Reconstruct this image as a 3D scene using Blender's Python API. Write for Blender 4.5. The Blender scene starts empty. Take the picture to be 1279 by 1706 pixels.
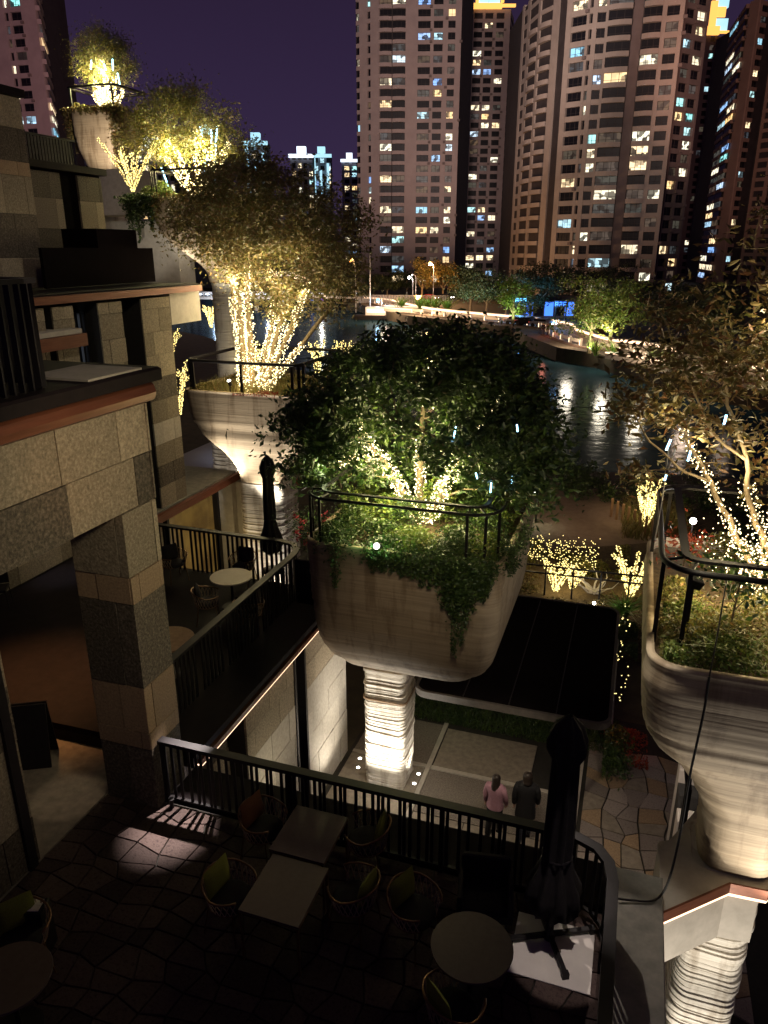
import bpy, bmesh, math, random
import numpy as np
from mathutils import Vector, Matrix

# ------------------------------------------------------------------ camera, sky, exposure
scene = bpy.context.scene
COL = scene.collection
EYE = (0.0, 0.0, 12.5)
PITCH, YAW = 19.4, 18.5
cam_d = bpy.data.cameras.new('camera')
cam = bpy.data.objects.new('camera', cam_d)
COL.objects.link(cam)
cam.location = EYE
cam.rotation_euler = (math.radians(90 - PITCH), 0, math.radians(YAW))
cam_d.sensor_fit = 'VERTICAL'
cam_d.sensor_height = 24
cam_d.lens = 24 * 1241 / 1706
cam_d.clip_start = 0.05
cam_d.clip_end = 5000
scene.camera = cam

world = bpy.data.worlds.new('World')
scene.world = world
world.use_nodes = True
wn = world.node_tree.nodes
wl = world.node_tree.links
wn.clear()
w_out = wn.new('ShaderNodeOutputWorld')
w_bg = wn.new('ShaderNodeBackground')
w_tc = wn.new('ShaderNodeTexCoord')
w_sep = wn.new('ShaderNodeSeparateXYZ')
w_ramp = wn.new('ShaderNodeValToRGB')          # night sky over a lit city: dull violet, paler low down
el = w_ramp.color_ramp.elements
el[0].position = 0.0
el[0].color = (0.036, 0.024, 0.064, 1)
el[1].position = 0.55
el[1].color = (0.014, 0.008, 0.022, 1)
e = el.new(0.12)
e.color = (0.031, 0.019, 0.052, 1)
e = el.new(0.3)
e.color = (0.021, 0.012, 0.033, 1)
wl.new(w_tc.outputs['Generated'], w_sep.inputs[0])
wl.new(w_sep.outputs['Z'], w_ramp.inputs[0])
wl.new(w_ramp.outputs[0], w_bg.inputs[0])
w_bg.inputs[1].default_value = 0.84
wl.new(w_bg.outputs[0], w_out.inputs[0])

vs = scene.view_settings
vs.view_transform = 'Standard'
vs.look = 'None'
vs.exposure = 0.32
vs.gamma = 1
vs.use_curve_mapping = False
scene.render.engine = 'CYCLES'
cy = scene.cycles
cy.use_denoising = True
cy.max_bounces = 6
cy.diffuse_bounces = 3
cy.glossy_bounces = 3
cy.transmission_bounces = 3
cy.transparent_max_bounces = 8
cy.sample_clamp_indirect = 3
cy.sample_clamp_direct = 0
cy.caustics_reflective = False
cy.caustics_refractive = False

# pixel of the 1279 x 1706 photograph -> point of the place, on a plane or at a depth
_P, _A, _F = math.radians(PITCH), math.radians(YAW), 1241.0
_C = np.array(EYE)
_fw = np.array([-math.sin(_A) * math.cos(_P), math.cos(_A) * math.cos(_P), -math.sin(_P)])
_rt = np.array([math.cos(_A), math.sin(_A), 0.0])
_up = np.cross(_rt, _fw)
def at(px, py, X=None, Y=None, Z=None, T=None):
    r = _fw + _rt * (px - 640) / _F - _up * (py - 853) / _F
    if X is not None: t = (X - _C[0]) / r[0]
    elif Y is not None: t = (Y - _C[1]) / r[1]
    elif Z is not None: t = (Z - _C[2]) / r[2]
    else: t = T
    return Vector((_C + t * r).tolist())

R = random.Random(7)
NR = np.random.default_rng(11)
rad = math.radians

# ------------------------------------------------------------------ lamps
def lamp(kind, name, loc, power, color, size=0.05, target=None, angle=60, blend=0.5):
    d = bpy.data.lights.new(name, kind)
    d.energy = power
    d.color = color
    if kind in ('POINT', 'SPOT'): d.shadow_soft_size = size
    if kind == 'SPOT':
        d.spot_size = rad(angle)
        d.spot_blend = blend
    o = bpy.data.objects.new(name, d)
    COL.objects.link(o)
    o.location = loc
    if target is not None:
        o.rotation_euler = (Vector(target) - Vector(loc)).to_track_quat('-Z', 'Y').to_euler()
    return o
WARM = (1.0, 0.72, 0.36)
GOLD = (1.0, 0.78, 0.38)
WHITE = (1.0, 0.9, 0.76)
ORANGE = (1.0, 0.5, 0.18)

# ------------------------------------------------------------------ materials
MATS = {}
def new_mat(name):
    m = bpy.data.materials.new(name)
    m.use_nodes = True
    MATS[name] = m
    nt = m.node_tree
    b = nt.nodes['Principled BSDF']
    return m, nt, b
def ramp(nt, fac, stops):
    r = nt.nodes.new('ShaderNodeValToRGB')
    es = r.color_ramp.elements
    es[0].position, es[0].color = stops[0][0], (*stops[0][1], 1)
    es[1].position, es[1].color = stops[-1][0], (*stops[-1][1], 1)
    for p, c in stops[1:-1]:
        x = es.new(p)
        x.color = (*c, 1)
    nt.links.new(fac, r.inputs[0])
    return r
def noise(nt, scale, detail=5, rough=0.6, vec=None, stretch=None):
    n = nt.nodes.new('ShaderNodeTexNoise')
    n.inputs['Scale'].default_value = scale
    n.inputs['Detail'].default_value = detail
    n.inputs['Roughness'].default_value = rough
    if vec is None:
        tc = nt.nodes.new('ShaderNodeTexCoord')
        vec = tc.outputs['Object']
    if stretch:
        mp = nt.nodes.new('ShaderNodeMapping')
        mp.inputs['Scale'].default_value = stretch
        nt.links.new(vec, mp.inputs[0])
        vec = mp.outputs[0]
    nt.links.new(vec, n.inputs['Vector'])
    return n
def bump(nt, b, h, strength=0.4, dist=0.01):
    bp = nt.nodes.new('ShaderNodeBump')
    bp.inputs['Strength'].default_value = strength
    bp.inputs['Distance'].default_value = dist
    nt.links.new(h, bp.inputs['Height'])
    nt.links.new(bp.outputs[0], b.inputs['Normal'])
def mottled(name, c1, c2, scale=8, rough=0.8, bs=0.4, bd=0.01, metal=0.0, stretch=None, objvar=0.0, c3=None, detail=6, spec=0.35):
    m, nt, b = new_mat(name)
    b.inputs['Specular IOR Level'].default_value = spec
    n = noise(nt, scale, detail, 0.65, stretch=stretch)
    st = [(0.3, c1), (0.7, c2)] if c3 is None else [(0.3, c1), (0.52, c2), (0.72, c3)]
    r = ramp(nt, n.outputs['Fac'], st)
    out = r.outputs[0]
    if objvar:
        oi = nt.nodes.new('ShaderNodeObjectInfo')
        mr = nt.nodes.new('ShaderNodeMapRange')
        mr.inputs['To Min'].default_value = 1 - objvar
        mr.inputs['To Max'].default_value = 1 + objvar
        nt.links.new(oi.outputs['Random'], mr.inputs['Value'])
        hs = nt.nodes.new('ShaderNodeHueSaturation')
        nt.links.new(mr.outputs[0], hs.inputs['Value'])
        nt.links.new(out, hs.inputs['Color'])
        out = hs.outputs[0]
    nt.links.new(out, b.inputs['Base Color'])
    b.inputs['Roughness'].default_value = rough
    b.inputs['Metallic'].default_value = metal
    if bs: bump(nt, b, n.outputs['Fac'], bs, bd)
    return m
def emitter(name, color, strength, sample=False):
    m, nt, b = new_mat(name)
    b.inputs['Base Color'].default_value = (*[c * 0.5 for c in color], 1)
    b.inputs['Emission Color'].default_value = (*color, 1)
    b.inputs['Emission Strength'].default_value = strength
    if not sample: m.cycles.emission_sampling = 'NONE'
    return m
def leafmat(name, cols, rough=0.45, trans=0.25):
    m, nt, b = new_mat(name)
    g = nt.nodes.new('ShaderNodeNewGeometry')
    k = len(cols)
    r = ramp(nt, g.outputs['Random Per Island'], [(i / (k - 1), c) for i, c in enumerate(cols)])
    nt.links.new(r.outputs[0], b.inputs['Base Color'])
    b.inputs['Roughness'].default_value = rough
    tr = nt.nodes.new('ShaderNodeBsdfTranslucent')
    nt.links.new(r.outputs[0], tr.inputs[0])
    mx = nt.nodes.new('ShaderNodeMixShader')
    mx.inputs[0].default_value = trans
    o = nt.nodes['Material Output']
    nt.links.new(b.outputs[0], mx.inputs[1])
    nt.links.new(tr.outputs[0], mx.inputs[2])
    nt.links.new(mx.outputs[0], o.inputs[0])
    return m

mottled('granite_light', (0.15, 0.125, 0.09), (0.27, 0.23, 0.165), 26, 0.8, 0.8, 0.016, objvar=0.25, c3=(0.42, 0.36, 0.265), spec=0.2)
mottled('granite_dark', (0.035, 0.03, 0.024), (0.10, 0.085, 0.065), 24, 0.8, 0.9, 0.02, objvar=0.25, c3=(0.2, 0.17, 0.13), spec=0.2)
mottled('granite_pale', (0.34, 0.31, 0.26), (0.5, 0.46, 0.39), 16, 0.75, 0.4, 0.008, objvar=0.12)
mottled('granite_brown', (0.20, 0.14, 0.09), (0.36, 0.26, 0.16), 34, 0.75, 0.6, 0.01, objvar=0.15)
mottled('joint', (0.02, 0.018, 0.015), (0.03, 0.027, 0.022), 10, 0.9, 0)
mottled('black_metal', (0.008, 0.007, 0.008), (0.014, 0.012, 0.013), 14, 0.5, 0.1, 0.002, spec=0.25)
mottled('dark_slab', (0.010, 0.007, 0.008), (0.017, 0.012, 0.013), 6, 0.75, 0.2, 0.004, spec=0.12)
mottled('roof_black', (0.003, 0.0022, 0.0026), (0.006, 0.0045, 0.005), 5, 0.95, 0.2, 0.004, spec=0.03)
mottled('copper', (0.13, 0.045, 0.025), (0.21, 0.075, 0.04), 5, 0.42, 0.15, 0.003, metal=0.3, stretch=(1, 0.3, 4))
mottled('paver', (0.022, 0.014, 0.013), (0.065, 0.045, 0.04), 24, 0.75, 0.8, 0.012, objvar=0.35, c3=(0.042, 0.03, 0.027), spec=0.12)
mottled('flagstone', (0.12, 0.10, 0.09), (0.27, 0.23, 0.205), 24, 0.6, 0.8, 0.012, objvar=0.25, c3=(0.17, 0.145, 0.13))
mottled('paving', (0.17, 0.145, 0.115), (0.29, 0.25, 0.2), 7, 0.7, 0.4, 0.006, objvar=0.12)
mottled('gravel', (0.07, 0.06, 0.05), (0.3, 0.26, 0.22), 40, 0.9, 0.9, 0.02)
mottled('path', (0.14, 0.10, 0.07), (0.2, 0.15, 0.105), 3, 0.8, 0.3, 0.01)
mottled('soil', (0.05, 0.035, 0.02), (0.12, 0.085, 0.045), 9, 0.95, 0.9, 0.03)
mottled('earth', (0.03, 0.026, 0.018), (0.07, 0.055, 0.035), 1.2, 0.95, 0.6, 0.05)
mottled('bark', (0.12, 0.09, 0.055), (0.28, 0.22, 0.14), 20, 0.85, 0.8, 0.015, stretch=(1, 1, 0.25))
mottled('bark_dark', (0.05, 0.038, 0.025), (0.12, 0.09, 0.06), 20, 0.85, 0.8, 0.015, stretch=(1, 1, 0.25))
mottled('asphalt', (0.03, 0.03, 0.032), (0.06, 0.058, 0.056), 2, 0.8, 0.3, 0.01)
mottled('white_panel', (0.62, 0.58, 0.54), (0.74, 0.7, 0.65), 3, 0.6, 0.1, 0.002)
mottled('pale_concrete', (0.36, 0.33, 0.28), (0.48, 0.44, 0.38), 4, 0.7, 0.25, 0.006)
mottled('grey_concrete', (0.15, 0.15, 0.13), (0.27, 0.26, 0.22), 5, 0.7, 0.3, 0.006)
mottled('table_top', (0.075, 0.05, 0.045), (0.10, 0.07, 0.062), 12, 0.45, 0.1, 0.002)
mottled('table_cream', (0.55, 0.47, 0.33), (0.62, 0.54, 0.4), 6, 0.5, 0.1, 0.002)
mottled('brass', (0.15, 0.08, 0.04), (0.22, 0.12, 0.06), 10, 0.35, 0.1, 0.002, metal=0.7)
mottled('rope', (0.3, 0.22, 0.13), (0.42, 0.32, 0.2), 40, 0.8, 0.3, 0.003)
mottled('lime_fabric', (0.11, 0.125, 0.015), (0.17, 0.185, 0.025), 60, 0.85, 0.4, 0.002)
mottled('rust_fabric', (0.13, 0.05, 0.02), (0.17, 0.07, 0.025), 60, 0.85, 0.4, 0.002)
mottled('dark_fabric', (0.007, 0.006, 0.0065), (0.016, 0.013, 0.014), 12, 0.85, 0.6, 0.01)
mottled('pink_cloth', (0.28, 0.15, 0.19), (0.38, 0.21, 0.26), 30, 0.85, 0.5, 0.01)
mottled('black_cloth', (0.006, 0.006, 0.007), (0.012, 0.012, 0.014), 20, 0.8, 0.5, 0.01)
mottled('denim', (0.03, 0.035, 0.05), (0.05, 0.055, 0.08), 30, 0.85, 0.3, 0.005)
mottled('skin', (0.45, 0.27, 0.19), (0.52, 0.32, 0.23), 8, 0.55, 0.05, 0.001)
mottled('hair', (0.012, 0.009, 0.007), (0.03, 0.02, 0.015), 40, 0.5, 0.4, 0.004, stretch=(1, 1, 0.1))
mottled('facade_pink', (0.30, 0.235, 0.225), (0.38, 0.30, 0.28), 0.3, 0.85, 0.1, 0.01)
mottled('facade_tan', (0.27, 0.225, 0.195), (0.36, 0.30, 0.26), 0.3, 0.85, 0.1, 0.01)
mottled('facade_dark', (0.12, 0.09, 0.085), (0.17, 0.13, 0.12), 0.3, 0.85, 0.1, 0.01)
mottled('facade_rust', (0.26, 0.16, 0.12), (0.32, 0.2, 0.15), 0.3, 0.85, 0.1, 0.01)
mottled('facade_grey', (0.25, 0.25, 0.28), (0.34, 0.33, 0.36), 0.1, 0.85, 0)
mottled('recess', (0.03, 0.024, 0.024), (0.05, 0.04, 0.04), 0.5, 0.8, 0)
mottled('dark_rim', (0.05, 0.045, 0.04), (0.09, 0.08, 0.07), 8, 0.7, 0.2, 0.003)
mottled('embankment_stone', (0.05, 0.03, 0.022), (0.10, 0.065, 0.048), 3, 0.9, 0.4, 0.01, spec=0.1)
mottled('steel', (0.35, 0.35, 0.36), (0.5, 0.5, 0.5), 20, 0.35, 0.05, 0.001, metal=0.8)
mottled('red_paint', (0.3, 0.02, 0.015), (0.4, 0.04, 0.03), 5, 0.4, 0)
mottled('timber', (0.22, 0.13, 0.07), (0.34, 0.21, 0.12), 8, 0.7, 0.4, 0.006, stretch=(1, 1, 0.2))
mottled('vase_paper', (0.5, 0.45, 0.36), (0.75, 0.7, 0.6), 60, 0.7, 0)

# layered, hand-troweled concrete of the planters: faint horizontal strata
def layered(name, lo, hi, hs=1.0, freq=9.0):
    m, nt, b = new_mat(name)
    n = noise(nt, 2.2, 6, 0.62, stretch=(0.22, 0.22, freq))
    n2 = noise(nt, 1.1, 4, 0.6)
    mul = nt.nodes.new('ShaderNodeMath'); mul.operation = 'MULTIPLY_ADD'
    nt.links.new(n2.outputs['Fac'], mul.inputs[0]); mul.inputs[1].default_value = 0.35
    nt.links.new(n.outputs['Fac'], mul.inputs[2])
    r = ramp(nt, mul.outputs[0], [(0.42, lo), (0.85, hi)])
    n3 = noise(nt, 1.6, 5, 0.6, stretch=(2.2, 2.2, 0.25))          # water stains running down
    r3 = ramp(nt, n3.outputs['Fac'], [(0.36, (0.55, 0.5, 0.44)), (0.5, (1, 1, 1)), (0.75, (1, 1, 1))])
    mx = nt.nodes.new('ShaderNodeMix'); mx.data_type = 'RGBA'; mx.blend_type = 'MULTIPLY'; mx.inputs[0].default_value = 0.8
    nt.links.new(r.outputs[0], mx.inputs[6]); nt.links.new(r3.outputs[0], mx.inputs[7])
    nt.links.new(mx.outputs[2], b.inputs['Base Color'])
    b.inputs['Roughness'].default_value = 0.72
    bump(nt, b, n.outputs['Fac'], 0.55 * hs, 0.03)
    return m
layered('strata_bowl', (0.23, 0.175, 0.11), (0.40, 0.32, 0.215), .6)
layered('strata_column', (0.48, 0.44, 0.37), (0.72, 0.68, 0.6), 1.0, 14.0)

# river: dark, slightly rippled
m, nt, b = new_mat('water')
wd = nt.nodes.new('ShaderNodeBsdfDiffuse'); wd.inputs[0].default_value = (0.010, 0.026, 0.036, 1)  # teal diffuse stands in for the colour the river reflects
wg = nt.nodes.new('ShaderNodeBsdfGlossy'); wg.inputs[0].default_value = (0.62, 0.76, 0.85, 1); wg.inputs[1].default_value = 0.16
wf_ = nt.nodes.new('ShaderNodeFresnel'); wf_.inputs[0].default_value = 1.30
wm = nt.nodes.new('ShaderNodeMath'); wm.operation = 'MULTIPLY'; wm.inputs[1].default_value = 0.32
wx = nt.nodes.new('ShaderNodeMixShader')
n = noise(nt, 0.9, 4, 0.55)
bp = nt.nodes.new('ShaderNodeBump'); bp.inputs['Strength'].default_value = 0.35; bp.inputs['Distance'].default_value = 0.12
nt.links.new(n.outputs['Fac'], bp.inputs['Height'])
for q in (wd, wg, wf_): nt.links.new(bp.outputs[0], q.inputs['Normal'])
nt.links.new(wf_.outputs[0], wm.inputs[0]); nt.links.new(wm.outputs[0], wx.inputs[0])
nt.links.new(wd.outputs[0], wx.inputs[1]); nt.links.new(wg.outputs[0], wx.inputs[2])
nt.links.new(wx.outputs[0], nt.nodes['Material Output'].inputs[0])

m, nt, b = new_mat('glass_dark')
b.inputs['Base Color'].default_value = (0.008, 0.008, 0.012, 1)
b.inputs['Roughness'].default_value = 0.4
b.inputs['Specular IOR Level'].default_value = 0.15
m, nt, b = new_mat('glass_warm')          # dim amber room behind a shop window
n = noise(nt, 1.3, 2, 0.5)
r = ramp(nt, n.outputs['Fac'], [(0.35, (0.10, 0.055, 0.015)), (0.7, (0.22, 0.13, 0.03))])
b.inputs['Base Color'].default_value = (0.03, 0.02, 0.01, 1)
b.inputs['Roughness'].default_value = 0.15
nt.links.new(r.outputs[0], b.inputs['Emission Color'])
b.inputs['Emission Strength'].default_value = 0.45
m.cycles.emission_sampling = 'NONE'

# lit room behind a far window: curtains, ceiling lamp, shadows of furniture
def roommat(name, cols, strength):
    m, nt, b = new_mat(name)
    tc = nt.nodes.new('ShaderNodeTexCoord')
    oi = nt.nodes.new('ShaderNodeObjectInfo')
    add = nt.nodes.new('ShaderNodeVectorMath'); add.operation = 'ADD'
    comb = nt.nodes.new('ShaderNodeCombineXYZ')
    ml = nt.nodes.new('ShaderNodeMath'); ml.operation = 'MULTIPLY'; ml.inputs[1].default_value = 57.0
    nt.links.new(oi.outputs['Random'], ml.inputs[0])
    nt.links.new(ml.outputs[0], comb.inputs[0])
    nt.links.new(ml.outputs[0], comb.inputs[2])
    nt.links.new(tc.outputs['Object'], add.inputs[0])
    nt.links.new(comb.outputs[0], add.inputs[1])
    v = nt.nodes.new('ShaderNodeTexVoronoi')
    v.distance = 'CHEBYCHEV'
    v.inputs['Scale'].default_value = 0.9
    nt.links.new(add.outputs[0], v.inputs['Vector'])
    sep = nt.nodes.new('ShaderNodeSeparateColor')
    nt.links.new(v.outputs['Color'], sep.inputs[0])
    r = ramp(nt, sep.outputs[0], [(0.0, (0.03, 0.03, 0.03)), (0.32, (0.12, 0.12, 0.12)), (0.5, (0.6, 0.6, 0.6)), (1.0, (1, 1, 1))])
    c = ramp(nt, oi.outputs['Random'], [(i / (len(cols) - 1), x) for i, x in enumerate(cols)])
    mx = nt.nodes.new('ShaderNodeMix'); mx.data_type = 'RGBA'; mx.blend_type = 'MULTIPLY'
    mx.inputs[0].default_value = 1.0
    nt.links.new(r.outputs[0], mx.inputs[6])
    nt.links.new(c.outputs[0], mx.inputs[7])
    nt.links.new(mx.outputs[2], b.inputs['Emission Color'])
    b.inputs['Emission Strength'].default_value = strength
    b.inputs['Base Color'].default_value = (0.05, 0.05, 0.05, 1)
    m.cycles.emission_sampling = 'NONE'
    return m
roommat('room_warm', [(1.0, 0.62, 0.25), (1.0, 0.8, 0.5), (0.95, 0.9, 0.68), (1.0, 0.72, 0.4)], 1.7)
roommat('room_cool', [(0.25, 0.62, 0.85), (0.55, 0.85, 0.95), (0.2, 0.42, 0.95), (0.75, 0.9, 0.95), (0.2, 0.8, 0.75)], 1.4)
roommat('room_dim', [(0.16, 0.14, 0.09), (0.07, 0.1, 0.13), (0.2, 0.12, 0.06), (0.06, 0.08, 0.07)], 0.5)

emitter('bulb_gold', (1.0, 0.82, 0.42), 4.2)
emitter('bulb_pale', (1.0, 0.80, 0.28), 2.2)
emitter('bulb_white', (1.0, 0.80, 0.44), 4.2)
emitter('tube_blue', (0.35, 0.72, 1.0), 6.0)
emitter('lamp_white', (1.0, 0.95, 0.88), 14.0)
emitter('lamp_orange', (1.0, 0.42, 0.10), 12.0)
emitter('led_peach', (1.0, 0.66, 0.42), 2.2)
emitter('led_gold', (1.0, 0.46, 0.10), 1.3)
emitter('led_cyan', (0.45, 0.8, 0.95), 0.9)
emitter('led_white', (0.75, 0.85, 1.0), 1.6)
emitter('sign_blue', (0.06, 0.22, 1.0), 1.4)
emitter('sign_sky', (0.2, 0.65, 1.0), 1.6)
emitter('sign_purple', (0.25, 0.08, 0.8), 0.9)
emitter('red_light', (1.0, 0.06, 0.04), 3.0)

DEEP = [(0.012, 0.03, 0.010), (0.035, 0.07, 0.018), (0.09, 0.14, 0.025), (0.02, 0.045, 0.014), (0.06, 0.11, 0.02)]
OLIVE = [(0.06, 0.07, 0.015), (0.13, 0.13, 0.025), (0.18, 0.15, 0.03), (0.07, 0.09, 0.02), (0.16, 0.09, 0.03)]
BRIGHT = [(0.05, 0.12, 0.015), (0.11, 0.17, 0.03), (0.16, 0.18, 0.03), (0.06, 0.10, 0.02)]
STRAW = [(0.16, 0.14, 0.05), (0.24, 0.2, 0.08), (0.11, 0.13, 0.03), (0.2, 0.1, 0.04)]
AUTUMN = [(0.10, 0.085, 0.025), (0.17, 0.13, 0.045), (0.14, 0.06, 0.025), (0.08, 0.09, 0.025), (0.22, 0.17, 0.07)]
leafmat('leaf_deep', DEEP, 0.4, 0.15)
leafmat('leaf_olive', OLIVE, 0.5, 0.3)
leafmat('leaf_bright', BRIGHT, 0.5, 0.3)
leafmat('leaf_straw', STRAW, 0.7, 0.25)
leafmat('leaf_autumn', AUTUMN, 0.42, 0.2)
leafmat('leaf_amber', [(.09, .09, .022), (.15, .12, .035), (.17, .10, .035), (.10, .12, .025), (.20, .16, .06)], 0.45, 0.25)
leafmat('leaf_far', [(0.02, 0.035, 0.012), (0.05, 0.07, 0.02), (0.03, 0.05, 0.015)], 0.6, 0.15)
leafmat('leaf_red', [(0.22, 0.03, 0.02), (0.32, 0.06, 0.02), (0.15, 0.03, 0.02)], 0.6, 0.2)
leafmat('petal', [(0.55, 0.05, 0.08), (0.65, 0.12, 0.12)], 0.6, 0.3)
M = MATS

# ------------------------------------------------------------------ mesh helpers
class MB:
    def __init__(s):
        s.v = []; s.f = []; s.mi = []
    def add(s, vs, fs, mi=0):
        n = len(s.v)
        s.v.extend([tuple(p) for p in vs])
        s.f.extend([tuple(i + n for i in f) for f in fs])
        s.mi.extend([mi] * len(fs))
        return s
    def box(s, a, b, mi=0, rot=0, piv=None):
        x0, y0, z0 = a; x1, y1, z1 = b
        p = [(x0, y0, z0), (x1, y0, z0), (x1, y1, z0), (x0, y1, z0), (x0, y0, z1), (x1, y0, z1), (x1, y1, z1), (x0, y1, z1)]
        if rot:
            c, si = math.cos(rot), math.sin(rot)
            px, py = piv if piv else ((x0 + x1) / 2, (y0 + y1) / 2)
            p = [(px + (x - px) * c - (y - py) * si, py + (x - px) * si + (y - py) * c, z) for x, y, z in p]
        return s.add(p, [(0, 3, 2, 1), (4, 5, 6, 7), (0, 1, 5, 4), (1, 2, 6, 5), (2, 3, 7, 6), (3, 0, 4, 7)], mi)
    def bbox(s, a, b, c=0.01, mi=0):
        """box with its top edges chamfered"""
        x0, y0, z0 = a; x1, y1, z1 = b
        p = [(x0, y0, z0), (x1, y0, z0), (x1, y1, z0), (x0, y1, z0),
             (x0, y0, z1 - c), (x1, y0, z1 - c), (x1, y1, z1 - c), (x0, y1, z1 - c),
             (x0 + c, y0 + c, z1), (x1 - c, y0 + c, z1), (x1 - c, y1 - c, z1), (x0 + c, y1 - c, z1)]
        f = [(0, 3, 2, 1), (8, 9, 10, 11)]
        for i in range(4):
            j = (i + 1) % 4
            f += [(i, j, 4 + j, 4 + i), (4 + i, 4 + j, 8 + j, 8 + i)]
        return s.add(p, f, mi)
    def prism(s, poly, z0, z1, mi=0, cap0=True):
        n = len(poly)
        vs = [(x, y, z0) for x, y in poly] + [(x, y, z1) for x, y in poly]
        fs = [(i, (i + 1) % n, n + (i + 1) % n, n + i) for i in range(n)] + [tuple(range(n, 2 * n))]
        if cap0: fs.append(tuple(range(n - 1, -1, -1)))
        return s.add(vs, fs, mi)
    def tube(s, pts, r, seg=6, mi=0, caps=True, closed=False):
        pts = [Vector(p) for p in pts]
        n = len(pts)
        rs = r if isinstance(r, (list, tuple)) else [r] * n
        ring = []
        base = len(s.v)
        prev = None
        for i, p in enumerate(pts):
            if closed: t = pts[(i + 1) % n] - pts[i - 1]
            else: t = pts[min(i + 1, n - 1)] - pts[max(i - 1, 0)]
            if t.length < 1e-9: t = Vector((0, 0, 1))
            t.normalize()
            if prev is None:
                u = t.orthogonal().normalized()
            else:
                u = prev - t * prev.dot(t)
                u = u.normalized() if u.length > 1e-6 else t.orthogonal().normalized()
            prev = u
            w = t.cross(u)
            for k in range(seg):
                a = 2 * math.pi * k / seg
                q = p + (u * math.cos(a) + w * math.sin(a)) * rs[i]
                s.v.append((q.x, q.y, q.z))
        m = n if closed else n - 1
        for i in range(m):
            for k in range(seg):
                a = base + i * seg + k; b2 = base + i * seg + (k + 1) % seg
                j = (i + 1) % n
                c = base + j * seg + (k + 1) % seg; d = base + j * seg + k
                s.f.append((a, b2, c, d)); s.mi.append(mi)
        if caps and not closed:
            s.f.append(tuple(base + k for k in range(seg - 1, -1, -1))); s.mi.append(mi)
            s.f.append(tuple(base + (n - 1) * seg + k for k in range(seg))); s.mi.append(mi)
        return s
    def flatbar(s, pts, w, h, mi=0):
        """a rectangular bar (w wide, h high) swept along a path in plan"""
        pts = [Vector(p) for p in pts]
        n = len(pts); base = len(s.v)
        for i, p in enumerate(pts):
            t = pts[min(i + 1, n - 1)] - pts[max(i - 1, 0)]
            t.z = 0; t.normalize()
            nrm = Vector((-t.y, t.x, 0))
            for a, b2 in ((-1, -1), (1, -1), (1, 1), (-1, 1)):
                q = p + nrm * (a * w / 2)
                s.v.append((q.x, q.y, q.z + b2 * h / 2))
        for i in range(n - 1):
            for k in range(4):
                a = base + i * 4 + k; b2 = base + i * 4 + (k + 1) % 4
                s.f.append((a, b2, b2 + 4, a + 4)); s.mi.append(mi)
        s.f.append((base + 3, base + 2, base + 1, base)); s.mi.append(mi)
        e0 = base + (n - 1) * 4
        s.f.append((e0, e0 + 1, e0 + 2, e0 + 3)); s.mi.append(mi)
        return s
    def ball(s, c, r, seg=8, rings=5, mi=0, sz=1.0):
        base = len(s.v)
        s.v.append((c[0], c[1], c[2] + r * sz))
        for i in range(1, rings):
            a = math.pi * i / rings
            for k in range(seg):
                b2 = 2 * math.pi * k / seg
                s.v.append((c[0] + r * math.sin(a) * math.cos(b2), c[1] + r * math.sin(a) * math.sin(b2), c[2] + r * sz * math.cos(a)))
        s.v.append((c[0], c[1], c[2] - r * sz))
        last = len(s.v) - 1
        for k in range(seg):
            s.f.append((base, base + 1 + k, base + 1 + (k + 1) % seg)); s.mi.append(mi)
        for i in range(rings - 2):
            for k in range(seg):
                a = base + 1 + i * seg + k; b2 = base + 1 + i * seg + (k + 1) % seg
                s.f.append((a, a + seg, b2 + seg, b2)); s.mi.append(mi)
        o = base + 1 + (rings - 2) * seg
        for k in range(seg):
            s.f.append((o + k, last, o + (k + 1) % seg)); s.mi.append(mi)
        return s
    def octa(s, c, r, mi=0):
        x, y, z = c
        return s.add([(x + r, y, z), (x, y + r, z), (x - r, y, z), (x, y - r, z), (x, y, z + r), (x, y, z - r)],
                     [(0, 1, 4), (1, 2, 4), (2, 3, 4), (3, 0, 4), (1, 0, 5), (2, 1, 5), (3, 2, 5), (0, 3, 5)], mi)
    def lathe(s, prof, c=(0, 0), seg=24, mi=0):
        base = len(s.v); n = len(prof)
        for r, z in prof:
            for k in range(seg):
                a = 2 * math.pi * k / seg
                s.v.append((c[0] + r * math.cos(a), c[1] + r * math.sin(a), z))
        for i in range(n - 1):
            for k in range(seg):
                a = base + i * seg + k; b2 = base + i * seg + (k + 1) % seg
                s.f.append((a, b2, b2 + seg, a + seg)); s.mi.append(mi)
        s.f.append(tuple(base + k for k in range(seg - 1, -1, -1))); s.mi.append(mi)
        s.f.append(tuple(base + (n - 1) * seg + k for k in range(seg))); s.mi.append(mi)
        return s
    def mesh(s, name, mats, smooth=False):
        me = bpy.data.meshes.new(name)
        me.from_pydata(s.v, [], s.f)
        for mm in (mats if isinstance(mats, (list, tuple)) else [mats]):
            me.materials.append(M[mm] if isinstance(mm, str) else mm)
        if any(s.mi): me.polygons.foreach_set('material_index', s.mi)
        if smooth: me.polygons.foreach_set('use_smooth', [True] * len(s.f))
        me.update()
        return me
    def build(s, name, mats, parent=None, smooth=False, loc=None):
        return obj(name, s.mesh(name, mats, smooth), parent, loc)

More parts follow.
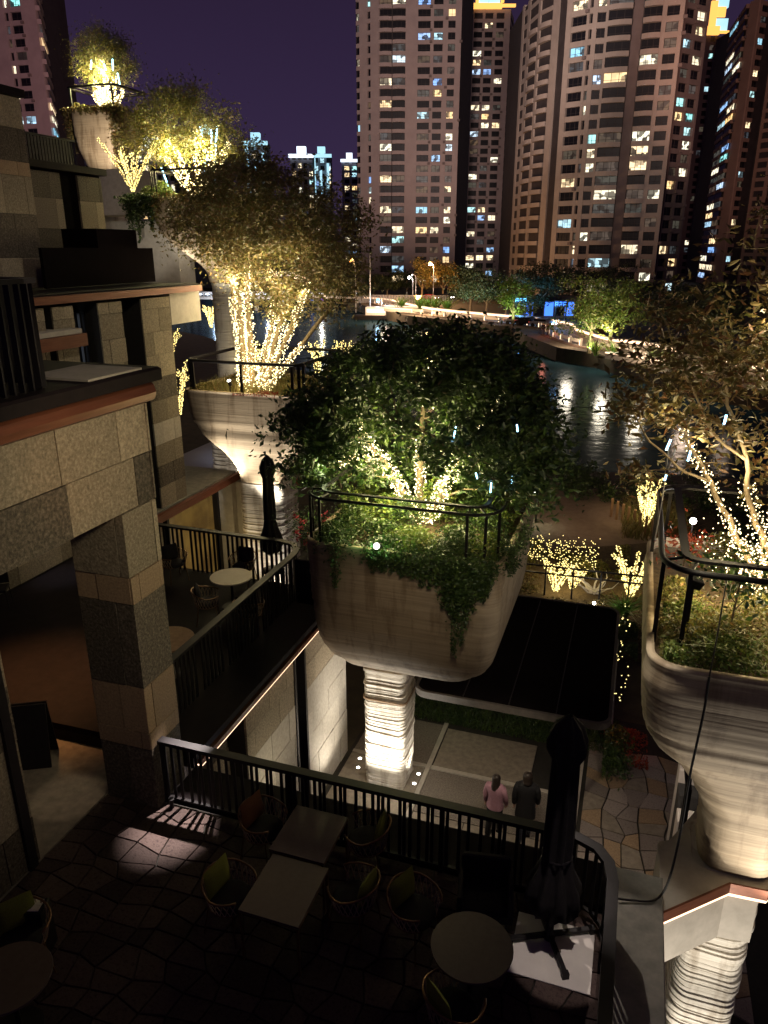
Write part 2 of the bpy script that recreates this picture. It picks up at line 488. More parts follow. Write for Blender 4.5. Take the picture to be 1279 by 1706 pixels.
def obj(name, me, parent=None, loc=None, rotz=0):
    o = bpy.data.objects.new(name, me)
    COL.objects.link(o)
    if loc is not None: o.location = loc
    if rotz: o.rotation_euler = (0, 0, rotz)
    if parent is not None: o.parent = parent
    return o
def tag(o, label=None, cat=None, group=None, kind=None):
    if label: o['label'] = label
    if cat: o['category'] = cat
    if group: o['group'] = group
    if kind: o['kind'] = kind
    return o
def thing(name, label, cat, loc=(0, 0, 0), rotz=0, group=None):
    return tag(obj(name, None, None, loc, rotz), label, cat, group)
def struct(name, mb, mats, smooth=False):
    o = mb.build(name, mats, None, smooth)
    o['kind'] = 'structure'
    return o
def copy_tree(o, parent=None):
    c = o.copy()
    COL.objects.link(c)
    c.parent = parent
    for ch in [x for x in bpy.data.objects if x.parent == o]: copy_tree(ch, c)
    return c
def dup(o, loc, rotz, label, group=None, scale=None):
    c = copy_tree(o)
    c.location = loc
    c.rotation_euler = (0, 0, rotz)
    c['label'] = label
    if group: c['group'] = group
    if scale: c.scale = (scale,) * 3
    return c

def leaf_mesh(name, centers, size, mat, droop=0.3, aspect=0.5, var=0.35, rng=NR, flat=0.0):
    """one folded, pointed leaf per centre"""
    c = np.asarray(centers, float)
    n = len(c)
    d = rng.normal(size=(n, 3)); d[:, 2] = d[:, 2] * (0.6 - flat * 0.4) - droop
    d /= np.linalg.norm(d, axis=1, keepdims=True)
    w = np.cross(d, rng.normal(size=(n, 3))); w /= np.linalg.norm(w, axis=1, keepdims=True)
    nn = np.cross(d, w)
    L = size * (1 + var * rng.normal(size=(n, 1)).clip(-1.5, 1.5))
    a = c - d * L / 2
    b2 = c + w * L * aspect / 2 + nn * L * 0.10
    t = c + d * L / 2
    e2 = c - w * L * aspect / 2 + nn * L * 0.10
    v = np.stack([a, b2, t, e2], 1).reshape(-1, 3)
    me = bpy.data.meshes.new(name)
    me.vertices.add(4 * n); me.loops.add(6 * n); me.polygons.add(2 * n)
    me.vertices.foreach_set('co', v.ravel())
    i0 = np.arange(n)[:, None] * 4
    idx = np.concatenate([i0, i0 + 1, i0 + 2, i0, i0 + 2, i0 + 3], 1)
    me.loops.foreach_set('vertex_index', idx.ravel())
    me.polygons.foreach_set('loop_start', np.arange(2 * n) * 3)
    me.polygons.foreach_set('loop_total', np.full(2 * n, 3))
    me.materials.append(M[mat])
    me.update(calc_edges=True)
    return me

def blade_mesh(name, roots, height, mat, lean=0.35, width=0.012, rng=NR):
    c = np.asarray(roots, float); n = len(c)
    dr = rng.normal(size=(n, 3)) * lean; dr[:, 2] = 1
    h = height * (0.6 + 0.8 * rng.random((n, 1)))
    w = rng.normal(size=(n, 3)); w[:, 2] = 0; w /= np.linalg.norm(w, axis=1, keepdims=True)
    m1 = c + dr * h * 0.6
    tip = c + dr * h * np.array([1.5, 1.5, 0.9])
    v = np.stack([c - w * width, c + w * width, m1 + w * width * 0.7, m1 - w * width * 0.7, tip], 1).reshape(-1, 3)
    me = bpy.data.meshes.new(name)
    me.vertices.add(5 * n); me.loops.add(7 * n); me.polygons.add(2 * n)
    me.vertices.foreach_set('co', v.ravel())
    i0 = np.arange(n)[:, None] * 5
    idx = np.concatenate([i0, i0 + 1, i0 + 2, i0 + 3, i0 + 3, i0 + 2, i0 + 4], 1)
    me.loops.foreach_set('vertex_index', idx.ravel())
    ls = np.stack([np.arange(n) * 7, np.arange(n) * 7 + 4], 1).ravel()
    me.polygons.foreach_set('loop_start', ls)
    me.polygons.foreach_set('loop_total', np.tile([4, 3], n))
    me.materials.append(M[mat])
    me.update(calc_edges=True)
    return me

# ------------------------------------------------------------------ ground, river, banks
near_bank = [at(*q, Z=0).xy for q in ((1500, 830), (1279, 800), (985, 785), (880, 770), (700, 700), (560, 640), (340, 560))]
nb = [(60, 52)] + [tuple(p) for p in near_bank[1:]] + [(-150, 160), (-400, 260)]
mb = MB()
poly = [(-400, -60), (60, -60)] + nb
mb.prism(poly, -3, 0.0)
struct('ground', mb, 'earth')
struct('river', MB().box((-900, 30, -2.5), (400, 420, -1.5)), 'water')
def offset_line(pts, d):
    out = []
    for i, p in enumerate(pts):
        a = Vector(pts[max(i - 1, 0)]).to_2d(); b2 = Vector(pts[min(i + 1, len(pts) - 1)]).to_2d()
        t = (b2 - a).normalized()
        out.append((p[0] + t.y * d, p[1] - t.x * d))
    return out
far_edge = [(90, 40), (30, 62)] + [tuple(at(*q, Z=-1.5).xy) for q in ((1150, 650), (1030, 612), (960, 600), (905, 578), (880, 562), (700, 540), (650, 529), (616, 518), (584, 515))]
fe = [far_edge[0]] + offset_line(far_edge[1:], -3.0) + [(-75, 215), (-220, 250), (-900, 380)]
mb = MB()
mb.prism(fe[::-1] + [(1500, 200), (1500, 3500), (-2500, 3500), (-2500, 600)], -3, 0.3)
struct('far_bank', mb, 'earth')

def ribbon(mb, pts, d0, d1, z0, z1, mi=0):
    a = offset_line(pts, d0); b2 = offset_line(pts, d1); n = len(pts)
    vs = [(x, y, z0) for x, y in a] + [(x, y, z0) for x, y in b2] + [(x, y, z1) for x, y in a] + [(x, y, z1) for x, y in b2]
    fs = []
    for i in range(n - 1):
        fs += [(i, i + 1, 2 * n + i + 1, 2 * n + i), (n + i + 1, n + i, 3 * n + i, 3 * n + i + 1), (2 * n + i, 2 * n + i + 1, 3 * n + i + 1, 3 * n + i)]
    return mb.add(vs, fs, mi)
def smooth_line(p, n=5):
    p = [Vector(q).to_2d() for q in p]; out = []
    for i in range(len(p) - 1):
        p0, p1, p2, p3 = p[max(i - 1, 0)], p[i], p[i + 1], p[min(i + 2, len(p) - 1)]
        for k in range(n):
            t = k / n
            out.append(tuple(.5 * ((2 * p1) + (p2 - p0) * t + (2 * p0 - 5 * p1 + 4 * p2 - p3) * t * t + (3 * p1 - p0 - 3 * p2 + p3) * t ** 3)))
    return out + [tuple(p[-1])]
fl = smooth_line(far_edge[1:])
fl_off = 1.0
def inland(pts, d): return offset_line(pts, d)
# make sure positive offset goes inland (away from the river)
_t = offset_line(fl, 5.0)
SGN = 1 if Vector(_t[8]).length > Vector(fl[8]).length else -1
struct('promenade', ribbon(MB(), fl, 0.2 * SGN, 5.0 * SGN, 0.2, 0.32), 'paving')
struct('embankment', ribbon(ribbon(MB(), fl, -1.6 * SGN, 0.35 * SGN, -2.4, -.9), fl, -.5 * SGN, .35 * SGN, -.9, .36), 'embankment_stone')
wall = tag(ribbon(MB(), fl, 5.0 * SGN, 5.5 * SGN, 0.3, 1.3).build('retaining_wall', 'granite_pale'), 'low pale retaining wall behind the lit promenade across the river', 'wall')
led = ribbon(MB(), fl, 4.9 * SGN, 5.0 * SGN, .9, 1.2).build('light_strip', 'led_peach', wall)
st = ribbon(MB(), fl, 13 * SGN, 28 * SGN, 0.3, 0.32)
struct('far_street', st, 'asphalt')
# lit stones and rail along the far promenade
pl = [Vector(p) for p in offset_line(fl, 0.7 * SGN)]
def walk(pts, step):
    out = []; acc = 0.0
    for a, b2 in zip(pts[:-1], pts[1:]):
        L = (b2 - a).length; d = (b2 - a) / L
        while acc < L:
            out.append((a + d * acc, d)); acc += step
        acc -= L
    return out
posts = [(p, d) for p, d in walk(pl, 3.6)]
pm = MB().bbox((-0.16, -0.16, 0), (0.16, 0.16, 0.95), 0.04).mesh('stone_post', 'granite_pale')
glow = MB().box((-0.1, -0.19, 0.1), (0.1, -0.162, 0.7)).mesh('light_slot', 'led_peach')
rail_seg = MB().box((0.2, -0.03, 0.35), (3.4, 0.03, 0.8)).mesh('stone_panel', 'granite_pale')
fence = thing('riverside_balustrade', 'pale stone balustrade with glowing slots along the far bank of the river', 'balustrade')
for i, (p, d) in enumerate(posts[:80]):
    a = math.atan2(d.y, d.x)
    q = obj('stone_post', pm, fence, (p.x, p.y, 0.32), a)
    g = obj('light_slot', glow, q)
    g2 = obj('light_slot', glow, q); g2.rotation_euler = (0, 0, math.pi)
    if i % 4 != 3: obj('stone_panel', rail_seg, fence, (p.x, p.y, 0.32), a)

# ------------------------------------------------------------------ towers
def tower(name, label, pts, z1, floor, bays, facade, cat='tower', lit=0.13, seed=1, z0=0.5, depth=14, vis=30, start_z=2.0, crown=None, group=None):
    """pts: front corners [(px at eye level, depth)], bays: [(px0, px1, kind)] from left to right at eye level"""
    rr = random.Random(seed)
    P2 = [at(px, 415, T=t).xy for px, t in pts]
    c0 = P2[0]
    root = thing(name, label, cat, (c0.x, c0.y, z0), 0, group)
    P2 = [p - c0 for p in P2]
    xs = [px for px, t in pts]
    # footprint
    away = (at(640, 415, T=100).xy - at(640, 415, T=50).xy).normalized()
    def pos(px):
        for i in range(len(xs) - 1):
            if px <= xs[i + 1] or i == len(xs) - 2:
                # intersect the viewing ray with the facade segment
                e0 = Vector(EYE).xy; dr = at(px, 415, T=1).xy - e0
                a = P2[i] + c0; b2 = P2[i + 1] + c0; s_ = b2 - a
                den = dr.x * s_.y - dr.y * s_.x
                t = ((a.x - e0.x) * s_.y - (a.y - e0.y) * s_.x) / den
                return e0 + dr * t - c0, s_.normalized()
    H = z1 - z0
    foot = [p + away * 1.0 for p in P2]
    back = [P2[-1] + away * depth, P2[0] + away * depth]
    core = MB().prism([(p.x, p.y) for p in foot + back], 0, H - 0.5)
    core.build('core', 'recess', root)
    nfl = int((H - start_z) / floor)
    skin = MB(); sill_cache = {}
    cnt = 0
    for (a, b2, kind) in bays:
        pa, da = pos(a); pb, db = pos(b2)
        v = pb - pa; L = v.length; ang = math.atan2(v.y, v.x)
        u = v / L; nrm = Vector((u.y, -u.x))           # towards the viewer
        if nrm.dot(away) > 0: nrm = -nrm
        def wallbox(l0, l1, zz0, zz1, d0, d1, mi=0, mbx=skin):
            q = [pa + u * l0 - nrm * d0, pa + u * l1 - nrm * d0, pa + u * l1 - nrm * d1, pa + u * l0 - nrm * d1]
            mbx.prism([(k.x, k.y) for k in q], zz0, zz1, mi)
        if kind == 's':
            wallbox(0, L, 0, H, 0, 1.4)
            continue
        if kind == 'r':            # recessed plain wall
            wallbox(0, L, 0, H - 1, 0.9, 1.6, 1)
            continue
        wallbox(0, L, 0, start_z, 0.05, 1.2)
        hh = floor * (0.62 if kind in ('w', 'n') else 0.7)
        for k in range(nfl):
            zb = start_z + k * floor
            top = zb + floor
            wallbox(0, L, zb + hh, top, 0.05, 1.1)
            if k >= vis: continue
        # window panes, one object each
        key = (round(L, 2), kind)
        pane = MB()
        pane.box((0.08, 0.62, 0.02), (L - 0.08, 0.70, hh - 0.02), 0)
        nm = 2 if L < 3.5 else 3
        if kind == 'n': nm = 1
        for j in range(1, nm):
            x = L * j / nm
            pane.box((x - 0.05, 0.54, 0.02), (x + 0.05, 0.615, hh - 0.02), 1)
        if kind != 'n': pane.box((0.08, 0.56, hh * 0.32), (L - 0.08, 0.612, hh * 0.32 + 0.07), 1)
        pme = pane.mesh('window', ['glass_dark', 'recess'])
        if kind == 'b':            # curved balcony slab and parapet
            bal = MB(); n = 7; dep = 0.75
            arc = [(L * i / (n - 1), -dep * math.sin(math.pi * (0.12 + 0.76 * i / (n - 1))) ) for i in range(n)]
            bal.prism(arc + [(L, 0.3), (0, 0.3)], -0.95, 0.06)
            bme = bal.mesh('balcony', facade)
        flip = nrm.dot(Vector((math.sin(ang), -math.cos(ang)))) < 0
        for k in range(min(nfl, vis)):
            zb = start_z + k * floor
            o = obj('window', pme, root, (pa.x, pa.y, zb), ang)
            if flip: o.scale.y = -1
            q = rr.random()
            if kind == 'n': q += 0.05
            if q < lit * 0.55: mt = 'room_warm'
            elif q < lit: mt = 'room_cool'
            elif q < lit + 0.16: mt = 'room_dim'
            else: mt = None
            if mt:
                o.material_slots[0].link = 'OBJECT'
                o.material_slots[0].material = M[mt]
                if mt != 'room_dim': o['label'] = 'lit window'
            cnt += 1
            if kind == 'b': obj('balcony', bme, root, (pa.x, pa.y, zb), ang)
            elif kind == 'w' and rr.random() < 0.3:
                ac = MB().box((L + 0.1, -0.55, 0.1), (L + 0.9, -0.02, 0.75)) if 'ac' not in sill_cache else None
                if ac: sill_cache['ac'] = ac.mesh('air_conditioner', 'facade_dark')
                obj('air_conditioner', sill_cache['ac'], root, (pb.x - u.x * (L + 0.35), pb.y - u.y * (L + 0.35), zb - 1.0), ang)
    skin.build('facade', [facade, 'facade_dark'], root)
    return root, P2, c0

tower('apartment_tower', 'broad pinkish apartment tower with stacked curved balconies, rising left of the centre gap', [(597, 246), (632, 242), (758, 241), (776, 262)],
      125, 3.0, [(597, 602, 'n'), (602, 614, 's'), (614, 619, 'n'), (619, 630, 's'), (630, 632, 's'), (632, 652, 'b'), (653, 673, 'b'), (673, 692, 's'), (692, 711, 'w'), (711, 716, 's'),
                 (716, 730, 'w'), (730, 738, 's'), (738, 749, 'w'), (749, 758, 's'), (758, 776, 'r')], 'facade_pink', lit=0.28, seed=3, vis=29)
r2, P2, c0 = tower('apartment_tower', 'narrower pinkish tower under a glowing gold crown, just right of the balcony tower', [(776, 300), (832, 300), (838, 312)],
      95.5, 3.0, [(776, 777, 's'), (777, 790, 'w'), (790, 794, 's'), (794, 806, 'w'), (806, 811, 's'), (811, 823, 'w'), (823, 832, 's'), (832, 838, 'n')], 'facade_pink', lit=0.26, seed=9, vis=30)
cr = MB()
W = (P2[1] - P2[0]).length; u = (P2[1] - P2[0]) / W; H = 95.5
an = math.atan2(u.y, u.x)
cr = MB().box((-0.8, -1.4, 95.0), (W * 0.75, 0.2, 96.6)).box((W * 0.7, -1.2, 95.6), (W + 1.6, 0.2, 96.4)).box((0.6, -1, 96.6), (1.6, 0.2, 102)).box((W * .72, -1, 97), (W * .8, .2, 102))
o = cr.build('crown_light', 'led_gold', r2); o.rotation_euler = (0, 0, an)
cr = MB().box((1.6, 1, 96.2), (W * 0.4, 6, 106)).box((W * 0.45, 2, 96.2), (W * 0.72, 6, 103))
o = cr.build('crown_screen', 'led_cyan', r2); o.rotation_euler = (0, 0, an)

tower('apartment_tower', 'massive tan apartment tower with the largest windows, at the right centre', [(850, 206), (877, 193), (919, 183), (960, 179), (1033, 176), (1095, 173)],
      70, 3.0, [(850, 853, 's'), (853, 858, 'n'), (858, 862, 's'), (862, 874, 'b'), (874, 877, 's'), (877, 895, 'b'), (896, 905, 's'), (905, 917, 'r'), (917, 925, 's'),
                (925, 948, 'w'), (948, 952, 's'), (952, 957, 'n'), (957, 964, 's'), (964, 977, 'w'), (977, 981, 's'), (981, 1017, 'b'), (1018, 1033, 'r'), (1034, 1062, 'b'),
                (1062, 1069, 's'), (1069, 1088, 'w'), (1088, 1095, 's')], 'facade_tan', lit=0.24, seed=21, vis=21, depth=20)
tower('apartment_tower', 'dim dark wing behind the right edge of the massive tan tower', [(1097, 186), (1133, 190)],
      75, 3.0, [(1097, 1099, 's'), (1099, 1113, 'w'), (1113, 1116, 's'), (1116, 1130, 'w'), (1130, 1133, 's')], 'facade_dark', lit=0.22, seed=5, vis=22)
r4, P2, c0 = tower('apartment_tower', 'slim distant tower with a stepped gold and blue lit crown', [(1133, 330), (1177, 330)],
      95, 3.0, [(1133, 1140, 's'), (1140, 1147, 'n'), (1147, 1150, 's'), (1150, 1166, 'w'), (1166, 1177, 's')], 'facade_dark', lit=0.2, seed=6, vis=31)
W = (P2[1] - P2[0]).length; u = (P2[1] - P2[0]) / W; an = math.atan2(u.y, u.x)
cr = MB().box((-0.5, -1.2, 94.2), (W * 0.4, 0.2, 97.2)).box((W * 0.4, -1.2, 94.8), (W + 1, 0.2, 95.6)).box((0.3, -1, 97.2), (2.8, 0.2, 106)).box((W * .2, -.6, 100.5), (W * .55, .2, 104))
o = cr.build('crown_light', 'led_gold', r4); o.rotation_euler = (0, 0, an)
cr = MB().box((W * .25, .3, 96), (W * .7, 4, 100.2)).box((W * .3, .3, 104), (W * .65, 4, 108))
o = cr.build('crown_screen', 'led_cyan', r4); o.rotation_euler = (0, 0, an)
tower('apartment_tower', 'reddish brown tower with a curved roof at the right edge of the photo', [(1172, 290), (1193, 262), (1208, 258), (1236, 262), (1300, 250)],
      87, 3.0, [(1172, 1182, 'w'), (1183, 1193, 'w'), (1193, 1207, 's'), (1207, 1209, 's'), (1209, 1222, 'w'), (1224, 1236, 'r'), (1236, 1240, 's'), (1240, 1256, 'w'), (1256, 1262, 's'), (1262, 1280, 'w'), (1280, 1300, 's')],
      'facade_rust', lit=0.24, seed=8, vis=29)
tower('apartment_tower', 'pink grey tower leaning in at the upper left corner of the photo', [(20, 214), (112, 210), (118, 226)],
      90, 3.0, [(20, 64, 's'), (64, 70, 'n'), (70, 73, 's'), (73, 90, 'w'), (90, 112, 's'), (112, 118, 'n')], 'facade_pink', lit=0.3, seed=12, vis=27, depth=20)
# small far towers on the horizon with lit rims
k = 0
for (x0, x1, ytop, t, lab) in ((489, 525, 262, 620, 'small distant tower with a white lit flat rim, left of the gap'), (524, 554, 262, 640, 'small distant tower with tall cyan lit fins, beside the white rimmed one'),
                               (572, 596, 270, 760, 'faint far grey tower touching the left side of the broad balcony tower'), (416, 452, 242, 560, 'distant tower with cyan lit top showing above the dark brown tree'),
                               (136, 166, 245, 520, 'tiny distant block with white rim left of the highest planter stem'), (335, 372, 232, 500, 'distant tower with pale cyan fins behind the lit upper left tree'),
                               (222, 300, 250, 520, 'low distant block with white lit rim behind the lit upper left tree')):
    ztop = at(x0, ytop, T=t).z
    pts = [(x0, t), (x1, t)]
    n = max(2, int((x1 - x0) / 9))
    w = (x1 - x0) / n
    bays = []
    for i in range(n):
        bays += [(x0 + i * w, x0 + i * w + w * 0.35, 's'), (x0 + i * w + w * 0.35, x0 + (i + 1) * w, 'w')]
    ro, P2, c0 = tower('distant_tower', lab, pts, ztop, 6.0, bays, 'facade_grey', lit=0.35, seed=30 + k, vis=16, start_z=max(2, ztop - 100), depth=20)
    W = (P2[1] - P2[0]).length; u = (P2[1] - P2[0]) / W; an = math.atan2(u.y, u.x)
    rim = MB().box((-1, -2, ztop - 3.5), (W + 1, 0.2, ztop - 1)).box((W * .3, 2, ztop - 1), (W * .7, 8, ztop + 5))
    if k in (1, 3, 5):
        for j, q in ((0.08, 0), (0.42, 9), (0.8, 4)): rim.box((W * j, -2.2, ztop - 34 + q), (W * j + 1.8, -0.3, ztop - 4.01 - q))
    o = rim.build('rim_light', 'led_cyan' if k in (1, 3, 5) else 'led_white', ro); o.rotation_euler = (0, 0, an)
    k += 1
tower('apartment_tower', 'low dark block in the gap between the two great towers', [(833, 340), (851, 340)], 18, 3.0, [(833, 837, 's'), (837, 843, 'w'), (843, 851, 's')], 'facade_dark', lit=0.2, seed=77, vis=5)
# unseen spots added to stand in for city glow on the tower fronts
for (px, T_, zz, px2, T2, z2, pw, col, ang) in ((690, 100, 40, 700, 245, 92, 235000, (1.0, 0.76, 0.68), 66), (985, 60, 40, 985, 178, 78, 120000, (1.0, 0.76, 0.64), 66),
                                      (1225, 110, 36, 1225, 262, 80, 110000, (1.0, 0.55, 0.42), 48), (60, 100, 40, 70, 212, 80, 150000, (1.0, 0.58, 0.58), 50)):
    p = at(px, 415, T=T_); p.z = zz
    q = at(px2, 415, T=T2); q.z = z2
    lamp('SPOT', 'city_floodlight', p, pw, col, 4.0, q, ang, 0.6)

# ------------------------------------------------------------------ trees and plants
def catmull(p, n=6):
    out = []
    for i in range(len(p) - 1):
        p0, p1_, p2_, p3_ = p[max(i - 1, 0)], p[i], p[i + 1], p[min(i + 2, len(p) - 1)]
        for k in range(n):
            t = k / n
            out.append(.5 * ((2 * p1_) + (p2_ - p0) * t + (2 * p0 - 5 * p1_ + 4 * p2_ - p3_) * t * t + (3 * p1_ - p0 - 3 * p2_ + p3_) * t ** 3))
    return out + [p[-1]]
def limb_path(a, b2, sag=0.1, n=6, wob=0.06, rr=R):
    a = Vector(a); b2 = Vector(b2); L = (b2 - a).length
    out = []
    for i in range(n):
        f = i / (n - 1)
        p = a.lerp(b2, f)
        p.z += math.sin(f * math.pi) * sag * L
        if 0 < i < n - 1: p += Vector((rr.uniform(-1, 1), rr.uniform(-1, 1), rr.uniform(-1, 1))) * wob * L
        out.append(p)
    return out
def tree(name, label, limbs, crown, clumps, per, leaf, leafname, barkname='bark', spread=0.3, group=None, shell=0.35, twig=0.012, droop=0.3, parts=True, cat='tree', seed=1, aspect=0.5, keep=None):
    """limbs: [(path, r0, r1)]; crown: [(centre, (rx, ry, rz), weight)]"""
    rr = random.Random(seed); rng = np.random.default_rng(seed)
    base = limbs[0][0][0]
    root = thing(name, label, cat, base, 0, group)
    B = Vector(base)
    mbt = MB(); nodes = []
    for path, r0, r1 in limbs:
        n = len(path)
        mbt.tube([Vector(p) - B for p in path], [r0 + (r1 - r0) * (i / (n - 1)) ** 0.8 for i in range(n)], 8)
        for i, p in enumerate(path):
            if i >= n // 3: nodes.append((Vector(p), r0 + (r1 - r0) * i / (n - 1)))
    cents = []
    ws = [c[2] for c in crown]
    pts = []
    for i in range(clumps):
        c = rr.choices(crown, ws)[0]
        while True:
            d = Vector((rr.gauss(0, 1), rr.gauss(0, 1), rr.gauss(0, 1))).normalized()
            q = shell + (1 - shell) * rr.random() ** 0.6
            p = Vector(c[0]) + Vector((d.x * c[1][0], d.y * c[1][1], d.z * c[1][2])) * q
            if keep is None or keep(p): break
        near = min(nodes, key=lambda nd: (nd[0] - p).length + max(0, nd[0].z - p.z) * 0.8)
        path = limb_path(near[0], p, 0.08, 4, 0.07, rr)
        mbt.tube([x - B for x in path], [min(near[1] * 0.6, twig * 3), twig * 1.7, twig, twig * 0.4], 4, caps=False)
        nodes.append((path[2], twig * 2))
        if rr.random() < 0.5: nodes.append((path[3], twig * 1.5))
        cents.append((p, (path[3] - path[1]).normalized()))
    for p, d in cents:
        k = int(per * rr.uniform(0.5, 1.5)); sp = spread * rr.uniform(0.6, 1.35)
        q = rng.normal(size=(k, 3)) * np.array([sp, sp, sp * 0.65])
        al = rng.random((k, 1)) * -1.2 * sp
        pts.append(np.array(p - B) + q + np.array(d) * al)
    mbt.build('trunk', barkname, root, smooth=True)
    obj('crown', leaf_mesh('crown', np.concatenate(pts), leaf, leafname, droop, aspect, rng=rng), root)
    return root
def bulbs_along(mb, path, r, per_m, size, rr, jitter=0.02, turns=3.0):
    """bulbs wound round a limb, with the wire between them"""
    pts = [Vector(p) for p in path]
    L = sum((b2 - a).length for a, b2 in zip(pts[:-1], pts[1:]))
    n = max(3, int(L * per_m))
    acc = [0]
    for a, b2 in zip(pts[:-1], pts[1:]): acc.append(acc[-1] + (b2 - a).length)
    for i in range(n):
        s_ = L * (i + rr.random() * 0.8) / n
        j = 0
        while j < len(pts) - 2 and acc[j + 1] < s_: j += 1
        f = (s_ - acc[j]) / max(acc[j + 1] - acc[j], 1e-6)
        p = pts[j].lerp(pts[j + 1], f)
        t = (pts[j + 1] - pts[j]).normalized(); u = t.orthogonal().normalized(); w = t.cross(u)
        a = rr.uniform(0, 6.283)
        rad_ = (r[0] + (r[1] - r[0]) * s_ / L) if isinstance(r, tuple) else r
        q = p + (u * math.cos(a) + w * math.sin(a)) * (rad_ + size + rr.uniform(0, jitter))
        mb.octa(q, size * rr.uniform(0.75, 1.2))
def glow_inside(blobs, n, power, color=GOLD, seed=1, fill=.62, low=.35):
    rr = random.Random(seed)
    for i in range(n):
        c, r = blobs[i % len(blobs)]
        d = Vector((rr.gauss(0, 1), rr.gauss(0, 1), rr.gauss(0, 1))).normalized() * rr.random() ** .4 * fill
        lamp('POINT', 'fairy_light_glow', (c[0] + d.x * r[0], c[1] + d.y * r[1], c[2] + (d.z - low) * r[2]), power * rr.uniform(.5, 1.4), color, .08)
def string_lights(label, paths, per_m, size, mat='bulb_gold', seed=1, group='strings of fairy lights wound round the trunks', jitter=0.02, extra=None):
    rr = random.Random(seed); mb = MB()
    for path, r in paths: bulbs_along(mb, path, r, per_m, size, rr, jitter)
    for p in (extra or []): mb.octa(p, size)
    B = Vector(paths[0][0][0])
    o = thing('string_lights', label, 'fairy lights', B)
    c = mb.build('bulbs', mat, o); c.location = -B; c['kind'] = 'stuff'
    w = MB()
    for path, r in paths:
        pts = [Vector(p) for p in path]; r_ = r[0] if isinstance(r, tuple) else r; sp = []
        for a, b2 in zip(pts[:-1], pts[1:]):
            t = (b2 - a).normalized(); u = t.orthogonal().normalized(); v = t.cross(u)
            for k in range(8):
                q = a.lerp(b2, k / 8); an = k * math.pi / 2 + len(sp)
                sp.append(q + (u * math.cos(an) + v * math.sin(an)) * (r_ + .004))
        w.tube(sp, .003, 3, caps=False)
    c = w.build('wire', 'black_metal', o); c.location = -B
    return o

def lit_shrub(px, py, T_, h, n, label, seed, z=0.0, spread=0.5, per=26, size=0.035, mat='bulb_pale', power=6, Zp=None):
    p = at(px, py, T=T_) if Zp is None else at(px, py, Z=Zp)
    rr = random.Random(seed)
    root = thing('lit_shrub', label, 'shrub', p, 0, 'shrubs wrapped in fairy lights')
    st = MB(); bl = MB()
    for i in range(n):
        a = 2 * math.pi * i / n + rr.uniform(-.3, .3)
        hh = h * rr.uniform(0.65, 1.0); s_ = spread * rr.uniform(0.5, 1.1)
        path = [Vector((0, 0, 0)), Vector((math.cos(a) * s_ * .22 * hh, math.sin(a) * s_ * .22 * hh, hh * .3)), Vector((math.cos(a) * s_ * .5 * hh, math.sin(a) * s_ * .5 * hh, hh * .65)), Vector((math.cos(a) * s_ * .8 * hh, math.sin(a) * s_ * .8 * hh, hh))]
        st.tube(path, [0.035, 0.025, 0.018, 0.01], 5)
        bulbs_along(bl, path, 0.03, per * 1.5, size * .62, rr, 0.015)
        if rr.random() < .6:
            q = [path[2], path[2] + Vector((math.cos(a + 1) * .2 * h, math.sin(a + 1) * .2 * h, hh * .22))]
            st.tube(q, 0.012, 4); bulbs_along(bl, q, 0.025, per * 1.5, size * .62, rr, 0.015)
    st.build('stem', 'bark', root)
    b_ = bl.build('bulbs', mat, root); b_['kind'] = 'stuff'
    if power: lamp('POINT', 'shrub_glow', p + Vector((0, -0.25, h * 0.5)), power * 2.4, GOLD, 0.25)
    return root

# ------------------------------------------------------------------ left building: terraces, stone walls, pillars
TILE_Z = 4.70
def stone_face(parent, axis, plane, a0, a1, courses, widths, thick=0.04, sgn=1, offs=0.0, gap=0.012, rr=R):
    """separate stone slabs on a wall. axis 'x': face at x=plane running in y; 'y': face at y=plane running in x.
    courses: [(z0, z1, material)]"""
    for ci, (z0, z1, mt) in enumerate(courses):
        w = widths[ci % len(widths)]
        p = a0 - (w * 0.5 if ci % 2 else 0) - offs
        while p < a1:
            q = p + w * rr.choice((1, 1, 0.8, 1.2))
            l0, l1 = max(p, a0) + gap / 2, min(q, a1) - gap / 2
            p = q
            if l1 - l0 < 0.05: continue
            d = thick + rr.uniform(-0.006, 0.008)
            mb = MB()
            if axis == 'x':
                lo = (min(plane, plane + sgn * d), l0, z0 + gap / 2); hi = (max(plane, plane + sgn * d), l1, z1 - gap / 2)
            else:
                lo = (l0, min(plane, plane + sgn * d), z0 + gap / 2); hi = (l1, max(plane, plane + sgn * d), z1 - gap / 2)
            m_ = mt
            mb.box(lo, hi).build('panel', m_, parent)
G1, G2, GP, GB = 'granite_light', 'granite_dark', 'granite_pale', 'granite_brown'

# upper wall over the arcade, with its fascia and the black terrace above
w1 = thing('stone_wall', 'big stone lintel wall at the left with two courses of granite slabs under a copper edge', 'wall', (0, 0, 0))
MB().box((-6.95, 0.5, 9.32), (-6.06, 8.13, 10.6)).build('wall_core', 'joint', w1)
stone_face(w1, 'x', -6.06, 0.5, 8.15, [(9.31, 9.97, G1), (9.97, 10.62, G1)], [1.25, 1.05], sgn=1, offs=0.2)
stone_face(w1, 'y', 8.13, -6.95, -6.0, [(9.31, 9.97, G2), (9.97, 10.62, G1)], [0.95], sgn=1)
for o in [o for o in w1.children if o.name.startswith('panel')]:
    if o.data.vertices[0].co.z < 9.9: o.data.materials[0] = M['granite_dark'] if R.random() < 0.75 else M[G1]
cf = MB()
prof = [(-5.99, 10.63), (-5.93, 10.66), (-5.90, 10.75), (-5.93, 10.84), (-6.0, 10.90), (-6.4, 10.90), (-6.4, 10.63)]
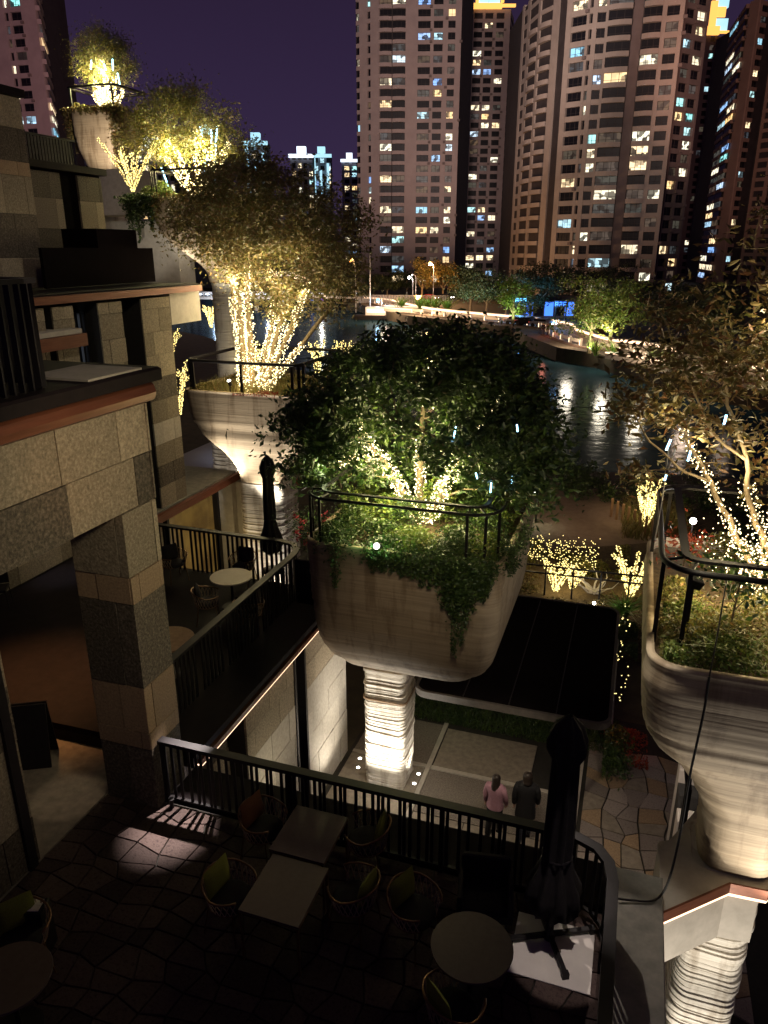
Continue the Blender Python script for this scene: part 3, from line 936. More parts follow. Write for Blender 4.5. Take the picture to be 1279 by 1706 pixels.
cf.add([(x, 0.5, z) for x, z in prof] + [(x, 8.26, z) for x, z in prof], [(i, (i + 1) % 7, 7 + (i + 1) % 7, 7 + i) for i in range(7)] + [tuple(range(6, -1, -1)), tuple(range(7, 14))])
cf.build('copper_edge', 'copper', w1)
up = thing('upper_terrace', 'black upper terrace deck jutting above the copper edge at the left', 'terrace', (0, 0, 0))
MB().bbox((-13.2, 0.5, 10.91), (-5.82, 8.3, 11.08), 0.03).build('deck', 'dark_slab', up)
MB().box((-6.75, 6.95, 11.084), (-5.86, 7.95, 11.11)).build('stone_coping', 'pale_concrete', up)  # pale plate stands in for the patch of light on the deck
# railing on the upper terrace, round cornered, very close to the camera
ur = thing('railing', 'black railing with slatted bars on the upper terrace, at the far left edge', 'railing', (0, 0, 0))
path = [(-6.02, 2.5, 12.2), (-6.02, 6.3, 12.2), (-6.06, 6.48, 12.2), (-6.16, 6.58, 12.2), (-6.35, 6.62, 12.2), (-9.5, 6.65, 12.2)]
MB().flatbar(path, 0.16, 0.05).build('top_rail', 'black_metal', ur)
pts = walk([Vector(p) for p in path], 0.13)
bar = MB().box((-0.035, -0.012, 0), (0.035, 0.012, 1.1)).mesh('baluster', 'black_metal')
for p, d in pts:
    obj('baluster', bar, ur, (p.x, p.y, 11.09), math.atan2(d.y, d.x) + math.pi / 2)

# free pillar between the arches
p1 = thing('stone_pillar', 'tall square stone pillar of light and dark granite blocks, standing at the left end of the terrace railing', 'pillar', (-6.44, 7.78, TILE_Z))
P1o = Vector((-6.44, 7.78, TILE_Z))
def shift(root, o0):
    for c in root.children: c.location = (-o0.x, -o0.y, -o0.z)
MB().box((-6.84, 7.46, TILE_Z), (-6.04, 8.10, 9.31)).build('pillar_core', 'joint', p1)
crs = [(8.42, 9.31, G1), (8.03, 8.42, GB), (6.74, 8.03, G2), (6.0, 6.74, GB), (5.72, 6.0, GB), (TILE_Z, 5.72, G2)]
stone_face(p1, 'x', -6.04, 7.42, 8.14, crs, [0.62, 0.58], sgn=1)
stone_face(p1, 'y', 7.46, -6.88, -6.0, crs, [0.74, 0.66], sgn=-1)
stone_face(p1, 'x', -6.84, 7.42, 8.14, crs, [0.72], sgn=-1)
shift(p1, P1o)
p0 = thing('stone_pillar', 'stone pillar at the bottom left edge, nearer than the railing pillar', 'pillar', (0, 0, 0))
MB().box((-8.0, 3.6, TILE_Z), (-7.0, 6.05, 9.31)).build('pillar_core', 'joint', p0)
crs = [(TILE_Z, 5.4, G2), (5.4, 6.6, G1), (6.6, 7.4, G2), (7.4, 8.6, G1), (8.6, 9.31, GB)]
stone_face(p0, 'x', -7.0, 3.6, 6.09, crs, [1.1, 0.9], sgn=1)
stone_face(p0, 'y', 6.05, -8.0, -6.96, crs, [1.05], sgn=1)
MB().box((-6.955, 5.86, TILE_Z), (-6.9, 6.0, 9.3)).build('shadow_post', 'black_metal', p0)  # thin black post up the far edge of the pillar
# arcade floor, ceiling, back wall
ar = MB().box((-14.5, 0.5, 4.4), (-6.95, 8.3, TILE_Z - 0.006)); struct('arcade_floor', ar, 'paving')
bk = thing('arcade_wall', 'dark inner wall at the back of the arcade behind the pillars', 'wall', (0, 0, 0))
MB().box((-14.8, 0.5, 4.4), (-14.5, 15.0, 10.6)).build('wall_core', 'granite_dark', bk)
MB().box((-14.5, 0.5, 9.35), (-6.96, 8.1, 9.6)).build('ceiling_slab', 'dark_slab', bk)
lamp('SPOT', 'arcade_downlight', (-10.2, 9.8, 9.2), 850, (1, .45, .15), 0.25, (-9.9, 9.3, 4.7), 62, 1.0)
lamp('SPOT', 'arcade_downlight', (-7.4, 7.0, 9.2), 60, (1.0, 0.74, 0.5), 0.03, (-7.45, 7.2, 4.7), 15, 0.5)
lamp('SPOT', 'arcade_downlight', (-13, 13.9, 9.2), 150, (0.8, 0.78, 1.0), 0.3, (-12.9, 13.4, 4.7), 26, 1.0)

# things in the arcade
def simple_chair(name, label, loc, rz, mat='black_metal'):
    c = thing(name, label, 'chair', loc, rz)
    MB().bbox((-.22, -.22, .43), (.22, .22, .48), .015).build('seat', 'dark_fabric', c)
    MB().bbox((-.22, .2, .5), (.22, .25, .88), .02).build('backrest', 'dark_fabric', c)
    for sx in (-.2, .2):
        for sy in (-.2, .2):
            MB().tube([(sx, sy, .43), (sx * 1.15, sy * 1.15, 0)], .012, 5).build('leg', mat, c)
    return c
simple_chair('side_chair', 'dark side chair standing in the warm arcade behind the near left pillar', (-10.1, 8.0, TILE_Z), 2.2)
simple_chair('side_chair', 'dark chair in the shaded far end of the arcade floor', (-13.0, 11.6, 4.9), 0.6)
bd = thing('menu_board', 'black A frame board standing on the arcade floor beside the left pillar', 'board', (-8.55, 7.75, TILE_Z), 0.5)
for s_ in (-1, 1):
    MB().add([(-.3, .22 * s_, 0), (.3, .22 * s_, 0), (.3, .02 * s_, 1.05), (-.3, .02 * s_, 1.05), (-.3, .25 * s_, 0), (.3, .25 * s_, 0), (.3, .05 * s_, 1.05), (-.3, .05 * s_, 1.05)],
             [(0, 1, 2, 3), (7, 6, 5, 4), (0, 3, 7, 4), (1, 5, 6, 2), (3, 2, 6, 7), (0, 4, 5, 1)]).build('panel', 'black_metal', bd)

# ------------------------------------------------------------------ our terrace: slab, pavers
ter = struct('terrace_floor', MB().box((-6.96, -1.5, 4.3), (0.44, 7.62, TILE_Z - 0.035)), 'joint')
rr = random.Random(4)
nx, ny = 20, 15
X0, X1, Y0, Y1 = -6.94, 0.40, 3.3, 7.58
grid = {}
for i in range(nx + 1):
    for j in range(ny + 1):
        jx = 0 if i in (0, nx) else rr.uniform(-.09, .09)
        jy = 0 if j in (0, ny) else rr.uniform(-.07, .07)
        grid[i, j] = (X0 + (X1 - X0) * i / nx + jx, Y0 + (Y1 - Y0) * j / ny + jy)
for i in range(nx):
    for j in range(ny):
        q = [Vector(grid[i, j]), Vector(grid[i + 1, j]), Vector(grid[i + 1, j + 1]), Vector(grid[i, j + 1])]
        c = sum(q, Vector((0, 0))) / 4
        q = [c + (p - c) * (1 - 0.012 / (p - c).length) for p in q]
        z = TILE_Z + rr.uniform(-0.005, 0.003)
        mb = MB()
        o_ = [(p.x, p.y, TILE_Z - 0.034) for p in q] + [(p.x, p.y, z - 0.006) for p in q] + [(c.x + (p.x - c.x) * .965, c.y + (p.y - c.y) * .965, z) for p in q]
        fs = [(8, 9, 10, 11)]
        for k in range(4):
            fs += [(k, (k + 1) % 4, 4 + (k + 1) % 4, 4 + k), (4 + k, 4 + (k + 1) % 4, 8 + (k + 1) % 4, 8 + k)]
        mb.add(o_, fs).build('paver', 'paver', ter)
# dark ledge outside the railing and the parapet that turns the corner
lg = thing('terrace_ledge', 'wide dark ledge outside the terrace railing, edged toward the courtyard', 'ledge', (0, 0, 0))
MB().bbox((-6.0, 7.66, 4.35), (0.44, 8.42, 4.72), 0.02).build('ledge_slab', 'dark_slab', lg)
pp = thing('parapet', 'bare concrete parapet running along the right side of the terrace, crossed by light streaks', 'parapet', (0, 0, 0))
MB().bbox((0.445, -1.5, 4.2), (1.02, 8.16, 4.95), 0.015).build('coping', 'grey_concrete', pp)
MB().box((0.46, -1.5, 0.0), (1.0, 8.1, 4.2)).build('wall_core', 'grey_concrete', pp)
# terrace railing: flat black rail with rounded corner, irregular bars
rl = thing('railing', 'long black railing with thin upright bars round the foreground terrace', 'railing', (0, 0, 0))
path = [(-5.98, 7.6, 5.78), (-0.35, 7.6, 5.78), (-0.05, 7.57, 5.78), (0.18, 7.47, 5.78), (0.32, 7.28, 5.78), (0.37, 7.0, 5.78), (0.37, 3.2, 5.78)]
MB().flatbar(path, 0.13, 0.06).build('top_rail', 'black_metal', rl)
MB().flatbar([(x, y, 4.80) for x, y, z in path], 0.05, 0.03).build('bottom_rail', 'black_metal', rl)
bar = MB().box((-0.008, -0.022, 0), (0.008, 0.022, 0.95)).mesh('baluster', 'black_metal')
rr = random.Random(12)
pv = [Vector(p) for p in path]; s_ = 0; q = walk(pv, 0.02)
nxt = 0.06; cur = 0
for i, (p, d) in enumerate(q):
    cur = i * 0.02
    if cur >= nxt:
        obj('baluster', bar, rl, (p.x, p.y, 4.8), math.atan2(d.y, d.x) + math.pi / 2)
        nxt += rr.choice((0.07, 0.07, 0.12, 0.12, 0.16))
for x in (-5.95, -3.9, -1.75):
    MB().box((x - .03, 7.57, 4.7), (x + .03, 7.63, 5.76)).build('post', 'black_metal', rl)
MB().box((0.33, 5.2, 4.7), (0.41, 5.28, 5.76)).build('post', 'black_metal', rl)
MB().box((0.33, 6.95, 4.7), (0.41, 7.03, 5.76)).build('post', 'black_metal', rl)
# small floor lamp at the foot of the pillar beside the light patch
fl_ = thing('floor_lamp', 'small bright lamp at the foot of the pillar, lighting the pavers', 'lamp', (-5.82, 7.50, TILE_Z))
MB().lathe([(0.03, 0), (0.03, .10), (0.045, .14), (0.045, .16)], seg=12).build('lamp_body', 'black_metal', fl_)
MB().octa((0, -0.02, .145), .014).build('bulb', 'lamp_white', fl_)
lamp('SPOT', 'patch_light', (-5.5, 8.6, 7.9), 2200, (1.0, 0.88, 0.82), 0.03, (-5.6, 7.15, 4.7), 24, 1.0)  # unseen spot added overhead, makes the light patch on the pavers
lamp('SPOT', 'pillar_wash', (-5.4, 9.4, 2.6), 60, (0.85, 0.8, 1.0), 0.2, (-6.2, 8.3, 4.8), 60, 0.8)

# ------------------------------------------------------------------ terrace furniture
def rect_table(name, label, x0, x1, y0, y1, z=5.45, grp=None):
    t = thing(name, label, 'table', ((x0 + x1) / 2, (y0 + y1) / 2, TILE_Z))
    hx, hy = (x1 - x0) / 2, (y1 - y0) / 2; h = z - TILE_Z
    MB().bbox((-hx, -hy, h - .025), (hx, hy, h), .004).build('tabletop', 'table_top', t)
    MB().box((-hx - .004, -hy - .004, h - .04), (hx + .004, hy + .004, h - .0255)).build('edge_band', 'brass', t)
    for sx in (-1, 1):
        for sy in (-1, 1):
            MB().box((sx * (hx - .02) - .014, sy * (hy - .02) - .014, 0), (sx * (hx - .02) + .014, sy * (hy - .02) + .014, h - .041)).build('leg', 'brass', t)
    return t
rect_table('square_table', 'nearer of the two joined square tables with brass legs', -3.62, -2.87, 5.60, 6.48)
rect_table('square_table', 'farther of the two joined square tables, close to the railing', -3.70, -2.96, 6.53, 7.36)
def round_table(label, loc, r, h=0.75, top='table_top', leg='black_metal'):
    t = thing('round_table', label, 'table', loc)
    MB().lathe([(r, h - .03), (r + .005, h - .015), (r, h - .001)], seg=40).build('tabletop', top, t)
    MB().lathe([(.03, .03), (.03, h - .031)], seg=12).build('leg', leg, t)
    MB().lathe([(.24, 0), (.24, .015), (.05, .03)], seg=24).build('base', leg, t)
    return t
round_table('dark round table beside the closed parasol on the foreground terrace', (-1.01, 5.99, TILE_Z), .44)
round_table('dark round table cut off at the bottom left corner', (-5.45, 4.12, TILE_Z), .42)

def tub_chair(label, loc, rz, cushion='lime_fabric', rim='brass', grp='rope tub chairs round the terrace tables'):
    c = thing('tub_chair', label, 'chair', loc, rz, grp)
    arc = []
    for i in range(21):
        a = rad(-55 + 290 * i / 20)
        arc.append((0.33 * math.cos(a), 0.31 * math.sin(a), 0.66 + 0.10 * max(0, math.sin(a))))
    MB().tube(arc, .014, 6).build('rim', rim, c, True)
    low = [(p[0] * .8, p[1] * .8, .42) for p in arc]
    MB().tube(low + [low[0]], .010, 5).build('seat_ring', rim, c, True)
    ro = MB()
    for i in range(0, 20):
        ro.tube([arc[i], low[i + 1]], .006, 4, caps=False); ro.tube([arc[i + 1], low[i]], .006, 4, caps=False)
        a, b2 = Vector(arc[i]), Vector(arc[i + 1])
    w_ = ro.build('woven_rope', 'rope', c)
    w_['kind'] = 'stuff'
    MB().lathe([(.20, .40), (.25, .42), (.26, .46), (.22, .49), (0.05, .495)], seg=20).build('seat', 'dark_fabric', c, True)
    cu = MB()
    n = 8
    g = []
    for s_ in (-1, 1):
        for i in range(n + 1):
            for j in range(n + 1):
                u, v = i / n * 2 - 1, j / n * 2 - 1
                bul = (1 - u ** 4) * (1 - v ** 4)
                g.append((u * .21 * (1 - .06 * v * v), .16 + s_ * .055 * bul + .05 * (v + 1) / 2 + .0 * u, .68 + v * .19))
    fs = []
    for s_ in range(2):
        o_ = s_ * (n + 1) ** 2
        for i in range(n):
            for j in range(n):
                a = o_ + i * (n + 1) + j
                f = (a, a + 1, a + n + 2, a + n + 1)
                fs.append(f if s_ else f[::-1])
    cu.add(g, fs).build('back_cushion', cushion, c, True)
    for sx in (-1, 1):
        for sy in (-1, 1):
            MB().tube([(sx * .19, sy * .18, .42), (sx * .24, sy * .24, 0)], .011, 6).build('leg', rim, c)
    return c
t0 = tub_chair('lime cushioned rope chair at the left of the nearer square table', at(385, 1500, Z=5.1).to_tuple()[:2] + (TILE_Z,), rad(80))
GRP = 'rope tub chairs round the terrace tables'
def place(px, py, rz, label, cushion=None, z=5.1):
    p = at(px, py, Z=z)
    c = dup(t0, (p.x, p.y, TILE_Z), rad(rz), label, GRP)
    if cushion:
        for ch in bpy.data.objects:
            if ch.parent == c and ch.name.startswith('back_cushion'):
                ch.material_slots[0].link = 'OBJECT'; ch.material_slots[0].material = M[cushion]
    return c
place(440, 1385, 78, 'rust cushioned rope chair at the left of the farther square table', 'rust_fabric')
place(612, 1405, -85, 'lime rope chair at the right of the farther square table')
place(590, 1500, -100, 'lime rope chair at the right of the nearer square table')
place(690, 1525, 65, 'lime rope chair left of the round table by the parasol')
place(38, 1570, 55, 'lime cushioned chair cut off at the left edge of the terrace')
place(755, 1690, 140, 'rope chair below the round table, mostly cut off by the bottom edge')
sc = thing('lounge_chair', 'low square dark chair between the round table and the railing', 'chair', (-1.05, 7.0, TILE_Z), rad(10))
MB().bbox((-.3, -.28, .3), (.3, .28, .44), .03).build('seat', 'dark_fabric', sc)
MB().bbox((-.3, .22, .44), (.3, .3, .8), .02).build('backrest', 'dark_fabric', sc)
for sx in (-1, 1): MB().bbox((sx * .3 - .03, -.28, .3), (sx * .3 + .03, .28, .62), .01).build('armrest', 'dark_fabric', sc)
for sx in (-.26, .26):
    for sy in (-.24, .24): MB().box((sx - .015, sy - .015, 0), (sx + .015, sy + .015, .3)).build('leg', 'black_metal', sc)
# little block with a pale card on the bottom left table side
cb = thing('card_stand', 'small black stand holding a pale printed card near the left edge', 'stand', (-5.93, 4.98, TILE_Z), 0.3)
MB().bbox((-.13, -.12, 0), (.13, .12, .66), .01).build('stand_body', 'black_metal', cb)
MB().box((-.07, -.09, .664), (.09, .08, .672)).build('card', 'vase_paper', cb)

def parasol(name, label, loc, h_can0, h_top, r0, cross=True, rz=0.4, seed=1, group=None, neck=True):
    rr = random.Random(seed)
    c = thing(name, label, 'parasol', loc, rz, group)
    MB().lathe([(.028, .1), (.028, h_top - .05)], seg=10).build('pole', 'black_metal', c, True)
    prof = [(0.10, h_can0), (r0, h_can0 + .12), (r0 * .95, h_can0 + .35), (r0 * .62, h_can0 + .62), (r0 * .50, h_can0 + .8), (r0 * .52, h_can0 + 1.1), (r0 * .46, h_top - .55), (r0 * .62, h_top - .42), (r0 * .66, h_top - .3), (r0 * .45, h_top - .12), (.03, h_top)]
    if not neck: prof = [(0.08, h_can0), (r0 * .9, h_can0 + .06), (r0, h_can0 + .5), (r0 * .9, h_can0 + 1.0), (r0 * .8, h_top - .3), (r0 * .5, h_top - .12), (.03, h_top)]
    seg = 48; mb = MB(); base = 0
    vs = []
    for i, (r, z) in enumerate(prof):
        for k in range(seg):
            a = 2 * math.pi * k / seg
            pl_ = 1 + .16 * math.cos(8 * a + i * .15) + .05 * math.sin(19 * a + i)
            zz = z + (.10 * math.cos(8 * a) if i <= 1 else 0) + rr.uniform(-.006, .006)
            vs.append((r * pl_ * math.cos(a), r * pl_ * math.sin(a), zz))
    fs = []
    for i in range(len(prof) - 1):
        for k in range(seg):
            a = i * seg + k; b2 = i * seg + (k + 1) % seg
            fs.append((a, b2, b2 + seg, a + seg))
    mb.add(vs, fs).build('folded_canopy', 'dark_fabric', c, True)
    MB().tube([(r0 * .56 * math.cos(2 * math.pi * k / 16), r0 * .56 * math.sin(2 * math.pi * k / 16), h_can0 + .85) for k in range(16)], .012, 5, closed=True).build('strap', 'black_metal', c)
    if cross:
        MB().lathe([(.07, .0), (.07, .05), (.045, .08), (.045, .32)], seg=16).build('socket', 'black_metal', c, True)
        for k in range(4):
            a = math.pi / 2 * k
            mb = MB().box((.05, -.028, .03), (.52, .028, .075)); mb.box((.50, -.04, .0), (.56, .04, .08))
            o = mb.build('base_arm', 'black_metal', c); o.rotation_euler = (0, 0, a)
    else:
        MB().lathe([(.26, 0), (.26, .06), (.05, .09)], seg=24).build('base', 'black_metal', c, True)
    return c
parasol('closed_parasol', 'tall closed black parasol on a cross shaped foot by the railing corner', (-0.26, 7.02, TILE_Z + .015), .42, 3.12, .30, True, rad(26), 3)
sl = tag(MB().bbox((-.66, 6.42, TILE_Z + .002), (.26, 7.28, TILE_Z + .014), .004).build('floor_board', 'white_panel'), 'pale square board lying on the pavers under the parasol foot', 'board')
lamp('SPOT', 'corner_light', (.25, 6.3, 10.6), 330, (1.0, 0.84, 0.76), 0.02, (-.12, 6.78, 4.7), 12, 0.25)
lamp('SPOT', 'corner_light', (-.6, 8.9, 7.9), 130, (1.0, 0.84, 0.74), 0.02, (.7, 6.6, 4.95), 34, 0.4)

# ------------------------------------------------------------------ middle balcony beyond the pillar
MX, MZ = -6.85, 4.9
mbc = thing('middle_balcony', 'dark balcony deck beyond the pillar, edged with a red copper strip', 'balcony', (0, 0, 0))
MB().prism([(-14.4, 8.32), (-6.0, 8.5), (-6.0, 14.2), (-6.3, 14.75), (-14.4, 14.9)], MZ - 0.12, MZ).build('deck', 'dark_slab', mbc)
MB().prism([(-14.4, 8.33), (-6.08, 8.5), (-6.08, 14.1), (-6.4, 14.6), (-14.4, 14.8)], MZ - .32, MZ - .125).build('deck_edge', 'black_metal', mbc)
MB().box((-6.1, 8.6, MZ - .30), (-5.985, 14.1, MZ - .2)).build('copper_edge', 'copper', mbc)
MB().box((-6.09, 8.6, MZ - .33), (-5.995, 14.1, MZ - .305)).build('light_strip', 'led_peach', mbc)
rm = thing('railing', 'black railing with a pale lit top and round corner on the middle balcony', 'railing', (0, 0, 0))
zt = MZ + 1.12
path = [(MX, 8.6, zt), (MX, 14.0, zt), (MX - .06, 14.35, zt), (MX - .25, 14.62, zt), (MX - .6, 14.72, zt), (-12.4, 14.78, zt)]
MB().flatbar(path, 0.15, 0.05).build('top_rail', 'black_metal', rm)
bar2 = MB().box((-0.008, -0.03, 0), (0.008, 0.03, 1.1)).mesh('baluster', 'black_metal')
for p, d in walk([Vector(p) for p in path], 0.13):
    if rr.random() < .92: obj('baluster', bar2, rm, (p.x, p.y, MZ), math.atan2(d.y, d.x) + math.pi / 2)
tp = at(385, 960, Z=MZ + .75)
round_table('cream topped round table on the middle balcony', (tp.x, tp.y, MZ), .46, top='table_cream')
tp2 = at(298, 1068, Z=MZ + .75)
round_table('tan round table half hidden by the pillar on the middle balcony', (tp2.x - .25, tp2.y, MZ), .5, top='timber')
def place2(px, py, rz, label, z=5.4):
    p = at(px, py, Z=z)
    c = dup(t0, (p.x, p.y, MZ), rad(rz), label, 'tub chairs on the middle balcony')
    for ch in bpy.data.objects:
        if ch.parent == c and ch.name.startswith('back_cushion'):
            ch.material_slots[0].link = 'OBJECT'; ch.material_slots[0].material = M['dark_fabric']
    return c
place2(345, 1000, 120, 'dark tub chair left of the cream table on the balcony')
place2(405, 940, 0, 'dark tub chair behind the cream table on the balcony')
place2(415, 1015, 190, 'dark tub chair in front of the cream table on the balcony')
place2(290, 935, 60, 'dark tub chair against the back railing next to the pillar')
pu = at(455, 952, Z=MZ)
parasol('closed_parasol', 'closed black parasol in the corner of the middle balcony', (pu.x, pu.y, MZ), .55, 3.0, .27, False, 0.2, 8)

# wall and shop front under the middle balcony
w2 = thing('stone_wall', 'stone wall under the middle balcony, warm near and pale where the column lights reach it', 'wall', (0, 0, 0))
for y0, y1 in ((10.3, 12.35), (12.95, 15.3)):
    MB().box((-7.2, y0, 0), (-6.19, y1, 4.56)).build('wall_core', 'joint', w2)
    stone_face(w2, 'x', -6.19, y0, y1 + .04, [(0, .7, GP), (.7, 1.3, GP), (1.3, 2.0, GP), (2.0, 2.6, GP), (2.6, 3.3, GP), (3.3, 3.9, G1), (3.9, 4.56, G1)], [.95, .8, 1.05], sgn=1, rr=random.Random(int(y0)))  # paler slabs below, darker above, put the lit area into the stone
stone_face(w2, 'y', 15.3, -7.2, -6.15, [(0, .7, GP), (.7, 1.3, GP), (1.3, 2.0, GP), (2.0, 2.6, GP), (2.6, 3.3, GP), (3.3, 3.9, G1), (3.9, 4.56, G1)], [.6, .5], sgn=1)
sf = thing('shop_door', 'tall black framed glass door in the stone wall below the balcony', 'door', (0, 0, 0))
MB().box((-6.8, 12.36, 0), (-6.7, 12.94, 4.5)).build('glass_pane', 'glass_dark', sf)
for y in (12.36, 12.86): MB().box((-6.7, y, 0), (-6.12, y + .08, 4.55)).build('frame', 'black_metal', sf)
MB().box((-6.66, 12.46, 3.55), (-6.6, 12.84, 4.3)).build('pale_panel', 'pale_concrete', sf)  # pale panel stands in for a lit glimpse through the door
w2b = thing('shop_wall', 'dark recessed shop front wall nearest the terrace, under the balcony', 'wall', (0, 0, 0))
MB().box((-7.6, 8.5, 0), (-6.6, 10.3, 4.56)).build('wall_core', 'joint', w2b)
stone_face(w2b, 'x', -6.6, 8.5, 10.3, [(0, 1.4, G2), (1.4, 2.8, GP), (2.8, 3.6, G1), (3.6, 4.5, G2)], [.9], sgn=1)

# ------------------------------------------------------------------ second block (x = -13.4): two levels with copper edges
BX = -13.4
b2_ = thing('stone_wall', 'stone wall of the second block with tall black recesses and a small lit window', 'wall', (0, 0, 0))
cz = [(4.95 + .66 * i, 4.95 + .66 * (i + 1), (G1, G2, G1, GP, G1, G2, G1, G1, G1, G1)[i % 10]) for i in range(10)]
cz[-1] = (cz[-1][0], 11.2, G1)
for y0, y1 in ((12.0, 14.7), (14.95, 15.7), (16.62, 17.6), (18.45, 19.85)):
    xx = BX
    MB().box((-15.0, y0, 4.8), (xx - .04, y1, 11.2)).build('wall_core', 'joint', b2_)
    stone_face(b2_, 'x', xx - .04, y0, y1, cz, [.8, .62], sgn=1, rr=random.Random(int(y0 * 3)))
MB().box((-15.2, 12, 4.8), (-14.2, 19.8, 11.2)).build('recess_back', 'roof_black', b2_)
wi = thing('lit_window', 'small window with cold white light between black posts, in the second block', 'window', (0, 0, 0))
a = at(130, 520, X=-13.75); b_ = at(172, 606, X=-13.75)
ya, yb = 15.72, 16.6
MB().box((-14.1, ya, 9.35), (-14.0, yb, 10.95)).build('glass_pane', 'glass_dark', wi)
for i, f in enumerate((.05, .28, .52, .76, .96)): MB().box((-13.9, ya + (yb - ya) * f, 9.3), (-13.82, ya + (yb - ya) * f + .06, 10.95)).build('mullion', 'black_metal', wi)
MB().box((-14.0, ya, 10.25), (-13.84, yb, 10.36)).build('transom', 'black_metal', wi)
MB().box((-13.98, ya + (yb - ya) * .56, 9.4), (-13.95, ya + (yb - ya) * .68, 10.9)).build('tube_light', 'led_white', wi)
f3 = thing('copper_cornice', 'thin copper edged terrace slab at mid left, running to the round concrete column', 'cornice', (0, 0, 0))
MB().box((-17.5, 10.5, 11.3), (-13.3, 21.4, 11.5)).build('slab', 'dark_slab', f3)
MB().box((-13.3, 10.5, 11.28), (-13.2, 21.4, 11.46)).build('copper_edge', 'copper', f3)
f3b = thing('copper_cornice', 'short copper edge with a pale top, left of the small lit window', 'cornice', (0, 0, 0))
MB().box((-13.9, 13.0, 10.25), (-13.0, 15.6, 10.55)).build('copper_edge', 'copper', f3b)
MB().bbox((-13.95, 13.0, 10.56), (-13.05, 15.5, 10.68), .02).build('coping', 'pale_concrete', f3b)
f2 = thing('copper_cornice', 'copper edged balcony slab running right to the second planter column', 'cornice', (0, 0, 0))
MB().box((-15.5, 15.5, 4.7), (-13.32, 22.9, 4.95)).build('slab', 'grey_concrete', f2)
MB().box((-13.3, 15.5, 4.66), (-13.15, 23.0, 4.9)).build('copper_edge', 'copper', f2)
MB().box((-13.3, 22.9, 4.66), (-10.6, 23.05, 4.9)).build('copper_edge', 'copper', f2)
MB().box((-13.28, 23.05, 4.7), (-10.7, 25.5, 4.92)).build('slab', 'pale_concrete', f2)
# level below: shop glass under that cornice
s2 = thing('shop', 'shop front with dim amber glass under the lower copper cornice', 'shop front', (0, 0, 0))
MB().box((-13.9, 19.0, 0), (-13.8, 22.0, 4.4)).build('glass_pane', 'glass_warm', s2)
for y in (15.5, 18.9, 21.95): MB().box((-13.85, y, 0), (-13.6, y + .12, 4.6)).build('frame', 'black_metal', s2)
MB().box((-14.6, 15.5, 0), (-13.7, 18.8, 4.66)).build('stone_pier', G1, s2)
MB().box((-13.75, 22.3, 0), (-13.2, 23.0, 4.66)).build('stone_pier', 'pale_concrete', s2)
MB().box((-13.2, 22.6, 1.6), (-11.2, 22.95, 4.62)).build('concrete_panel', 'pale_concrete', s2)
# balcony railing on that level with closed parasol
rb = thing('railing', 'dark railing boxed round the small balcony beside the second planter', 'railing', (0, 0, 0))
zt = 6.1
path = [(-13.7, 15.6, zt), (-13.7, 19.4, zt), (-13.75, 19.7, zt), (-14.0, 19.9, zt), (-15.4, 19.95, zt)]
MB().flatbar(path, 0.12, 0.05).build('top_rail', 'black_metal', rb)
for p, d in walk([Vector(p) for p in path], 0.14): obj('baluster', bar2, rb, (p.x, p.y, 4.96), math.atan2(d.y, d.x) + math.pi / 2)
pu = at(287, 755, Z=4.96)
parasol('closed_parasol', 'closed black parasol on the small balcony beside the second planter', (-14.25, 19.2, 4.96), .4, 2.9, .26, False, 0.2, 9, None, False)

# upper left set back blocks
b3 = thing('stone_wall', 'tall stone wall of the set back top storey at the far left edge', 'wall', (0, 0, 0))
MB().box((-22, 12.0, 11.5), (-16.09, 17.82, 16.25)).build('wall_core', 'joint', b3)
stone_face(b3, 'x', -16.09, 12.0, 17.86, [(11.5, 12.3, G1), (12.3, 13.4, G2), (13.4, 14.35, G1), (14.35, 14.7, GB), (14.7, 15.5, G2), (15.5, 16.24, G1)], [.8, .95], sgn=1)
MB().box((-22, 12.0, 16.26), (-15.95, 17.95, 16.45)).build('coping', 'dark_slab', b3)
b4 = thing('stone_wall', 'dark block with tall black window strips, below the slatted rooftop railing', 'wall', (0, 0, 0))
X4 = -20.0
MB().box((-26, 18.5, 11.4), (X4 - .04, 25.85, 15.12)).build('wall_core', 'roof_black', b4)
for y0, y1 in ((20.6, 23.6), (24.5, 25.8)):
    stone_face(b4, 'x', X4 - .04, y0, y1, [(11.6, 12.3, G2), (12.3, 13.2, G2), (13.2, 14.2, G1), (14.2, 15.05, G2)], [1.1, .9], sgn=1, thick=.08)
MB().box((-26, 18.5, 15.13), (X4 + .2, 26.0, 15.36)).build('copper_edge', 'dark_slab', b4)
MB().box((-15.2, 16.8, 11.52), (-15.1, 21.7, 12.55)).build('balcony_front', 'roof_black', b4)
MB().box((-18.5, 21.6, 11.5), (-17.1, 23.7, 13.15)).build('stair_box', 'roof_black', b4)
rt = thing('railing', 'slatted dark rooftop railing at upper left, under the highest planter', 'railing', (0, 0, 0))
path = [(X4 + .1, 18.5, 16.15), (X4 + .1, 24.5, 16.15), (X4 - .1, 24.7, 16.15), (-25, 24.8, 16.15)]
MB().flatbar(path, 0.12, 0.06).build('top_rail', 'black_metal', rt)
sl_ = MB().box((-0.05, -0.02, 0), (0.05, 0.02, .78)).mesh('slat', 'black_metal')
for p, d in walk([Vector(p) for p in path[:3]], 0.15): obj('slat', sl_, rt, (p.x, p.y, 15.37), math.atan2(d.y, d.x))
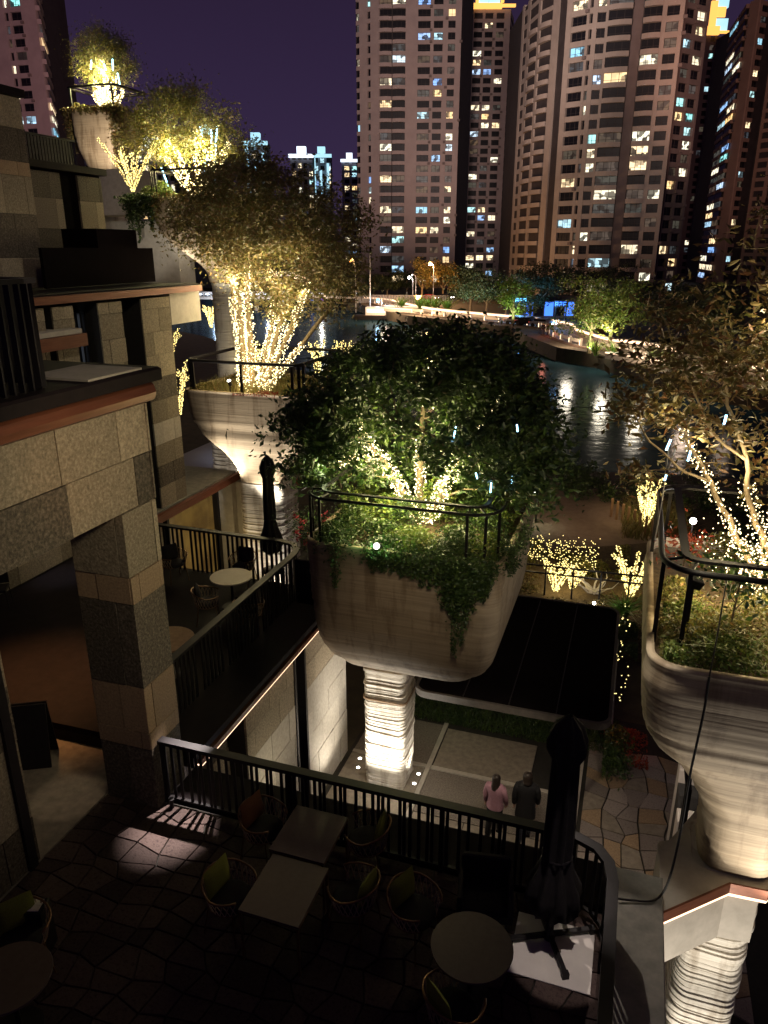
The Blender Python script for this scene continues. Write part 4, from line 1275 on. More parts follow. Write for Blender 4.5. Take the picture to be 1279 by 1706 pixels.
# lights on the stone
lamp('SPOT', 'terrace_downlight', (-1.6, 5.6, 12.2), 400, (1.0, 0.82, 0.53), 0.3, (-6.2, 6.9, 9.3), 62, 1.0)
lamp('SPOT', 'terrace_downlight', (-6.0, 14.0, 15.5), 420, (1.0, 0.86, 0.62), 0.4, (-13.6, 17.2, 10.0), 70, 0.9)
lamp('SPOT', 'terrace_downlight', (-9.5, 12.0, 16.0), 160, (1.0, 0.82, 0.6), 0.3, (-16.2, 16.0, 14.4), 60, 0.9)
lamp('SPOT', 'terrace_downlight', (-10, 19.0, 19.0), 330, (1.0, 0.72, 0.6), 0.4, (-20, 23.5, 13.2), 70, 0.9)
lamp('SPOT', 'copper_glow', (-4.6, 5.4, 9.2), 26, (1.0, 0.5, 0.22), 0.1, (-6.0, 7.6, 10.8), 75, 0.9)
lamp('POINT', 'shop_glow', (-12.6, 20.5, 2.5), 30, (1.0, 0.75, 0.35), 0.3)

# ------------------------------------------------------------------ planters on columns
def rrect(cx, cy, hx, hy, r, n=6, sides=3):
    r = min(r, hx * .999, hy * .999)
    pts = []
    cs = [(cx + hx - r, cy + hy - r, 0), (cx - hx + r, cy + hy - r, 90), (cx - hx + r, cy - hy + r, 180), (cx + hx - r, cy - hy + r, 270)]
    for i, (x, y, a0) in enumerate(cs):
        arc = [(x + r * math.cos(rad(a0 + 90 * k / n)), y + r * math.sin(rad(a0 + 90 * k / n))) for k in range(n + 1)]
        pts += arc
        nx_ = cs[(i + 1) % 4]
        q = (nx_[0] + r * math.cos(rad(nx_[2])), nx_[1] + r * math.sin(rad(nx_[2])))
        for k in range(1, sides):
            f = k / sides
            pts.append((arc[-1][0] * (1 - f) + q[0] * f, arc[-1][1] * (1 - f) + q[1] * f))
    return pts
def loft(mb, secs, cap0=True, cap1=True, mi=0):
    base = len(mb.v); n = len(secs[0][1])
    for z, pts in secs:
        mb.v.extend([(x, y, z) for x, y in pts])
    for i in range(len(secs) - 1):
        for k in range(n):
            a = base + i * n + k; b2 = base + i * n + (k + 1) % n
            mb.f.append((a, b2, b2 + n, a + n)); mb.mi.append(mi)
    if cap0: mb.f.append(tuple(base + k for k in range(n - 1, -1, -1))); mb.mi.append(mi)
    if cap1: mb.f.append(tuple(base + (len(secs) - 1) * n + k for k in range(n))); mb.mi.append(mi)
def lerp_prof(prof, z):
    for a, b2 in zip(prof[:-1], prof[1:]):
        if z <= b2[0]:
            f = (z - a[0]) / max(b2[0] - a[0], 1e-6)
            f2 = f
            return [a[i] + (b2[i] - a[i]) * f2 for i in range(1, len(a))]
    return list(prof[-1][1:])
def smooth_prof(prof, it=2):
    for _ in range(it):
        out = [prof[0]]
        for a, b2 in zip(prof[:-1], prof[1:]):
            out.append(tuple(a[i] * .75 + b2[i] * .25 for i in range(len(a))))
            out.append(tuple(a[i] * .25 + b2[i] * .75 for i in range(len(a))))
        out.append(prof[-1]); prof = out
    return prof
def planter(label, prof, col, soil_drop=0.14, rim=0.09, seed=1, jit=0.008, step=0.09, groove=None, colj=0.012):
    """prof: [(z, cx, cy, hx, hy, r)] bowl from bottom to rim; col: the same for the column below"""
    rr = random.Random(seed)
    top = prof[-1]
    root = thing('concrete_planter', label, 'planter', (top[1], top[2], col[0][0] if col else prof[0][0]), 0)
    o0 = Vector(root.location)
    P = smooth_prof(prof)
    secs = []; z = P[0][0]
    while z < P[-1][0]:
        cx, cy_, hx, hy, r = lerp_prof(P, z)
        j = rr.uniform(-jit, jit)
        if groove and any(abs(z - g) < step * .6 for g in groove): j -= 0.03
        secs.append((z - o0.z, rrect(cx - o0.x, cy_ - o0.y, hx + j, hy + j, r)))
        z += step
    zt, cx, cy_, hx, hy, r = P[-1]
    secs.append((zt - o0.z - .02, rrect(cx - o0.x, cy_ - o0.y, hx, hy, r)))
    secs.append((zt - o0.z, rrect(cx - o0.x, cy_ - o0.y, hx - .02, hy - .02, r - .02)))
    secs.append((zt - o0.z, rrect(cx - o0.x, cy_ - o0.y, hx - rim, hy - rim, r - rim)))
    secs.append((zt - o0.z - soil_drop * 2.5, rrect(cx - o0.x, cy_ - o0.y, hx - rim - .02, hy - rim - .02, r - rim)))
    mb = MB(); loft(mb, secs)
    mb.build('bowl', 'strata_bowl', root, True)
    mb = MB()
    loft(mb, [(zt - o0.z - soil_drop * 2, rrect(cx - o0.x, cy_ - o0.y, hx - rim - .004, hy - rim - .004, r - rim)), (zt - o0.z - soil_drop, rrect(cx - o0.x, cy_ - o0.y, hx - rim - .004, hy - rim - .004, r - rim))])
    mb.build('soil', 'soil', root)
    if col:
        secs = []; z = col[0][0]
        while z < col[-1][0]:
            cx, cy_, hx, hy, r = lerp_prof(col, z)
            th = rr.uniform(.03, .10)
            j = rr.uniform(-colj, colj); sx, sy = rr.uniform(-.012, .012), rr.uniform(-.012, .012)
            s1 = rrect(cx - o0.x + sx, cy_ - o0.y + sy, hx + j, hy + j, r)
            s0 = rrect(cx - o0.x + sx, cy_ - o0.y + sy, hx + j - .012, hy + j - .012, r)
            secs += [(z - o0.z, s0), (z - o0.z + .012, s1), (z + th - .012 - o0.z, s1)]
            z += th
        cx, cy_, hx, hy, r = lerp_prof(col, col[-1][0])
        secs.append((col[-1][0] - o0.z, rrect(cx - o0.x, cy_ - o0.y, hx, hy, r)))
        # let each layer wave a little round the column
        w = []
        for i, (zz, pts) in enumerate(secs):
            w.append((zz, pts))
        mb = MB(); loft(mb, w)
        n = len(secs[0][1])
        ph = rr.uniform(0, 6)
        for i in range(len(mb.v)):
            x, y, zz = mb.v[i]; k = i % n
            mb.v[i] = (x, y, zz + .018 * math.sin(2 * math.pi * k / n * 2 + ph + zz * 1.3) + .010 * math.sin(2 * math.pi * k / n * 5 + zz * 4))
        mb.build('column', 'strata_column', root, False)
    return root
def planter_rail(root, cx, cy_, hx, hy, r, z0, z1, inner=0.22, posts=10, seed=1, lift=0.06, closed=True, w=.06, pw=.025):
    o0 = Vector(root.location)
    pts = rrect(cx - o0.x, cy_ - o0.y, hx, hy, r, 5, 2)
    loop = [(x, y, z1 - o0.z) for x, y in pts]
    MB().tube(loop, w / 2, 6, closed=True).build('top_rail', 'black_metal', root, True)
    if inner:
        pi_ = rrect(cx - o0.x, cy_ - o0.y, hx - inner, hy - inner, max(r - inner, .05), 5, 2)
        mb = MB()
        n = len(pi_); l2 = [(x, y, z1 + lift - o0.z) for x, y in pi_]
        mb.flatbar(l2 + l2[:1], w * 1.3, .035)
        mb.build('inner_rail', 'black_metal', root)
    n = len(pts)
    for k in range(posts):
        i = int(n * k / posts)
        x, y = pts[i]
        po_ = MB().box((x - pw, y - pw / 2, z0 - o0.z), (x + pw, y + pw / 2, z1 - o0.z - .0)).build('rail_post', 'black_metal', root)
        if inner:
            x2, y2 = pi_[i]
            MB().flatbar([(x, y, z1 - o0.z + .0), (x2, y2, z1 + lift - o0.z - .02)], .03, .03).build('bracket', 'black_metal', po_)
def cover(name, label, cx, cy_, hx, hy, z, h, n, leaf, mat, seed=1, cat='ground cover', droop=.1, edge=None):
    rng = np.random.default_rng(seed)
    k = max(6, int(hx * hy * 4))
    cc = np.stack([rng.uniform(-hx, hx, k), rng.uniform(-hy, hy, k), rng.uniform(.2, 1, k) * h], 1)
    i = rng.integers(0, k, n)
    p = cc[i] * np.array([1, 1, 0]) + rng.normal(size=(n, 3)) * np.array([.22, .22, 0])
    p[:, 2] = cc[i, 2] * rng.random(n) ** .6 * np.exp(-((p[:, :2] - cc[i, :2]) ** 2).sum(1) * 3)
    p[:, 0] = p[:, 0].clip(-hx, hx); p[:, 1] = p[:, 1].clip(-hy, hy)
    o = obj(name, leaf_mesh(name, p, leaf, mat, droop, .5, rng=rng), None, (cx, cy_, z))
    o['kind'] = 'stuff'; o['label'] = label
    return o
def hanging(label, base, pts, n, leaf, mat, seed, cat='vine', sp=.12):
    """leafy strands that hang from a rim; pts: [(x, y, z_top, length)] in world space"""
    rng = np.random.default_rng(seed); rr = random.Random(seed)
    root = thing('hanging_vine', label, cat, base)
    mb = MB(); P = []
    for x, y, z, L in pts:
        k = int(max(3, L / .2)); path = []
        for i in range(k + 1):
            path.append(Vector((x - base[0] + rr.uniform(-.05, .05), y - base[1] + rr.uniform(-.04, .02), z - base[2] - L * i / k)))
        mb.tube(path, .006, 3, caps=False)
        m_ = int(n * L)
        f = rng.random(m_) ** 1.3
        q = np.array([path[0]]) + np.array([0, 0, -L]) * f[:, None] + rng.normal(size=(m_, 3)) * np.array([sp, sp * .6, .05]) * (1.15 - f[:, None])
        P.append(q)
    mb.build('stem', 'bark_dark', root)
    o = obj('foliage', leaf_mesh('foliage', np.concatenate(P), leaf, mat, .6, .6, rng=rng), root)
    return root
def spot_fixture(label, loc, rz, col='lamp_white', h=.35, tilt=.5):
    t = thing('spotlight', label, 'spotlight', loc, rz)
    MB().box((-.02, -.015, 0), (.02, .015, h)).build('stake', 'black_metal', t)
    c, s_ = math.cos(tilt), math.sin(tilt)
    mb = MB().lathe([(.05, -.09), (.065, -.07), (.07, .08), (.075, .1)], seg=14)
    o = mb.build('housing', 'black_metal', t, True); o.location = (0, 0, h + .06); o.rotation_euler = (tilt, 0, 0)
    mb = MB().lathe([(.06, .101), (.055, .108)], seg=14)
    o2 = mb.build('lens', col, t); o2.location = (0, 0, h + .06); o2.rotation_euler = (tilt, 0, 0)
    return t

# planter 1, the big one in the middle
pA = planter('big square concrete planter with rounded corners in the middle, on a glowing layered column',
        [(3.92, -4.0, 15.0, 1.15, 1.5, .5), (4.05, -4.0, 14.95, 1.5, 1.9, .6), (4.5, -3.95, 14.9, 1.82, 2.15, .5), (5.2, -3.92, 14.85, 1.95, 2.3, .42), (7.05, -3.88, 14.8, 2.0, 2.38, .38), (7.1, -3.88, 14.8, 2.0, 2.38, .38)],
        [(0.0, -4.78, 14.75, .5, .48, .16), (3.0, -4.78, 14.75, .52, .5, .16), (3.6, -4.7, 14.8, .62, .62, .2), (3.95, -4.5, 14.9, .8, .8, .3)], seed=5, groove=[4.2, 4.3, 5.6])
planter_rail(pA, -3.95, 14.8, 1.92, 2.35, .55, 6.95, 8.0, .28, 12)
MB().flatbar([(-.55, -.55, 3.05), (.55, -.55, 3.05)], .02, .07)
mb = MB(); o0 = Vector(pA.location)
loft(mb, [(z, rrect(-4.78 - o0.x, 14.75 - o0.y, .55, .53, .17)) for z in (2.46, 2.50)]); mb.build('band', 'granite_brown', pA)
# the six floor lights round the column foot and its uplight
for i, (x, y) in enumerate(((-5.71, 15.1), (-5.63, 14.75), (-5.13, 14.10), (-4.74, 14.10), (-4.1, 15.0), (-4.1, 14.62))):
    g = thing('ground_light', 'small bright paving light by the middle column foot, %s' % ('rear one on its left', 'front one on its left', 'left one in front', 'right one in front', 'rear one on its right', 'front one on its right')[i], 'light', (x, y, 0.005), 0, 'lights in the paving round the middle column')
    MB().lathe([(.075, 0), (.075, .012)], seg=14).build('ring', 'steel', g)
    MB().lathe([(.045, .012), (.04, .03)], seg=12).build('lens', 'lamp_white', g)
for x, y, pw in ((-5.0, 13.3, 150), (-4.5, 13.3, 150), (-3.95, 14.8, 60), (-5.65, 14.9, 40)):
    lamp('SPOT', 'column_uplight', (x, y, .06), pw * 2.4, WHITE, .05, (-4.78, 14.75, 3.0 if y < 13.5 else 3.6), 80, .7)
lamp('POINT', 'column_wash', (-4.4, 13.75, 1.3), 26, WHITE, .15)
lamp('SPOT', 'bowl_wash', (-1.9, 8.4, 9.8), 210, (1.0, 0.82, .56), .3, (-3.6, 13.0, 5.6), 44, .9)
lamp('SPOT', 'bowl_wash', (1.6, 13.6, 9.4), 110, (1.0, 0.88, .68), .3, (-1.9, 14.6, 5.8), 60, .9)
lamp('SPOT', 'wall_uplight', (-5.2, 13.6, .2), 170, WHITE, .06, (-6.15, 14.4, 2.4), 100, .9)
lamp('SPOT', 'wall_uplight', (-4.6, 10.6, 2.2), 60, (1, .86, .62), .2, (-6.15, 11.2, 3.0), 90, .9)

# planter at the right foreground
pC = planter('round shouldered planter at the right edge, the nearest one, flaring from a spot lit column',
        [(4.62, 2.0, 9.35, .47, .5, .3), (5.15, 2.0, 9.35, .50, .52, .32), (5.5, 2.03, 9.4, .58, .6, .36), (5.85, 2.1, 9.5, .8, .8, .45), (6.2, 2.22, 9.75, 1.2, 1.15, .55), (6.5, 2.38, 10.0, 1.65, 1.6, .55), (6.9, 2.48, 10.15, 1.92, 1.95, .5), (7.5, 2.5, 10.2, 2.02, 2.15, .42), (7.98, 2.5, 10.2, 2.02, 2.17, .4), (8.03, 2.5, 10.2, 2.02, 2.17, .4)],
        [(0.0, 1.88, 9.35, .44, .46, .2), (4.6, 1.92, 9.35, .46, .48, .25)], seed=8, jit=.014, step=.06, groove=[6.35, 6.9])
planter_rail(pC, 2.55, 10.3, 2.0, 1.75, .45, 7.9, 9.0, .26, 9, w=.075)
lamp('SPOT', 'column_uplight', (2.75, 8.0, 4.3), 170, WHITE, .05, (2.5, 9.3, 6.6), 110, .6)
lamp('SPOT', 'column_uplight', (1.9, 7.6, 0.4), 300, WHITE, .05, (1.9, 9.0, 3.0), 80, .7)
lamp('SPOT', 'bowl_wash', (.8, 2.5, 10.6), 36, (1.0, 0.88, .72), .3, (1.9, 8.0, 7.0), 50, .9)
# slab and beam round the right column
sb = thing('bridge_slab', 'pale concrete slab with a dark red edge band, wrapped round the right column', 'slab', (0, 0, 0))
plan = [(1.03, 7.93), (1.90, 8.72), (2.36, 8.74), (2.52, 9.0), (2.55, 10.4), (1.75, 10.4), (1.03, 9.0)]
MB().prism(plan, 4.42, 4.6).build('slab_top', 'pale_concrete', sb)
def band(pts, z0, z1, d, mi=0):
    mb = MB(); o_ = offset_line([Vector(p) for p in pts], d)
    n = len(pts)
    vs = [(*p, z0) for p in pts] + [(*p, z1) for p in pts] + [(*p, z0) for p in o_] + [(*p, z1) for p in o_]
    fs = []
    for i in range(n - 1):
        fs += [(i, i + 1, n + i + 1, n + i), (2 * n + i + 1, 2 * n + i, 3 * n + i, 3 * n + i + 1), (n + i, n + i + 1, 3 * n + i + 1, 3 * n + i), (i + 1, i, 2 * n + i, 2 * n + i + 1)]
    fs += [(0, n, 3 * n, 2 * n), (n - 1, 3 * n - 1, 4 * n - 1, 2 * n - 1)]
    return mb.add(vs, fs)
band(plan[:5], 4.45, 4.61, .03).build('edge_band', 'copper', sb)
band(plan[:5], 4.40, 4.44, .02).build('light_strip', 'led_peach', sb)
MB().prism([(1.04, 7.98), (1.89, 8.76), (2.3, 8.8), (2.4, 10.2), (1.04, 9.4)], 3.6, 4.415).build('beam', 'pale_concrete', sb)
lamp('SPOT', 'beam_light', (2.3, 6.2, 2.2), 330, WHITE, .1, (1.6, 8.5, 4.0), 70, .8)
lamp('SPOT', 'slab_light', (0.2, 8.0, 9.6), 130, (1, .9, .78), .1, (1.3, 8.8, 4.6), 30, .8)

# planter 2 behind, at mid left
pB = planter('goblet shaped concrete planter at mid left, pale under a darker rim, by the copper edge',
        [(5.0, -11.75, 22.3, .72, .75, .3), (5.4, -11.75, 22.3, .78, .8, .3), (5.9, -11.8, 22.5, 1.1, 1.0, .35), (6.3, -11.85, 22.9, 1.6, 1.5, .4), (6.7, -11.95, 23.3, 2.0, 1.9, .4), (7.2, -12.05, 23.5, 2.15, 2.1, .4), (8.05, -12.1, 23.55, 2.2, 2.15, .35), (8.1, -12.1, 23.55, 2.2, 2.15, .35)],
        [(0.0, -11.75, 22.4, .85, .8, .3), (4.6, -11.75, 22.4, .82, .78, .3), (5.0, -11.75, 22.3, .74, .76, .3)], seed=15, groove=[6.7, 6.85], step=.1)
planter_rail(pB, -12.1, 23.55, 2.05, 2.0, .35, 8.0, 9.05, 0, 14, w=.12, pw=.045)
lamp('SPOT', 'column_uplight', (-10.9, 20.7, 3.9), 620, WHITE, .1, (-11.3, 22.1, 6.6), 80, .8)
lamp('SPOT', 'column_uplight', (-13.0, 20.9, 5.0), 420, WHITE, .1, (-12.2, 22.1, 6.8), 90, .8)
lamp('SPOT', 'column_uplight', (-10.6, 20.6, .3), 420, WHITE, .08, (-11.6, 22.0, 3.4), 60, .7)
def top_level(): return {o.name for o in bpy.data.objects if o.parent is None}
def shift_new(before, off):
    for o in bpy.data.objects:
        if o.parent is None and o.name not in before: o.location = Vector(o.location) + Vector(off)
# planter 3 up and back
_b = top_level()
pD = planter('goblet planter at upper left with creeper over its rim, second highest',
        [(11.6, -18.6, 30.0, .6, .6, .3), (12.2, -18.6, 30.0, .68, .68, .3), (12.8, -18.9, 30.3, 1.3, 1.2, .4), (13.5, -19.2, 30.7, 1.9, 1.8, .5), (14.2, -19.4, 31.0, 2.15, 2.1, .5), (15.0, -19.4, 31.1, 2.2, 2.2, .45), (15.05, -19.4, 31.1, 2.2, 2.2, .45)],
        [(0.0, -18.6, 30.0, .62, .62, .5), (11.6, -18.6, 30.0, .6, .6, .5)], seed=25, groove=[13.9, 14.1], step=.12, colj=.005)
planter_rail(pD, -19.4, 31.1, 2.1, 2.1, .45, 14.95, 16.1, 0, 10, w=.09)
lamp('SPOT', 'column_uplight', (-17.0, 27.6, 11.4), 420, WHITE, .3, (-18.9, 30.0, 13.6), 80, .8)
lamp('SPOT', 'column_uplight', (-20.2, 28.6, 12.1), 120, WHITE, .2, (-19.6, 30.0, 13.8), 120, .7)
lamp('SPOT', 'column_uplight', (-15.8, 26.4, 6.5), 180, WHITE, .1, (-18.6, 29.8, 9.5), 60, .8)
shift_new(_b, (1.1, .37, -.45))
# pale wall piece left of that stem
pw_ = thing('concrete_wall', 'smooth pale curved concrete wall below the upper left planter', 'wall', (-21.5, 30.2, 10.8))
MB().prism([(-1.6, 0), (1.6, .3), (1.7, 1.4), (-1.5, 1.2)], 0, 2.9).build('wall_body', 'pale_concrete', pw_)
lamp('SPOT', 'wall_light', (-20.5, 27.0, 11.7), 90, WHITE, .1, (-21.5, 30.3, 12.6), 60, .8)
tag(MB().box((-14.6, 19.95, 10.35), (-13.45, 21.6, 11.28)).build('concrete_beam', 'pale_concrete'), 'concrete beam ending at the round column left of the fairy lit tree', 'beam')
# planter 4, highest and farthest
_b = top_level()
pE = planter('highest and farthest goblet planter, at the top left against the sky',
        [(16.0, -36.0, 46.6, .85, .9, .4), (17.4, -36.0, 46.6, .85, .9, .4), (18.3, -36.1, 46.9, 1.15, 1.2, .5), (19.4, -36.2, 47.2, 1.6, 1.7, .6), (20.6, -36.3, 47.6, 1.72, 1.9, .5), (21.6, -36.3, 47.7, 1.75, 1.95, .5), (21.7, -36.3, 47.7, 1.75, 1.95, .5)],
        [(0.0, -36.0, 46.6, .9, .9, .5), (16.0, -36.0, 46.6, .93, .9, .5)], seed=35, groove=[19.6, 19.9], step=.15, colj=.005)
planter_rail(pE, -36.3, 47.8, 1.9, 1.9, .5, 21.6, 23.0, .5, 6, w=.14, pw=.06)
lamp('SPOT', 'column_uplight', (-33.0, 42.0, 18.0), 1500, (1.0, .84, .66), .1, (-36.0, 46.6, 19.8), 50, .8)
shift_new(_b, (.55, .2, -.4))
tag(MB().box((-37.5, 43.4, 14.6), (-31.2, 45.8, 17.3)).build('concrete_wall', 'pale_concrete'), 'plain concrete box wall under the highest planter', 'wall')
lamp('SPOT', 'wall_light', (-30.5, 38.0, 15.2), 110, (1.0, .8, .65), .1, (-34, 43.4, 16.2), 60, .8)
# ------------------------------------------------------------------ trees in the planters
# tree 1 (middle)
b0 = (-4.0, 14.6, 6.95)
L1 = [(limb_path(b0, (-5.25, 14.4, 8.75), .02, 7, .03), .085, .04), (limb_path(b0, (-2.95, 14.5, 8.9), .0, 7, .04), .085, .04),
      (limb_path(b0, (-4.2, 15.4, 9.6), .0, 6, .04), .09, .05), (limb_path((-5.25, 14.4, 8.75), (-5.9, 14.6, 10.0), .0, 5, .05), .04, .02),
      (limb_path((-2.95, 14.5, 8.9), (-2.2, 14.8, 10.2), .0, 5, .05), .04, .02), (limb_path((-5.0, 14.4, 8.3), (-6.7, 14.0, 7.9), .06, 5, .05), .05, .02),
      (limb_path((-4.2, 15.4, 9.6), (-3.9, 15.2, 11.0), .0, 5, .05), .05, .02)]
def keepA(p):
    # open pocket at the front where the lit limbs show
    if p.y < 15.1 and abs(p.x + 4.1) < 1.6 and 7.0 < p.z < 8.75 - abs(p.x + 4.1) * .2: return (p.x * 7.3) % 1 < .12
    return True
tree('planter_tree', 'dense dark leaved tree in the middle planter, fairy lights on its low forked limbs', L1,
     [((-4.05, 14.8, 9.2), (2.75, 2.2, 1.85), 5), ((-2.4, 14.9, 8.7), (1.5, 1.7, 1.6), 1.6), ((-5.9, 14.6, 8.6), (1.5, 1.7, 1.0), 1.3), ((-3.8, 14.8, 10.4), (1.6, 1.6, .8), 1.0)],
     420, 105, .14, 'leaf_deep', 'bark', .24, seed=41, shell=.5, aspect=.42, keep=keepA)
string_lights('warm fairy lights wound round the forked limbs of the middle tree', [(L1[0][0], (.085, .04)), (L1[1][0], (.085, .04)), (L1[2][0][:4], .08), (L1[5][0][:3], .04), (L1[3][0][:4], .035), (L1[4][0][:4], .035), (L1[0][0], (.14, .10)), (L1[1][0], (.14, .10)), (L1[6][0][:3], .05)], 110, .017, 'bulb_white', 3, jitter=.04)
glow_inside([((-4.9, 14.1, 8.4), (.9, .9, .9)), ((-3.1, 14.1, 8.4), (.9, .9, .9)), ((-4.0, 14.2, 9.1), (1.3, 1.0, 1.0)), ((-4.0, 13.6, 7.9), (1.6, .6, .6))], 20, 24, (1, .84, .42), 3, low=.1)
lamp('POINT', 'fairy_light_glow', (-5.9, 13.6, 8.3), 14, (.9, 1, .5), .1)
# planting of planter 1
cover('ground_cover', 'mixed green undergrowth filling the middle planter', -3.9, 14.8, 1.8, 2.2, 6.95, .75, 12000, .07, 'leaf_deep', 51)
cover('ground_cover', 'pale green ferny undergrowth behind the rail of the middle planter', -3.8, 14.6, 1.7, 2.1, 7.0, 1.0, 11000, .07, 'leaf_bright', 52)
cover('ground_cover', 'tall leafy shrubs round the lit limbs of the middle planter', -4.0, 15.6, 1.7, 1.0, 7.0, 1.1, 7000, .10, 'leaf_bright', 54)
cover('ground_cover', 'bushy dark growth spilling over the front rim of the middle planter', -3.7, 12.75, 1.9, .35, 6.85, .75, 7000, .06, 'leaf_deep', 53)
rr = random.Random(5)
vp = []
for i in range(60):
    f = rr.random(); x = -4.4 + 2.3 * f
    L = .25 + .75 * math.exp(-((x + 2.7) / .5) ** 2) * rr.uniform(.4, 1.2) + rr.uniform(0, .25)
    vp.append((x, 12.36, 7.12, L))
vp += [(-2.62, 12.34, 6.9, 1.5), (-2.75, 12.34, 6.9, 1.75), (-2.5, 12.36, 6.9, 1.05), (-5.15, 12.37, 7.1, .9)]
hanging('dark creeper hanging down the front of the middle planter, longest near its right corner', (-3.5, 12.36, 7.1), vp, 330, .055, 'leaf_deep', 61)
hanging('fringe of creeper along the right rim of the middle planter', (-1.86, 14.5, 7.1), [(-1.84, 12.7 + rr.random() * 2.6, 7.12, rr.uniform(.15, .5)) for i in range(24)], 260, .05, 'leaf_deep', 62)
spot_fixture('bright green white spotlight at the front edge of the middle planter', (-4.28, 12.44, 7.0), 0, 'lamp_white', .12, 1.2)
lamp('POINT', 'green_spot', (-4.28, 12.30, 7.42), 9, (.35, 1.0, .3), .06)
lamp('SPOT', 'green_spot', (-4.28, 12.45, 7.35), 60, (.45, 1.0, .4), .05, (-4.3, 14.0, 8.3), 80, .8)
az = thing('azalea_bush', 'small bush with red pink flowers left of the middle planter', 'bush', (-6.35, 14.2, 6.4))
rng = np.random.default_rng(3)
MB().tube([(0, 0, -.35), (.05, 0, .1), (0, .05, .4)], .03, 5).tube([(0, 0, -.2), (.3, -.1, .3)], .02, 5).tube([(0, 0, -.2), (-.25, .05, .3)], .02, 5).build('stem', 'bark_dark', az)
obj('foliage', leaf_mesh('foliage', rng.normal(size=(1800, 3)) * np.array([.33, .25, .25]) + np.array([0, 0, .25]), .06, 'leaf_deep'), az)
obj('flowers', leaf_mesh('flowers', np.repeat(rng.normal(size=(26, 3)) * np.array([.28, .16, .2]) + np.array([0.05, -.18, .32]), 14, 0) + rng.normal(size=(364, 3)) * .022, .045, 'petal', aspect=.9), az)
bx = thing('planting_trough', 'narrow dark trough fixed between the middle balcony and the big planter', 'trough', (-6.35, 14.2, 5.9))
MB().bbox((-.32, -.45, -.9), (.38, .45, .16), .02).build('trough_body', 'dark_slab', bx)
lamp('POINT', 'azalea_lamp', (-6.2, 13.7, 7.2), 6, (1, .85, .7), .05)

# tree 2 (mid left, multi stem, heavily lit trunks)
b0 = (-12.3, 22.7, 7.9)
stems = []
for i, (q, r0) in enumerate((((-12.75, 22.9, 11.0), .15), ((-13.15, 23.2, 11.0), .13), ((-12.5, 23.0, 11.2), .14), ((-11.15, 23.1, 10.7), .10), ((-10.7, 23.4, 10.9), .09), ((-11.6, 23.3, 10.9), .09), ((-9.9, 23.8, 10.6), .07))):
    b_ = (b0[0] + (-.25, -.35, -.05, .2, .3, .12, .4)[i], b0[1] + (i % 2) * .12, b0[2])
    stems.append((limb_path(b_, q, .0, 6, .012), r0, .07))
tall = [(limb_path(s_[0][-1], (s_[0][-1].x + dx, s_[0][-1].y + dy, 12.6 + dz), .0, 4, .05), .05, .02) for s_, dx, dy, dz in ((stems[0], -.8, 0, .3), (stems[2], .2, .3, .8), (stems[4], .9, .2, .0), (stems[6], .9, .3, .2), (stems[1], -.3, .3, .7))]
tree('planter_tree', 'brown leaved multi stem tree at mid left with thickly lit trunks and a wide crown', stems + tall,
     [((-12.0, 23.6, 13.4), (3.4, 2.6, 1.8), 5), ((-10.9, 23.4, 12.0), (2.6, 2.0, 1.7), 3.0), ((-13.3, 23.4, 13.3), (1.2, 1.8, 1.3), 1.2), ((-12.9, 23.4, 14.6), (1.6, 1.6, .9), 1)],
     430, 110, .115, 'leaf_amber', 'bark', .33, seed=42, shell=.35, aspect=.45)
string_lights('dense gold fairy lights covering the trunks of the mid left tree', [(s_[0], (s_[1] + .03, .09)) for s_ in stems[:6]] + [(t_[0][:2], .06) for t_ in tall[:3]] + [(stems[6][0][:4], .06), (stems[0][0][:3], .24), (stems[2][0][:3], .24), (stems[3][0][:2], .2)], 90, .019, 'bulb_gold', 5, jitter=.05)
for q, pw in (((-12.0, 21.9, 9.6), 70), ((-10.9, 22.2, 10.2), 60), ((-12.1, 22.0, 8.6), 45)):
    lamp('POINT', 'fairy_light_glow', q, pw, GOLD, .25)
glow_inside([((-12.8, 22.9, 11.8), (1.6, 1.4, 1.4)), ((-11.0, 22.9, 11.4), (2.0, 1.4, 1.4)), ((-11.9, 22.6, 12.8), (2.6, 1.6, 1.6))], 22, 21, (1, .80, .46), 5, low=.2)
cover('ground_cover', 'straw coloured low planting in the mid left planter', -12.1, 23.5, 2.0, 1.95, 7.95, .35, 9000, .07, 'leaf_straw', 55)
o = obj('grass_tufts', blade_mesh('grass_tufts', np.stack([NR.uniform(-2, 2, 2600), NR.uniform(-1.95, 1.95, 2600), np.zeros(2600)], 1), .35, 'leaf_straw', .3, .008), None, (-12.1, 23.5, 7.96)); o['kind'] = 'stuff'; o['label'] = 'dry grass tufts in the mid left planter'
cover('ground_cover', 'low red leaved edging at the front of the mid left planter', -11.6, 21.5, .75, .12, 8.02, .2, 900, .05, 'leaf_red', 56)
spot_fixture('small white spotlight on a stake among the straw planting of the mid left planter', (-12.65, 21.75, 7.98), 0, 'lamp_white', .3, .5)

